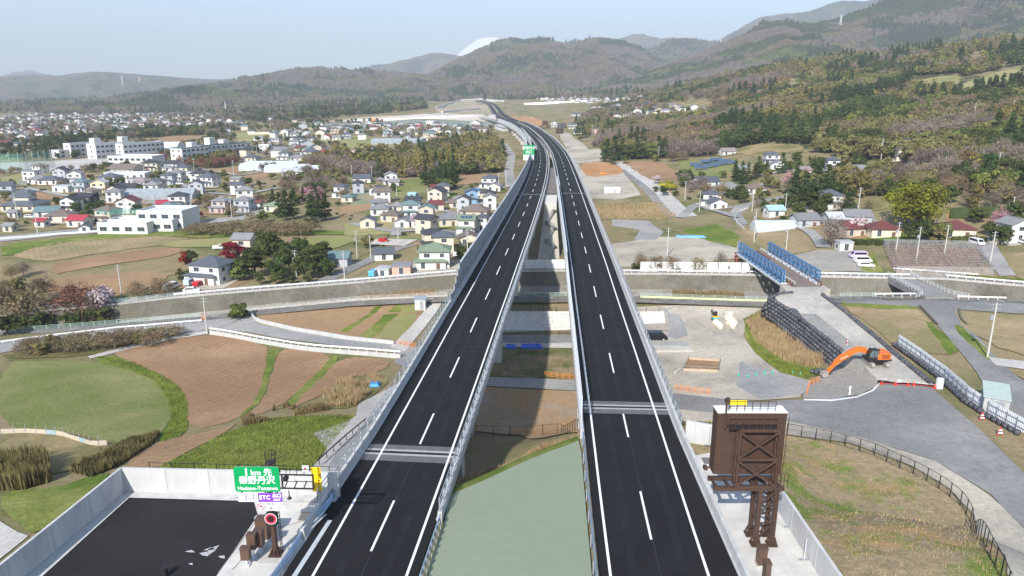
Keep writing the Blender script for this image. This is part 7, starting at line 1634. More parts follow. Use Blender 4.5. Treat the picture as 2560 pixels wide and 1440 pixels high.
p = G(285,566); tag(MB().add([p + Vector(v) for v in ((-9,2,4.6),(14,2,4.6),(14,7,6.2),(-9,7,6.2))], [(0,1,2,3)]).build('roof_net', MESHG), 'green safety net over the low clinic roof', 'net')
for u in (0,):
    t = thing('ball_fence', 'tall green net fence round the school sports ground', 'fence', G(0,425)); P_ = gpath([(-20,430),(60,428),(140,418)], 3)
    for uu in np.arange(0, P_.len, 6): MB().bar(P_.at(uu), P_.at(uu, 0, 13), .25).build('post', GALV, t)
    MB().sweep([P_.rail(0, 0), P_.rail(0, 12)], closed=False).build('net', MESHG, t)
GLZ = mat('greenhouse_film', (.50,.56,.60), .3, .12, .3, spec=.5); GLZ2 = mat('greenhouse_grey', (.30,.33,.35), .35, .2, .6, spec=.5)
def greenhouse(px, py, L, span, n, yaw, label, m=None, h=2.6, arch=False, rows=None):
    p = G(px, py); t = thing('greenhouse', label, 'greenhouse', p, R(yaw), local=True)
    for k in range(n):
        y0 = k * span; q = MB(); ns = 8
        pr = [(0, 0), (0, h)] + [(span * j / ns, h + (span * .35 * math.sin(math.pi * j / ns) if arch else (span * .25 * (1 - abs(2 * j / ns - 1))))) for j in range(1, ns)] + [(span, h), (span, 0)]
        K = len(pr); q.add([(x, y0 + y, z) for x in (0, L) for y, z in pr], [(j + 1, K + j + 1, K + j, j) for j in range(K - 1)] + [tuple(range(K)), tuple(range(2 * K - 1, K - 1, -1))]); q.build('bay', m or GLZ, t)
        f = MB()
        for x in np.linspace(0, L, max(3, int(L / 4))):
            f.bar((x, y0 - .03, 0), (x, y0 - .03, h), .1); f.bar((x, y0, h + .03), (x, y0 + span / 2, pr[len(pr) // 2][1] + .05), .09)
        f.build('rib', GALVL, t)
    return t
greenhouse(597,428,42,9,3,4,'row of pale glasshouses below the woods'); greenhouse(660,432,36,8,2,2,'second row of pale glasshouses beside the barn'); greenhouse(308,503,34,12,1,4,'long grey glasshouse among the lower town houses', GLZ2); greenhouse(928,362,50,9,3,2,'grey glasshouse in the meadow below the settlement', GLZ2); greenhouse(1890,583,20,7,1,0,'arched plastic tunnel beyond the blue bridge', arch=True, h=1.6); greenhouse(980,410,28,9,2,2,'grey shed rows at the edge of the grove', GLZ2)
shed(1530,481,8,3,2.2,'long white site container beside the right viaduct', SHEETW, SHEETW, name='site_container', cat='container'); shed(2484,1018,3.2,5.5,2.4,'weathered bus stop like shelter with a green roof beside the lane', mat('weathered_board', (.40,.41,.40), .8, .2), mat('green_sheet', (.40,.48,.44), .6, .1), R(-30), slope=.5)
# white sound walls and cut slopes of the interchange
def slab_run(pts, h, th, label, m, name='sound_wall', cat='wall'):
    P_ = Path(pts, 8); t = thing(name, label, cat, P_.at(0)); MB().sweep([P_.rail(a_, b_) for a_, b_ in ((-th/2,-3),(th/2,-3),(th/2,h),(-th/2,h))]).build('wall_body', m, t); MB().sweep([P_.rail(a_, h + b_) for a_, b_ in ((-th*.8,0),(th*.8,0),(th*.8,.3),(-th*.8,.3))]).build('coping', GALVL, t); return t
slab_run([G(*q) for q in ((880,304),(1000,300),(1100,296),(1180,292),(1240,292))], 3.5, .6, 'long white retaining wall of the interchange above the settlement', SHEETW); slab_run([G(*q) for q in ((1090,272),(1150,252),(1200,249),(1260,255))], 4, .8, 'white parapet of the upper interchange loop', SHEETW)
slab_run([G(*q) for q in ((1105,282),(1150,278),(1200,274))], 3, 2, 'white ramp bridge crossing the interchange cutting', SHEETW); slab_run([G(*q) for q in ((1310,262),(1400,258),(1480,254))], 4, .6, 'white boundary wall beyond the interchange', SHEETW); slab_run([G(*q) for q in ((620,337),(660,336),(690,336))], 2.5, .4, 'cream boundary wall on the far field', WM['cream']); slab_run([G(*q) for q in ((700,328),(780,324),(860,318))], 2.5, .4, 'pink boundary wall of the long terrace', WM['beige'])
ex = thing('crawler_crane', 'yellow and red machinery heap on the pale earthworks', 'machinery', G(955,302)); g = G(955,302)
for k in range(5): MB().box(g + Vector((-14 + 7*k, 0, 1.5)), (5, 3, 2.6)).bar(g + Vector((-14+7*k,0,2.6)), g + Vector((-17+7*k,0,6.5)), .7).build('machine', [OBAR, MATS['yellow_paint'], RUST][k % 3], ex)
# ---- further signs along the expressway
def road_sign(P_, u, d, w, h, z0, m, label, text=None, back=STEELB):
    p = P_.at(u, d, 0); t = thing('road_sign', label, 'sign', p); MB().bar(p + Vector((0,0,-.3)), p + Vector((0,0,z0 + h)), .3).build('pole', back, t)
    o = MB().box(p + Vector((0,-.25,z0 + h/2)), (w, .2, h)).build('panel', m, t)
    if text:
        for k, s_ in enumerate(text): letters(s_, (p.x, p.y - .36, p.z + z0 + h * (.68 - .4 * k)), h * .36, SWHITE, o, .015)
    return t
u = uY(PL, 1340, 408); s_ = road_sign(PL, u, lL(u) - 1.0, 6.0, 5.2, 4.6, GREEN, 'green direction sign standing above the left noise barrier', ['秦野丹沢', '出口']); road_sign(PL, u, lL(u) - 1.2, 5.6, 3.2, 1.6, SWHITE, 'white lower panels below the far green direction sign')
for px, py, d, lab in ((1416,318,9,'brown back of a message sign beside the right carriageway where it curves'), (1372,322,9,'large brown message sign beyond the curve of the expressway')):
    u = uY(PR, px - 10, 350 if px > 1400 else 325); road_sign(PR, u, d, 6.5, 4.6, 5, STEELB, lab)
# pylons on the ridges and the tall chimney
p = at_y(567, 300, 1900); p.z = Z(p.x, p.y); zt2 = at_y(567, 256, 1900).z; t = thing('chimney', 'slim pale chimney rising above the far town', 'chimney', p); MB().tube([p, (p.x, p.y, zt2)], [2.4, 1.5], 12).build('shaft', WM['grey'], t); MB().cyl((p.x, p.y, zt2), 1.8, 1.2, 12).build('rim', WM['white'], t)
for px, pt, pb, D, lb in ((307,190,215,4600,'faint power pylon on the left ridge below the knob'), (350,192,212,4700,'faint power pylon on the left ridge further along'), (1712,94,110,5000,'power pylon on the hill behind the dark green hill'), (1800,96,112,3000,'power pylon at the foot of the purple mountain'), (2102,37,52,2450,'power pylon on the crest of the right mountainside')):
    a, c_ = at_y(px, pb, D), at_y(px, pt, D); hh = c_.z - a.z + 12; a.z -= 12; t = thing('power_pylon', lb, 'pylon', a, group='power pylons'); q = MB(); w = hh * .09
    for sx in (-1, 1):
        for sy in (-1, 1): q.bar(a + Vector((sx * w, sy * w, 0)), a + Vector((0, 0, hh)), .9)
    q.build('mast', GALVL, t)
    for z in (.72, .85, .97): MB().bar(a + Vector((-w * 1.6, 0, hh * z)), a + Vector((w * 1.6, 0, hh * z)), .8).build('arm', GALVL, t)
# ---- exit ramp viaduct leaving to the left at the curve
PE = Path([at_z(a, c_, 0) for a, c_ in [(1333,392),(1328,365),(1316,345),(1296,327),(1268,311),(1235,300),(1195,292)]] + [at_y(1130,286,1330), at_y(1060,283,1420)], 6.0).smooth(5)
vE = viaduct(PE, -3.2, 3.2, 20, PE.len, 'curving exit ramp viaduct leaving the left carriageway', [70 + 42 * k for k in range(8)])
MB().sweep([PE.rail(-3.2, 0, 20), PE.rail(3.2, 0, 20)], closed=False).build('ramp_surface', ASPH, vE)
parapet(PE, -3.2, -1, 20, PE.len, vE); parapet(PE, 3.2, 1, 60, PE.len, vE)
barrier(PE, -3.6, 20, 560, 4, 1.0, 4.0, 1.0, 'pale panelled noise barrier on the outer side of the exit ramp', PANELW)
g0 = G(1175,318); t = thing('ramp_abutment', 'white sloped retaining wall under the exit ramp', 'abutment', g0); a_, c_ = PE.at(PE.find_y(g0.y + 90) if False else 470), PE.at(560)
MB().prism([(a_.x - 6, a_.y - 14), (a_.x + 8, a_.y - 2), (c_.x + 6, c_.y + 8), (c_.x - 8, c_.y - 8)], -12, -2.6).build('wall_body', SHEETW, t); MB().prism([(a_.x - 7, a_.y - 16), (a_.x + 9, a_.y - 2), (c_.x + 7, c_.y + 9), (c_.x - 9, c_.y - 9)], -2.6, -2.3).build('coping', PARA, t)
# ------------------------------------------------------------ trees
def leafmat(n, c_, var=.35, tr=.25, rnd=.28): return mat('leaf_' + n, c_, .85, var, .45, spec=.12, rnd=rnd, trans=tr, detail=2)
BARK = mat('bark', (.13,.10,.075), .95, .3, 2); BARKP = mat('bark_pale', (.24,.20,.16), .95, .3, 2)
LM = {'cedar': leafmat('cedar', (.046,.072,.022)), 'ever': leafmat('evergreen', (.075,.098,.028)), 'fresh': leafmat('fresh_green', (.16,.19,.05)), 'lime': leafmat('lime', (.20,.23,.025)), 'olive': leafmat('olive', (.20,.185,.07)), 'bud': leafmat('budding', (.25,.19,.11)), 'grey': leafmat('grey_twig', (.26,.205,.17)),
      'bamboo': leafmat('bamboo', (.22,.19,.06)), 'cherry': leafmat('cherry', (.66,.55,.54), .12), 'pinkb': leafmat('pink_blossom', (.46,.25,.28), .2), 'maple': leafmat('red_maple', (.22,.02,.03), .3), 'rust': leafmat('rust', (.25,.12,.08)), 'shrub': leafmat('shrub', (.075,.095,.028)), 'yellow': leafmat('yellow_flower', (.45,.42,.03))}
def crown_mesh(seed, shape, r, h, z0, n, leaf, ncl=14, lean=0):
    rs = np.random.RandomState(seed); b = MB()
    cl = []
    for k in range(ncl):
        if shape == 'cone': t = rs.rand() ** .8; a = rs.rand() * 6.28; rr = r * (1 - t) * (.35 + .65 * rs.rand()); cl.append((rr * math.cos(a), rr * math.sin(a), z0 + h * t, r * (.22 + .30 * (1 - t)), .5))
        elif shape == 'bamboo': a = rs.rand() * 6.28; rr = r * math.sqrt(rs.rand()) * .8; t = rs.rand(); cl.append((rr * math.cos(a), rr * math.sin(a), z0 + h * t, r * .38 * (1.1 - .5 * t), 1.3))
        elif shape == 'flat': a = rs.rand() * 6.28; rr = r * math.sqrt(rs.rand()) * .85; cl.append((rr * math.cos(a), rr * math.sin(a), z0 + h * (.3 + .6 * rs.rand()) * (1 - .35 * (rr / r) ** 2), r * .30, .45))
        else:
            d = rs.randn(3); d /= np.linalg.norm(d) + 1e-6; q = rs.rand() ** .45 * .78
            cl.append((d[0] * r * q, d[1] * r * q, z0 + h * .5 + d[2] * h * .5 * q, r * (.26 + .16 * rs.rand()), .85))
    sz = np.array([c_[3] for c_ in cl]) ** 2; pk = rs.choice(len(cl), n, p=sz / sz.sum())
    for k in range(n):
        c_ = cl[pk[k]]; d = rs.randn(3); d /= np.linalg.norm(d) + 1e-6
        if d[2] < -.35: d[2] *= -.6
        q = (.55 + .5 * rs.rand()) * c_[3]
        p = np.array([c_[0] + d[0] * q, c_[1] + d[1] * q, c_[2] + d[2] * q * c_[4]])
        nrm = d + rs.randn(3) * .55 + np.array([0, 0, .3]); nrm /= np.linalg.norm(nrm) + 1e-6
        u = np.cross(nrm, rs.randn(3)); u /= np.linalg.norm(u) + 1e-6; v = np.cross(nrm, u); s_ = leaf * (.6 + .8 * rs.rand())
        el = 1.0 if shape not in ('bamboo',) else 2.2
        b.add([p - u * s_ * .5, p + v * s_ * .32 * el, p + u * s_ * .5, p - v * s_ * .32], [(0, 1, 2, 3)])
    return b
def twig_mesh(seed, r, h, z0, n, w):
    rs = np.random.RandomState(seed); b = MB()
    for k in range(n):
        d = rs.randn(3); d[2] = abs(d[2]) * .8 + .1; d /= np.linalg.norm(d); q = rs.rand() ** .5
        p = np.array([d[0] * r * q, d[1] * r * q, z0 + h * (.1 + .85 * d[2] * q + .1 * rs.rand())]); e = d * .8 + rs.randn(3) * .5; e /= np.linalg.norm(e); L = r * (.16 + .25 * rs.rand()); sd_ = np.cross(e, rs.randn(3)); sd_ /= np.linalg.norm(sd_) + 1e-6
        b.add([p - sd_ * w, p + sd_ * w, p + e * L + sd_ * w * .2, p + e * L - sd_ * w * .2], [(0, 1, 2, 3)])
    return b
def trunk_mesh(seed, h, r, limbs, spread, straight=False):
    rs = random.Random(seed); b = MB(); pts = [(0, 0, -.4)]; x = y = 0
    for k in range(1, 5): x += rs.uniform(-.1, .1) * (0 if straight else 1) * h * .2; y += rs.uniform(-.1, .1) * (0 if straight else 1) * h * .2; pts.append((x, y, h * k / 4))
    b.tube(pts, [r * 1.25, r, r * .8, r * .55, r * .2], 6)
    for k in range(limbs):
        a = k * 2.4 + rs.random(); i = rs.choice([1, 2, 2, 3]); p = Vector(pts[i]); e = p + Vector((math.cos(a) * spread, math.sin(a) * spread, h * rs.uniform(.12, .35))); m_ = p.lerp(e, .5) + Vector((0, 0, spread * .12)); b.tube([p, m_, e], [r * .5, r * .3, r * .08], 4)
    return b
# kind -> (crown maker(lod), trunk maker, leaf material, bark)
def proto(kind, seed, lod):
    f = 1.0 if lod == 0 else .34; g = 1.0 if lod == 0 else 1.75
    if kind in ('cedar',): c_ = crown_mesh(seed, 'cone', 3.0, 11.0, .6, int(1500 * f), .72 * g, 34); t = trunk_mesh(seed, 11, .24, 0, 0, True)
    elif kind == 'bamboo': c_ = crown_mesh(seed, 'bamboo', 2.9, 8.8, .6, int(1200 * f), .55 * g, 22); t = trunk_mesh(seed, 9, .09, 5, 1.2)
    elif kind in ('bud', 'grey', 'pinkb', 'rust'):
        c_ = twig_mesh(seed, 3.7, 6.4, 1.0, int(800 * f), .06 * g); c2 = crown_mesh(seed + 1, 'round', 3.5, 5.8, 1.4, int((800 if kind != 'grey' else 520) * f), .42 * g, 20); c_.add(c2.v, c2.f); t = trunk_mesh(seed, 6, .2, 7, 2.2)
    elif kind == 'plum': c_ = twig_mesh(seed, 2.6, 2.6, .9, int(460 * f), .05 * g); c2 = crown_mesh(seed + 1, 'flat', 2.5, 2.4, 1.0, int(330 * f), .3 * g, 14); c_.add(c2.v, c2.f); t = trunk_mesh(seed, 2.6, .16, 7, 1.8)
    elif kind in ('shrub', 'maple', 'yellow'): c_ = crown_mesh(seed, 'round', 1.6, 2.3, .0, int(600 * f), .42 * g, 12); t = trunk_mesh(seed, 1.6, .08, 4, .8)
    elif kind == 'lime': c_ = crown_mesh(seed, 'round', 4.6, 7.6, .8, int(3000 * f), .5 * g, 46); t = trunk_mesh(seed, 8, .3, 8, 2.8)
    else: c_ = crown_mesh(seed, 'round', 3.5, 6.6, .6, int(1500 * f), .70 * g, 24); t = trunk_mesh(seed, 5.5, .22, 6, 1.7)
    return c_, t
LEAFOF = {'plum': 'bud'}
NAMES = {'cedar': ('conifer_tree', 'dark conical conifer'), 'ever': ('evergreen_tree', 'dark green round evergreen tree'), 'fresh': ('broadleaf_tree', 'fresh green broadleaf tree'), 'lime': ('spreading_tree', 'bright yellow green spreading tree'), 'olive': ('broadleaf_tree', 'olive green broadleaf tree'), 'bud': ('budding_tree', 'brownish budding tree'),
         'grey': ('bare_tree', 'bare grey twigged tree'), 'bamboo': ('bamboo_clump', 'yellowish feathery bamboo clump'), 'cherry': ('cherry_tree', 'white blossoming cherry tree'), 'pinkb': ('blossom_tree', 'dull pink blossoming tree'), 'maple': ('maple_shrub', 'dark red maple shrub'), 'rust': ('cherry_tree', 'rust red leafing cherry tree'), 'shrub': ('shrub', 'low dark green shrub'), 'plum': ('plum_tree', 'low spreading plum tree'), 'yellow': ('flowering_shrub', 'yellow flowering shrub')}
PROTO = {}
for kd in NAMES:
    lm = LM[LEAFOF.get(kd, kd)]; bk = BARKP if kd in ('grey', 'bud', 'rust', 'plum') else BARK
    for v in range(3):
        c_, t_ = proto(kd, 100 + v * 7 + hash(kd) % 1 + len(kd) * 31, 0); PROTO[kd, v] = (c_.mesh('crown', lm), t_.mesh('trunk', bk))
FARC = bpy.data.collections.new('far_tree_kinds'); FARI = {}
for kd in NAMES:
    for v in range(2):
        c_, t_ = proto(kd, 300 + v * 13 + len(kd) * 17, 1); q = MB(); q.add(c_.v, c_.f, 0); q.add(t_.v, t_.f, 1)
        FARI[kd, v] = len(FARI); o = bpy.data.objects.new('kind_%03d' % FARI[kd, v], q.mesh('far_tree', [LM[LEAFOF.get(kd, kd)], BARK])); FARC.objects.link(o)
HBASE = {'cedar': 11.7, 'ever': 7.3, 'fresh': 7.3, 'olive': 7.3, 'lime': 8.5, 'bud': 7.5, 'grey': 7.5, 'pinkb': 7.5, 'rust': 7.5, 'bamboo': 10, 'cherry': 7.3, 'maple': 2.4, 'shrub': 2.4, 'yellow': 2.4, 'plum': 3.6}
rt = random.Random(5)
def tree(kd, p, s_, where, grp, sxy=1.0):
    nm, ds = NAMES[kd]; t = thing(nm, ds + ' ' + where, 'tree' if kd not in ('maple', 'shrub', 'bamboo', 'yellow') else ('bamboo' if kd == 'bamboo' else 'shrub'), p, rt.uniform(0, 6.28), local=True, group=grp); t.scale = (s_ * sxy, s_ * sxy, s_)
    cm, tm = PROTO[kd, rt.randrange(3)]
    for n_, me in (('crown', cm), ('trunk', tm)): o = bpy.data.objects.new(n_, me); C.objects.link(o); o.parent = t
    return t
def T(tab, where, grp):
    for e in tab.split():
        q = e.split(','); p = G(float(q[1]), float(q[2])); h = float(q[3]) / ppm(p) / .93 if len(q) > 3 else HBASE[q[0]] * ppm(p); h = float(q[3]) if len(q) > 3 else HBASE[q[0]]
        tree(q[0], p, h / HBASE[q[0]], where, grp, float(q[4]) if len(q) > 4 else rt.uniform(.9, 1.15))
NI0 = len(bpy.data.objects)
T('ever,612,700,7 ever,640,690,9 ever,662,668,10 ever,684,650,10 ever,700,700,8 ever,722,682,10 ever,742,660,9 ever,762,700,8 ever,785,680,9 ever,805,660,8 cedar,768,665,9 fresh,596,704,5 ever,650,712,4 ever,690,712,4 shrub,735,712,3 shrub,770,708,3 ever,820,690,6 ever,655,640,7 ever,480,660,5 ever,455,708,5,.6', 'in the dark grove beside the river bank house', 'dark grove on the river bank')
T('maple,580,648,6,1.2 maple,464,660,4.5,1.1 maple,500,545,3 pinkb,740,628,5 cherry,262,800,10.5,.9 rust,205,802,10.5,1.2 bud,30,820,10 bud,85,808,9.5,1.1 olive,60,800,8 bud,10,780,9 bud,345,752,6 bud,405,747,6.5 shrub,20,838,5,1.2 shrub,60,832,5,1.3 shrub,100,828,5,1.2 shrub,180,822,4.5,1.2 shrub,225,818,5,1.2 shrub,270,812,5,1.2 bud,240,812,5 grey,130,790,6 bud,110,752,7,1.2 olive,50,745,6 bud,30,700,5 grey,60,690,5 shrub,600,795,4,1.2 fresh,598,800,4 shrub,475,700,3 bud,510,700,5', 'near the river left of the viaduct', 'trees near the left river bank')
T('cedar,700,545,11,1 cedar,716,552,13,1.1 cedar,733,548,12,1 cedar,778,552,11,1.1 cedar,798,556,12,1.2 cedar,815,550,11,1.1 cedar,684,520,9 ever,668,508,5 ever,682,508,5', 'above the plum orchard', 'tall conifers above the plum orchard')
T(' '.join('plum,%d,%d,%.1f,1.35' % (478 + 23 * k, 590 - 6 * (k % 2), 4.4 + .5 * (k % 3)) for k in range(14)), 'in the plum orchard row behind the pale field', 'plum orchard')
T(' '.join('%s,%d,%d,%.1f,1.25' % (['plum', 'plum', 'olive', 'plum'][k % 4], 70 + 31 * (k % 13), 872 - 2.6 * (k % 13) + (14 if k >= 13 else 0) + (k % 3) * 3, 2.6 + .4 * (k % 3)) for k in range(24)), 'in the low orchard beside the lane', 'low orchard by the lane')
T('lime,2290,585,17,.95 lime,2262,560,14,1 ever,2290,612,8.5,1.15 ever,2318,600,7 olive,2340,610,6 cedar,1985,500,14,1.2 cedar,2010,515,13,1.2 olive,2002,490,12 cedar,2040,505,15,1.3 cedar,2065,490,13,1.2 cedar,2075,505,12,1.1 ever,2030,525,8 ever,2060,525,7 ever,1975,520,6 grey,2082,618,10,.9 cherry,2140,585,6 ever,2500,612,6,1.3 ever,2470,590,5 pinkb,2500,575,7 ever,2440,560,6 shrub,2110,620,3 fresh,2360,600,6 ever,2530,560,8 bamboo,2560,440,9', 'among the houses right of the blue bridge', 'garden trees right of the blue bridge')
T('cedar,1518,405,16,1.2 cedar,1535,402,17,1.2 cedar,1555,400,15,1.2 ever,1575,400,12 cedar,1590,398,16,1.3 ever,1610,398,12 fresh,1625,398,12 cedar,1645,395,15,1.2 cedar,1660,395,14,1.2 ever,1530,412,8 ever,1560,410,7 olive,1640,405,6 bud,1680,405,7,1.3 bud,1705,402,7,1.3 cherry,1640,460,5 yellow,1660,470,3,1.8 yellow,1680,475,3,1.8 yellow,1672,462,2.5,1.8 ever,1660,490,5 shrub,1690,490,3 shrub,1640,480,3 ever,1706,455,4 cedar,1455,345,16,1.3 cedar,1444,340,14,1.2 bud,1355,330,9 bud,1370,325,8 fresh,1450,352,6', 'at the edge of the right woods behind the gravel yards', 'trees behind the gravel yards')
T('shrub,1590,680,3 bud,1605,678,5,.9 grey,1600,672,5,.8 bud,1640,680,5 bud,1680,684,5.5 shrub,1700,690,3 bud,1745,684,5 grey,1800,680,6,.7 shrub,1832,686,3.5 shrub,1880,692,3,1.1 shrub,1660,694,2.5,1.3 shrub,1730,696,2.5,1.3', 'along the right river wall before the white hoarding', 'scrub on the right river wall')
for px, py in [(2105,608),(2130,610),(2155,612),(2180,612),(2205,613),(2240,612),(2265,612),(2300,614),(2395,604),(2425,602),(2465,605)]:
    p = G(px, py); o = MB().box(p + Vector((0,0,.9)), (4.4,1.4,1.9)); t = thing('clipped_hedge', 'clipped dark green garden hedge section before the red roofed houses', 'hedge', p, group='clipped garden hedges'); q = crown_mesh(px, 'round', 1.0, 1.6, .1, 420, .3, 12); MB().add([(p.x + v[0] * 2.3, p.y + v[1] * .8, p.z + v[2] * 1.15) for v in q.v], q.f).build('foliage', LM['shrub'], t); MB().box(p + Vector((0,0,.75)), (4.0,.9,1.5)).build('core', LM['shrub'], t)
# ---- woods filled from outlines on the photo
occ = [(n_, pl_, min(a for a, _ in pl_), max(a for a, _ in pl_), min(b_ for _, b_ in pl_), max(b_ for _, b_ in pl_)) for n_, pl_ in KEEP]
KH = np.array(KEEPH)
allp = []
def wood(poly, dens, mix, hs=(.8, 1.25), cap=6000, seed=1, ymax=3600, keepout=True, clear=None, cl=(34., 7.5)):
    rs = np.random.RandomState(seed); W_ = [G(*q) for q in poly]; x0, x1 = min(p[0] for p in W_), max(p[0] for p in W_); y0, y1 = min(p[1] for p in W_), min(ymax, max(p[1] for p in W_))
    n = int(min(400000, (x1 - x0) * (y1 - y0) / dens)); X = rs.uniform(x0, x1, n); Y = rs.uniform(y0, y1, n); Zt = zt(X, Y)
    px, py, dep = proj(X, Y, Zt); k = inpoly(px, py, poly)
    for c_ in clear or []: k &= ~inpoly(px, py, c_)
    X, Y, Zt = X[k], Y[k], Zt[k]
    if keepout:
        k = np.ones(len(X), bool)
        for n_, pl_, a, b_, c_, d_ in occ:
            if n_ in ('grass_margin', 'weed_bank'): continue
            m = k & (X > a) & (X < b_) & (Y > c_) & (Y < d_)
            if m.any(): k[m] &= ~inpoly(X[m], Y[m], pl_)
        for hx, hy, hr in KEEPH: k &= (X - hx) ** 2 + (Y - hy) ** 2 > (hr + 1.5) ** 2
        for P_ in (PL, PR):
            for q in P_.q[::3]: k &= (X - q[0]) ** 2 + (Y - q[1]) ** 2 > 17 ** 2
        X, Y, Zt = X[k], Y[k], Zt[k]
    if len(X) > cap: k = rs.choice(len(X), cap, False); X, Y, Zt = X[k], Y[k], Zt[k]
    kinds = list(mix); base = np.array([mix[q] for q in kinds], float)
    f = np.stack([fbm(X / cl[0] + 7 * i, Y / cl[0] + 3 * i, 40 + i, 3) for i in range(len(kinds))], 1)
    sc_ = base[None] * np.exp((f - .42) * cl[1]) ; ch = (sc_ * (-np.log(rs.rand(*sc_.shape) + 1e-9)) ** -.35).argmax(1)
    for i in range(len(X)): allp.append((X[i], Y[i], Zt[i], kinds[ch[i]], rs.uniform(*hs)))
MIXR = {'cedar': .4, 'ever': 1.3, 'fresh': .75, 'olive': 1.1, 'bud': 1.1, 'grey': 1.2, 'bamboo': .5, 'rust': .2, 'lime': .06}
CLR = [[(1940,372),(2020,360),(2060,372),(1960,395)], [(1610,255),(1770,250),(1770,275),(1610,275)], [(2360,205),(2570,160),(2570,215),(2400,245)], [(2265,190),(2400,185),(2400,228),(2280,228)]]
wood([(1500,335),(1560,308),(1640,300),(1720,292),(1800,262),(1900,245),(2100,205),(2330,180),(3050,150),(3050,500),(2450,500),(2400,470),(2330,440),(2250,405),(2100,395),(1950,365),(1850,385),(1700,395),(1600,398),(1520,400),(1500,370)], 30, MIXR, (.95, 1.5), 13500, 1, 1500, clear=CLR, cl=(62., 13))
wood([(1600,255),(1700,215),(1800,180),(1900,150),(2100,135),(2300,115),(3050,70),(3050,160),(2330,185),(2100,210),(1900,250),(1800,265),(1700,292),(1600,275)], 48, MIXR, (1.1, 1.8), 9500, 2, 2200, clear=CLR, cl=(90., 14))
wood([(2080,440),(2180,425),(2300,440),(2420,440),(3050,470),(3050,530),(2370,525),(2360,480),(2250,500),(2210,520),(2100,480)], 30, {'bamboo': 1.6, 'olive': 1, 'grey': 1, 'ever': .6, 'bud': .8}, (.7, 1.05), 700, 3)
wood([(760,400),(880,392),(980,380),(1080,368),(1160,352),(1232,345),(1262,385),(1255,432),(1120,442),(1000,446),(960,448),(880,440),(780,428)], 30, {'ever': 1.2, 'bamboo': 1.3, 'grey': 1.2, 'bud': 1, 'cedar': .5, 'fresh': .4, 'olive': .8}, (.8, 1.2), 900, 4)
wood([(700,440),(760,415),(880,430),(900,480),(840,520),(760,520),(690,480)], 75, {'grey': 1.4, 'bud': 1.2, 'olive': .6, 'shrub': 1.5, 'ever': .4}, (.6, .95), 160, 5)
wood([(1060,455),(1100,440),(1150,445),(1155,470),(1110,480),(1065,478)], 26, {'ever': 1, 'cedar': .8, 'fresh': .6}, (.8, 1.1), 40, 6)
wood([(120,362),(300,338),(420,328),(560,330),(560,345),(470,350),(360,345),(240,352),(150,375)], 40, {'cedar': .4, 'ever': 1.6, 'grey': .5, 'olive': .4}, (1.0, 1.4), 700, 7)
wood([(-380,352),(130,352),(150,372),(110,400),(-380,402)], 40, {'ever': 1.4, 'cedar': .6, 'olive': .5, 'bud': .4}, (.9, 1.2), 200, 8)
wood([(200,400),(420,385),(560,400),(560,425),(400,430),(200,430)], 150, {'rust': 1.6, 'ever': .8, 'bud': .6, 'fresh': .3}, (.7, 1.0), 110, 9)
wood([(470,405),(590,385),(600,415),(540,430),(480,425)], 45, {'ever': 1.4, 'rust': .6, 'olive': .7}, (.8, 1.1), 80, 10)
wood([(-380,430),(420,420),(700,420),(860,440),(860,540),(640,560),(-380,590)], 105, {'ever': 1, 'shrub': 2.0, 'bud': .6, 'olive': .6, 'pinkb': .2, 'fresh': .3, 'cedar': .15}, (.5, .85), 900, 11)
wood([(860,450),(1240,450),(1200,640),(1040,660),(900,640),(860,560)], 85, {'ever': .8, 'shrub': 2.2, 'olive': .5, 'bud': .4, 'maple': .15}, (.4, .75), 330, 12)
wood([(-380,290),(600,285),(860,300),(1230,318),(1230,360),(820,400),(600,400),(-380,400)], 170, {'ever': 1.2, 'bud': .7, 'olive': .7, 'grey': .7, 'shrub': .6, 'pinkb': .15}, (.6, 1.1), 3600, 13)
wood([(-380,246),(300,243),(700,240),(1040,238),(1060,262),(800,292),(560,292),(300,286),(-380,292)], 130, {'ever': 1.1, 'bud': 1.2, 'olive': 1.0, 'grey': 1.2, 'cedar': .5}, (1.1, 1.8), 11000, 14, 3400)
wood([(560,290),(800,262),(1000,248),(1062,248),(1066,272),(950,284),(800,298),(640,305)], 55, {'ever': 1.6, 'cedar': .4, 'olive': .9, 'grey': .5}, (1.1, 1.7), 4500, 15, 2600)
wood([(1430,318),(1480,270),(1620,246),(1720,252),(1640,292),(1540,330),(1470,345)], 110, MIXR, (.8, 1.2), 900, 16)
wood([(1060,246),(1250,238),(1600,228),(1720,222),(1640,250),(1300,250),(1090,254)], 160, {'ever': 1, 'bud': 1.2, 'grey': 1.2, 'olive': .8, 'cedar': .5}, (1.2, 2.0), 4000, 17, 3600)
wood([(1500,335),(1560,400),(1500,410),(1480,360)], 45, {'bud': 1, 'grey': 1, 'shrub': 1}, (.5, .8), 60, 18)
wood([(1700,450),(1860,440),(1990,400),(2200,420),(2230,520),(2130,580),(1990,560),(1860,520),(1720,500)], 42, {'ever': 1, 'shrub': 1.5, 'olive': .9, 'bud': .8, 'grey': .7, 'fresh': .6, 'pinkb': .25, 'cedar': .4, 'bamboo': .3}, (.55, 1.05), 800, 19)
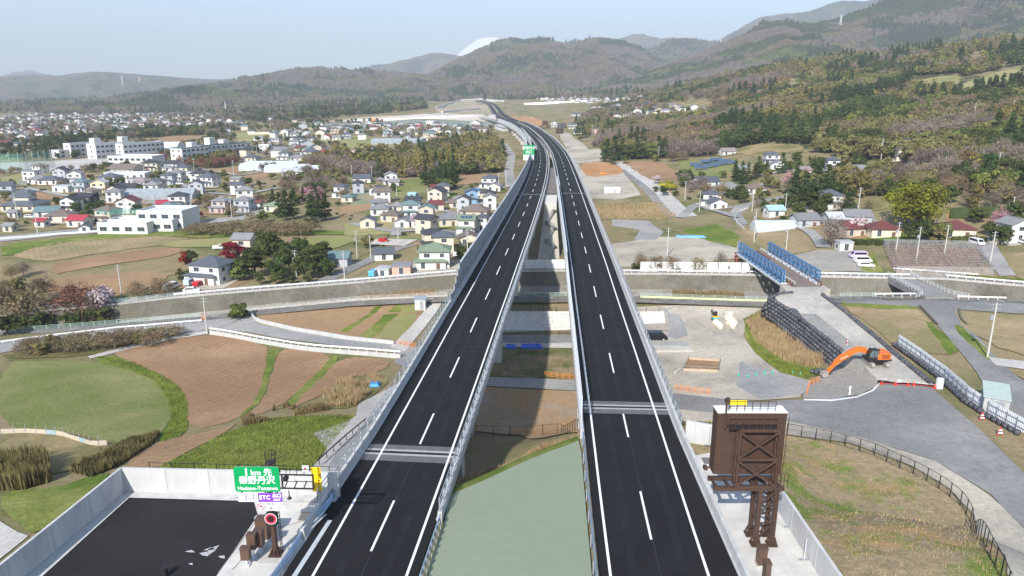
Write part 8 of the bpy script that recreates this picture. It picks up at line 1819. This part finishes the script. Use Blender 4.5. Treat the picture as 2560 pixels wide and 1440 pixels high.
def hill_wood(seed, n, mix, hs, cl=150.):
    U, V, Q = GRID[seed]; rs = np.random.RandomState(seed); nr, nc = U.shape
    i = rs.randint(1, nr - 1, n * 4); j = rs.randint(0, nc - 1, n * 4); a, b_ = rs.rand(n * 4), rs.rand(n * 4)
    ip_ = lambda M: (M[i, j] * (1 - a) + M[i, j + 1] * a) * (1 - b_) + (M[i + 1, j] * (1 - a) + M[i + 1, j + 1] * a) * b_
    X, Y, Zq = ip_(U), ip_(V), ip_(Q); px, py, dep = proj(X, Y, Zq); k = (px > -400) & (px < 3000) & (py > -60) & (py < 300) & (Zq > zt(X, Y) - 2)
    X, Y, Zq = X[k][:n], Y[k][:n], Zq[k][:n]; kinds = list(mix); base = np.array([mix[q] for q in kinds], float)
    f = np.stack([fbm(X / cl + 5 * q, (Y + Zq * 2) / cl + 3 * q, 60 + q, 3) for q in range(len(kinds))], 1); sc_ = base[None] * np.exp((f - .42) * 14) * (-np.log(rs.rand(len(X), len(kinds)) + 1e-9)) ** -.3; ch = sc_.argmax(1)
    for q in range(len(X)): allp.append((X[q], Y[q], Zq[q] - 1.5, kinds[ch[q]], rs.uniform(*hs)))
HM = {'cedar': .5, 'ever': .9, 'olive': .8, 'bud': 1.1, 'grey': 1.3, 'fresh': .25}
hill_wood(71, 26000, HM, (1.3, 2.1)); hill_wood(31, 15000, HM, (1.5, 2.4)); hill_wood(37, 5000, HM, (1.4, 2.0)); hill_wood(51, 20000, HM, (1.7, 2.7), 180.); hill_wood(45, 6000, HM, (1.9, 2.9))
A = np.array([(p[0], p[1], p[2]) for p in allp]); px, py, dep = proj(A[:, 0], A[:, 1], A[:, 2])
app = np.array([HBASE[p[3]] * p[4] for p in allp]) / dep
app[(px < -60) | (px > 2620) | (py > 1500)] = 0
order = np.argsort(-app); cnt = {}; indiv = set(); 
for i in order:
    if len(indiv) >= 560 or app[i] == 0: break
    nm = NAMES[allp[i][3]][0]
    if cnt.get(nm, 0) >= 150: continue
    cnt[nm] = cnt.get(nm, 0) + 1; indiv.add(int(i))
LAND = [((1780,420),'near the solar tables'),((2450,535),'near the tea field'),((2275,385),'round the white house high on the slope'),((2480,215),'below the upper meadow'),((1560,400),'behind the gravel yards'),((1480,340),'by the pink shop'),((2080,515),'round the white house above the blue bridge'),((1780,500),'round the gabled house by the lane bend'),((1940,405),'below the straw coloured clearing'),((2150,440),'round the houses in the wooded hollow'),((2350,460),'in the bamboo thicket'),((2540,340),'on the upper road of the slope'),((2000,310),'in the woods above the clearing'),((2250,310),'in the woods below the small meadow'),((1700,320),'in the woods beyond the solar field'),
 ((300,400),'beside the school'),((660,430),'beside the glasshouses'),((620,560),'by the plum orchard'),((1200,500),'in the viaduct village'),((950,560),'among the village gardens'),((1000,410),'in the grove behind the village'),((1200,390),'at the viaduct end of the grove'),((830,440),'at the glasshouse end of the grove'),((100,500),'among the lower left town houses'),((400,470),'among the upper left town houses'),((880,340),'by the meadow settlement'),((500,330),'in the tree belt behind the school'),((50,370),'left of the school')]
LAND = [(G(*a), b_) for a, b_ in LAND]
def where_of(p):
    d = [((p[0] - a.x) ** 2 + (p[1] - a.y) ** 2, b_) for a, b_ in LAND]; w_ = min(d)[1]; return w_, 'trees ' + w_
for i in indiv:
    p = allp[i]; w_, g_ = where_of(p); s_ = p[4]; w_ = w_ + (', taller than most' if s_ > 1.3 else (', smaller than most' if s_ < .7 else '')); tree(p[3], Vector((p[0], p[1], p[2] - .1)), s_, w_, g_)
rest = [i for i in range(len(allp)) if i not in indiv]
me = bpy.data.meshes.new('woodland'); me.from_pydata([(allp[i][0], allp[i][1], allp[i][2] - .2) for i in rest], [], [])
rs = np.random.RandomState(3)
for nm, ty, dat in (('tree_scale', 'FLOAT', np.array([allp[i][4] for i in rest], np.float32)), ('tree_turn', 'FLOAT', rs.uniform(0, 6.28, len(rest)).astype(np.float32)), ('tree_kind', 'INT', np.array([FARI[allp[i][3], rs.randint(2)] for i in rest], np.int32))):
    at = me.attributes.new(nm, ty, 'POINT'); at.data.foreach_set('value', dat)
wo_ = bpy.data.objects.new('woodland', me); C.objects.link(wo_); tag(wo_, 'mixed woods and distant trees covering the slopes and plain', 'woods', kind='stuff')
ng = bpy.data.node_groups.new('plant_trees', 'GeometryNodeTree'); ng.interface.new_socket('Geometry', in_out='INPUT', socket_type='NodeSocketGeometry'); ng.interface.new_socket('Geometry', in_out='OUTPUT', socket_type='NodeSocketGeometry')
N = ng.nodes; L_ = ng.links; gi = N.new('NodeGroupInput'); go = N.new('NodeGroupOutput'); ip = N.new('GeometryNodeInstanceOnPoints'); ci = N.new('GeometryNodeCollectionInfo')
ci.inputs['Collection'].default_value = FARC; ci.inputs['Separate Children'].default_value = True; ci.inputs['Reset Children'].default_value = True
def na(nm, ty): q = N.new('GeometryNodeInputNamedAttribute'); q.data_type = ty; q.inputs['Name'].default_value = nm; return q.outputs['Attribute']
cx_ = N.new('ShaderNodeCombineXYZ'); L_.new(na('tree_turn', 'FLOAT'), cx_.inputs['Z'])
e2r = N.new('FunctionNodeEulerToRotation'); L_.new(cx_.outputs[0], e2r.inputs[0])
L_.new(gi.outputs[0], ip.inputs['Points']); L_.new(ci.outputs[0], ip.inputs['Instance']); ip.inputs['Pick Instance'].default_value = True
L_.new(na('tree_kind', 'INT'), ip.inputs['Instance Index']); L_.new(e2r.outputs[0], ip.inputs['Rotation']); L_.new(na('tree_scale', 'FLOAT'), ip.inputs['Scale']); L_.new(ip.outputs[0], go.inputs[0])
md = wo_.modifiers.new('planting', 'NODES'); md.node_group = ng
print('trees', len(allp), 'individual', len(indiv))
# ---- reeds, tall grass, weeds
def blades(name, poly, n, h, w, m, label, seed, lean=.3, clump=None, world=None):
    rs = np.random.RandomState(seed); W_ = [G(*q) for q in poly]; x0, x1 = min(p[0] for p in W_), max(p[0] for p in W_); y0, y1 = min(p[1] for p in W_), max(p[1] for p in W_); b = MB(); pl_ = [(p[0], p[1]) for p in W_]; k = 0
    while k < n:
        X = rs.uniform(x0, x1, 4000); Y = rs.uniform(y0, y1, 4000); q = inpoly(X, Y, pl_)
        if clump: q &= fbm(X / clump, Y / clump, seed, 2) > (.40 if name != 'knoll_weeds' else .5)
        X, Y = X[q], Y[q]; Zz = zt(X, Y)
        if len(X) == 0: break
        HF = .45 + 1.1 * fbm(X / 2.3, Y / 2.3, seed + 3, 2) if h > .9 else np.ones(len(X)); kk = 0
        for x, y, z in zip(X, Y, Zz):
            hh = h * rs.uniform(.5, 1.15) * HF[kk]; kk += 1; a = rs.uniform(0, 6.28); e = rs.uniform(0, lean) * hh; dx, dy = math.cos(a) * w, math.sin(a) * w; tx, ty = rs.randn() * e, rs.randn() * e
            b.add([(x - dx, y - dy, z - .05), (x + dx, y + dy, z - .05), (x + tx * .5 + dx * .7, y + ty * .5 + dy * .7, z + hh * .6), (x + tx, y + ty, z + hh), (x + tx * .5 - dx * .7, y + ty * .5 - dy * .7, z + hh * .6)], [(0, 1, 2, 4), (4, 2, 3)]); k += 1
            if k >= n: break
    o = b.build(name, m); return tag(o, label, 'grass', kind='stuff')
REED = leafmat('dry_reed', (.46,.34,.19), .2, .3, 0); REEDG = leafmat('green_blade', (.21,.255,.05), .3, .3, 0); REEDB = leafmat('brown_reed', (.27,.21,.10), .3, .25, 0)
blades('dry_reeds', [(1862,805),(1900,790),(1925,800),(1960,838),(2010,878),(2060,905),(2045,925),(1960,905),(1890,855)], 6000, 1.9, .05, REED, 'tall dry reeds below the sandbag wall', 1)
blades('weeds', [(1858,800),(1905,775),(1905,790),(1870,830),(1900,880),(2040,935),(2020,948),(1960,935),(1890,885)], 5000, .7, .05, REEDG, 'green weeds along the yard edge below the reeds', 2)
blades('dry_reeds', [(800,985),(860,950),(920,938),(960,945),(925,985),(890,1015),(800,1022)], 3500, 1.3, .05, REED, 'dry reeds between the fields and the service pavement', 3, clump=3)
blades('tall_grass', [(560,1075),(620,1050),(700,1020),(800,1000),(830,1025),(740,1040),(640,1062)], 4500, 1.1, .05, REEDB, 'rough brown and green grass along the field edge', 4, clump=3)
blades('dry_bamboo', [(-40,1160),(60,1150),(125,1158),(130,1205),(60,1225),(-40,1230)], 5500, 2.5, .07, leafmat('dry_bamboo', (.20,.17,.07), .45, .25, 0), 'stand of dry brown bamboo below the meadow', 5, .12)
blades('hedge_weeds', [(180,1180),(260,1140),(330,1100),(400,1085),(380,1115),(300,1165),(230,1195)], 5000, 1.25, .07, leafmat('hedge_weed', (.14,.12,.05), .4, .2, 0), 'rough brown hedge along the lower field track', 6)
blades('grass', [(390,1172),(480,1128),(560,1085),(690,1045),(890,1040),(862,1070),(815,1125),(770,1185),(600,1182)], 12000, .38, .05, REEDG, 'thick short grass on the bank behind the exit signs', 7)
blades('grass', [(232,890),(330,905),(400,935),(450,968),(470,1010),(466,1082),(400,1110),(430,1050),(420,1000),(390,955),(320,925)], 6000, .35, .05, REEDG, 'grass strip between the green field and the ploughed field', 8)
blades('tall_grass', [(1120,1238),(1230,1190),(1370,1128),(1446,1100),(1446,1092),(1360,1115),(1220,1178),(1120,1228)], 2600, .7, .04, REED, 'dry grass tufts along the edge of the green median', 9)
blades('knoll_weeds', [(1700,1062),(1960,1088),(2130,1112),(2280,1170),(2372,1226),(2430,1300),(2520,1460),(2070,1470),(2000,1340),(1950,1240)], 2600, .35, .05, REEDG, 'patches of green weeds on the knoll', 10, clump=3.0)
blades('knoll_straw', [(1700,1062),(1960,1088),(2130,1112),(2280,1170),(2372,1226),(2430,1300),(2520,1460),(2070,1470),(2000,1340),(1950,1240)], 7000, .35, .05, REED, 'straw tufts on the knoll', 11, .9)
blades('reeds', [(900,735),(1090,722),(1100,745),(900,757)], 2500, 1.6, .06, REED, 'dry reeds in the river bed left of the viaduct', 12)
blades('weeds', [(2400,700),(2700,715),(2700,760),(2420,745)], 5000, .9, .08, REEDG, 'lush green weeds in the river channel right of the lane bridge', 13)
blades('weeds', [(1680,728),(1860,735),(1860,752),(1680,745)], 2500, 1.5, .06, REEDB, 'olive reeds along the river bed by the white hoarding', 14)
blades('weeds', [(1480,515),(1650,508),(1690,540),(1660,550),(1500,546)], 4000, 1.3, .09, REED, 'dry reed patch beyond the gravel lot', 15)
# ------------------------------------------------------------ utility poles and wires
CPOLE = mat('concrete_pole', (.52,.50,.46), .8, .06)
def upole(px, py, h, label, arms=2, trafo=False, grp='concrete utility poles'):
    p = G(px, py); t = thing('utility_pole', label, 'pole', p, group=grp)
    MB().tube([p + Vector((0,0,-.5)), p + Vector((0,0,h))], [.19, .11], 8).build('pole', CPOLE, t)
    for k in range(arms): MB().bar(p + Vector((-.85,0,h - .35 - .8*k)), p + Vector((.85,0,h - .35 - .8*k)), .09).build('crossarm', GALV, t)
    if trafo: MB().cyl(p + Vector((-.45,0,h - 3.2)), .3, .9, 12).build('transformer', GALV, t)
    return p + Vector((0,0,h))
tops = {}
for k, (px, py, h, tr, lb) in enumerate([(518,832,8.5,0,'by the junction of the lane and the curving wall'), (2468,895,10.5,1,'beside the vegetable plots at the right lane'), (305,742,9,0,'leaning over the ploughed terrace by the river'), (862,703,9,0,'on the lane corner left of the pink house'), (893,645,9,1,'beside the pale dry lot'), (927,648,8,0,'in front of the white garden shed'), (996,612,8,0,'behind the pale lot'), (742,700,9,1,'in front of the dark grove'),
        (1885,605,11,1,'behind the blue bridge on its left'), (1965,625,9,1,'behind the blue bridge on its right'), (2238,640,10,1,'at the hedge corner by the netted orchard'), (2290,655,10,1,'rising through the netted orchard'), (2360,640,9,0,'beside the hedge of the big red roofed house'), (2475,660,9,0,'by the drive beside the netted orchard'), (1668,640,9,0,'on the gravel lot beside the right viaduct'), (1880,530,9,1,'on the bend of the narrow lane'), (2145,530,9,1,'beside the white house on the right slope'), (1962,535,8,0,'beside the sky roofed shed'), (1712,500,9,0,'beside the yellow shrubs'), (1748,530,9,0,'before the white gabled house'), (2528,545,7,0,'beside the tea field'),
        (2202,400,11,1,'below the white house high on the slope'), (2433,305,12,1,'on the upper road of the right slope'), (2528,300,12,0,'at the upper right of the wooded slope'), (2490,450,11,0,'in the bamboo thicket'), (1646,403,10,0,'with a stay beside the brown field'), (1480,342,11,0,'at the head of the row beside the pink shop'), (1496,346,11,0,'second in the row beside the pink shop'), (1462,338,11,0,'by the pink shop door'), (1525,352,11,0,'last in the row beside the pink shop'),
        (45,548,10,1,'before the left farmhouse'), (73,515,9,0,'behind the left farmhouse roof'), (95,586,9,0,'beside the small red roofed shed'), (144,455,9,0,'on the brown field of the left town'), (483,555,10,1,'at the clinic corner'), (580,545,10,1,'between the mauve house and the grey house'), (585,440,10,0,'beside the brown plot below the glasshouses'), (486,428,9,0,'beside the cream house of the upper town'), (360,432,9,0,'by the white annex below the school'), (732,450,9,0,'beside the grey barn'), (315,550,9,0,'beside the clinic terrace'), (880,450,9,0,'left of the slate roofed cottage'), (930,452,9,0,'right of the slate roofed cottage'), (992,497,8,0,'in the netted garden'), (1247,480,10,0,'at the village end of the viaduct street'), (1012,372,10,0,'beside the meadow glasshouse'), (1265,470,10,0,'on the straight street below the viaduct'), (643,390,9,0,'among the houses beyond the school'), (1070,520,9,0,'between the maroon roofs'), (1145,575,9,0,'behind the sage roof'), (1169,648,9,0,'beside the noise barrier')]):
    tops[k] = upole(px, py, h, 'grey concrete utility pole ' + lb, 2 if h > 8 else 1, tr)
WIRE = mat('wire', (.03,.03,.03), .6, .05)
for a, c_ in ((0,7),(7,3),(3,4),(4,6),(10,11),(11,12),(12,13),(8,9),(9,10),(14,8),(1,11),(30,34),(34,35),(32,40)):
    p, q = tops[a], tops[c_]; t = thing('overhead_line', 'thin sagging overhead wires between the poles', 'wires', p, group='overhead wires')
    for dx in (-.6, .6): MB().tube([p.lerp(q, k / 8) + Vector((dx, 0, -.4 - 1.1 * (1 - (k / 4 - 1) ** 2))) for k in range(9)], .022, 3, cap=False).build('wire', WIRE, t)
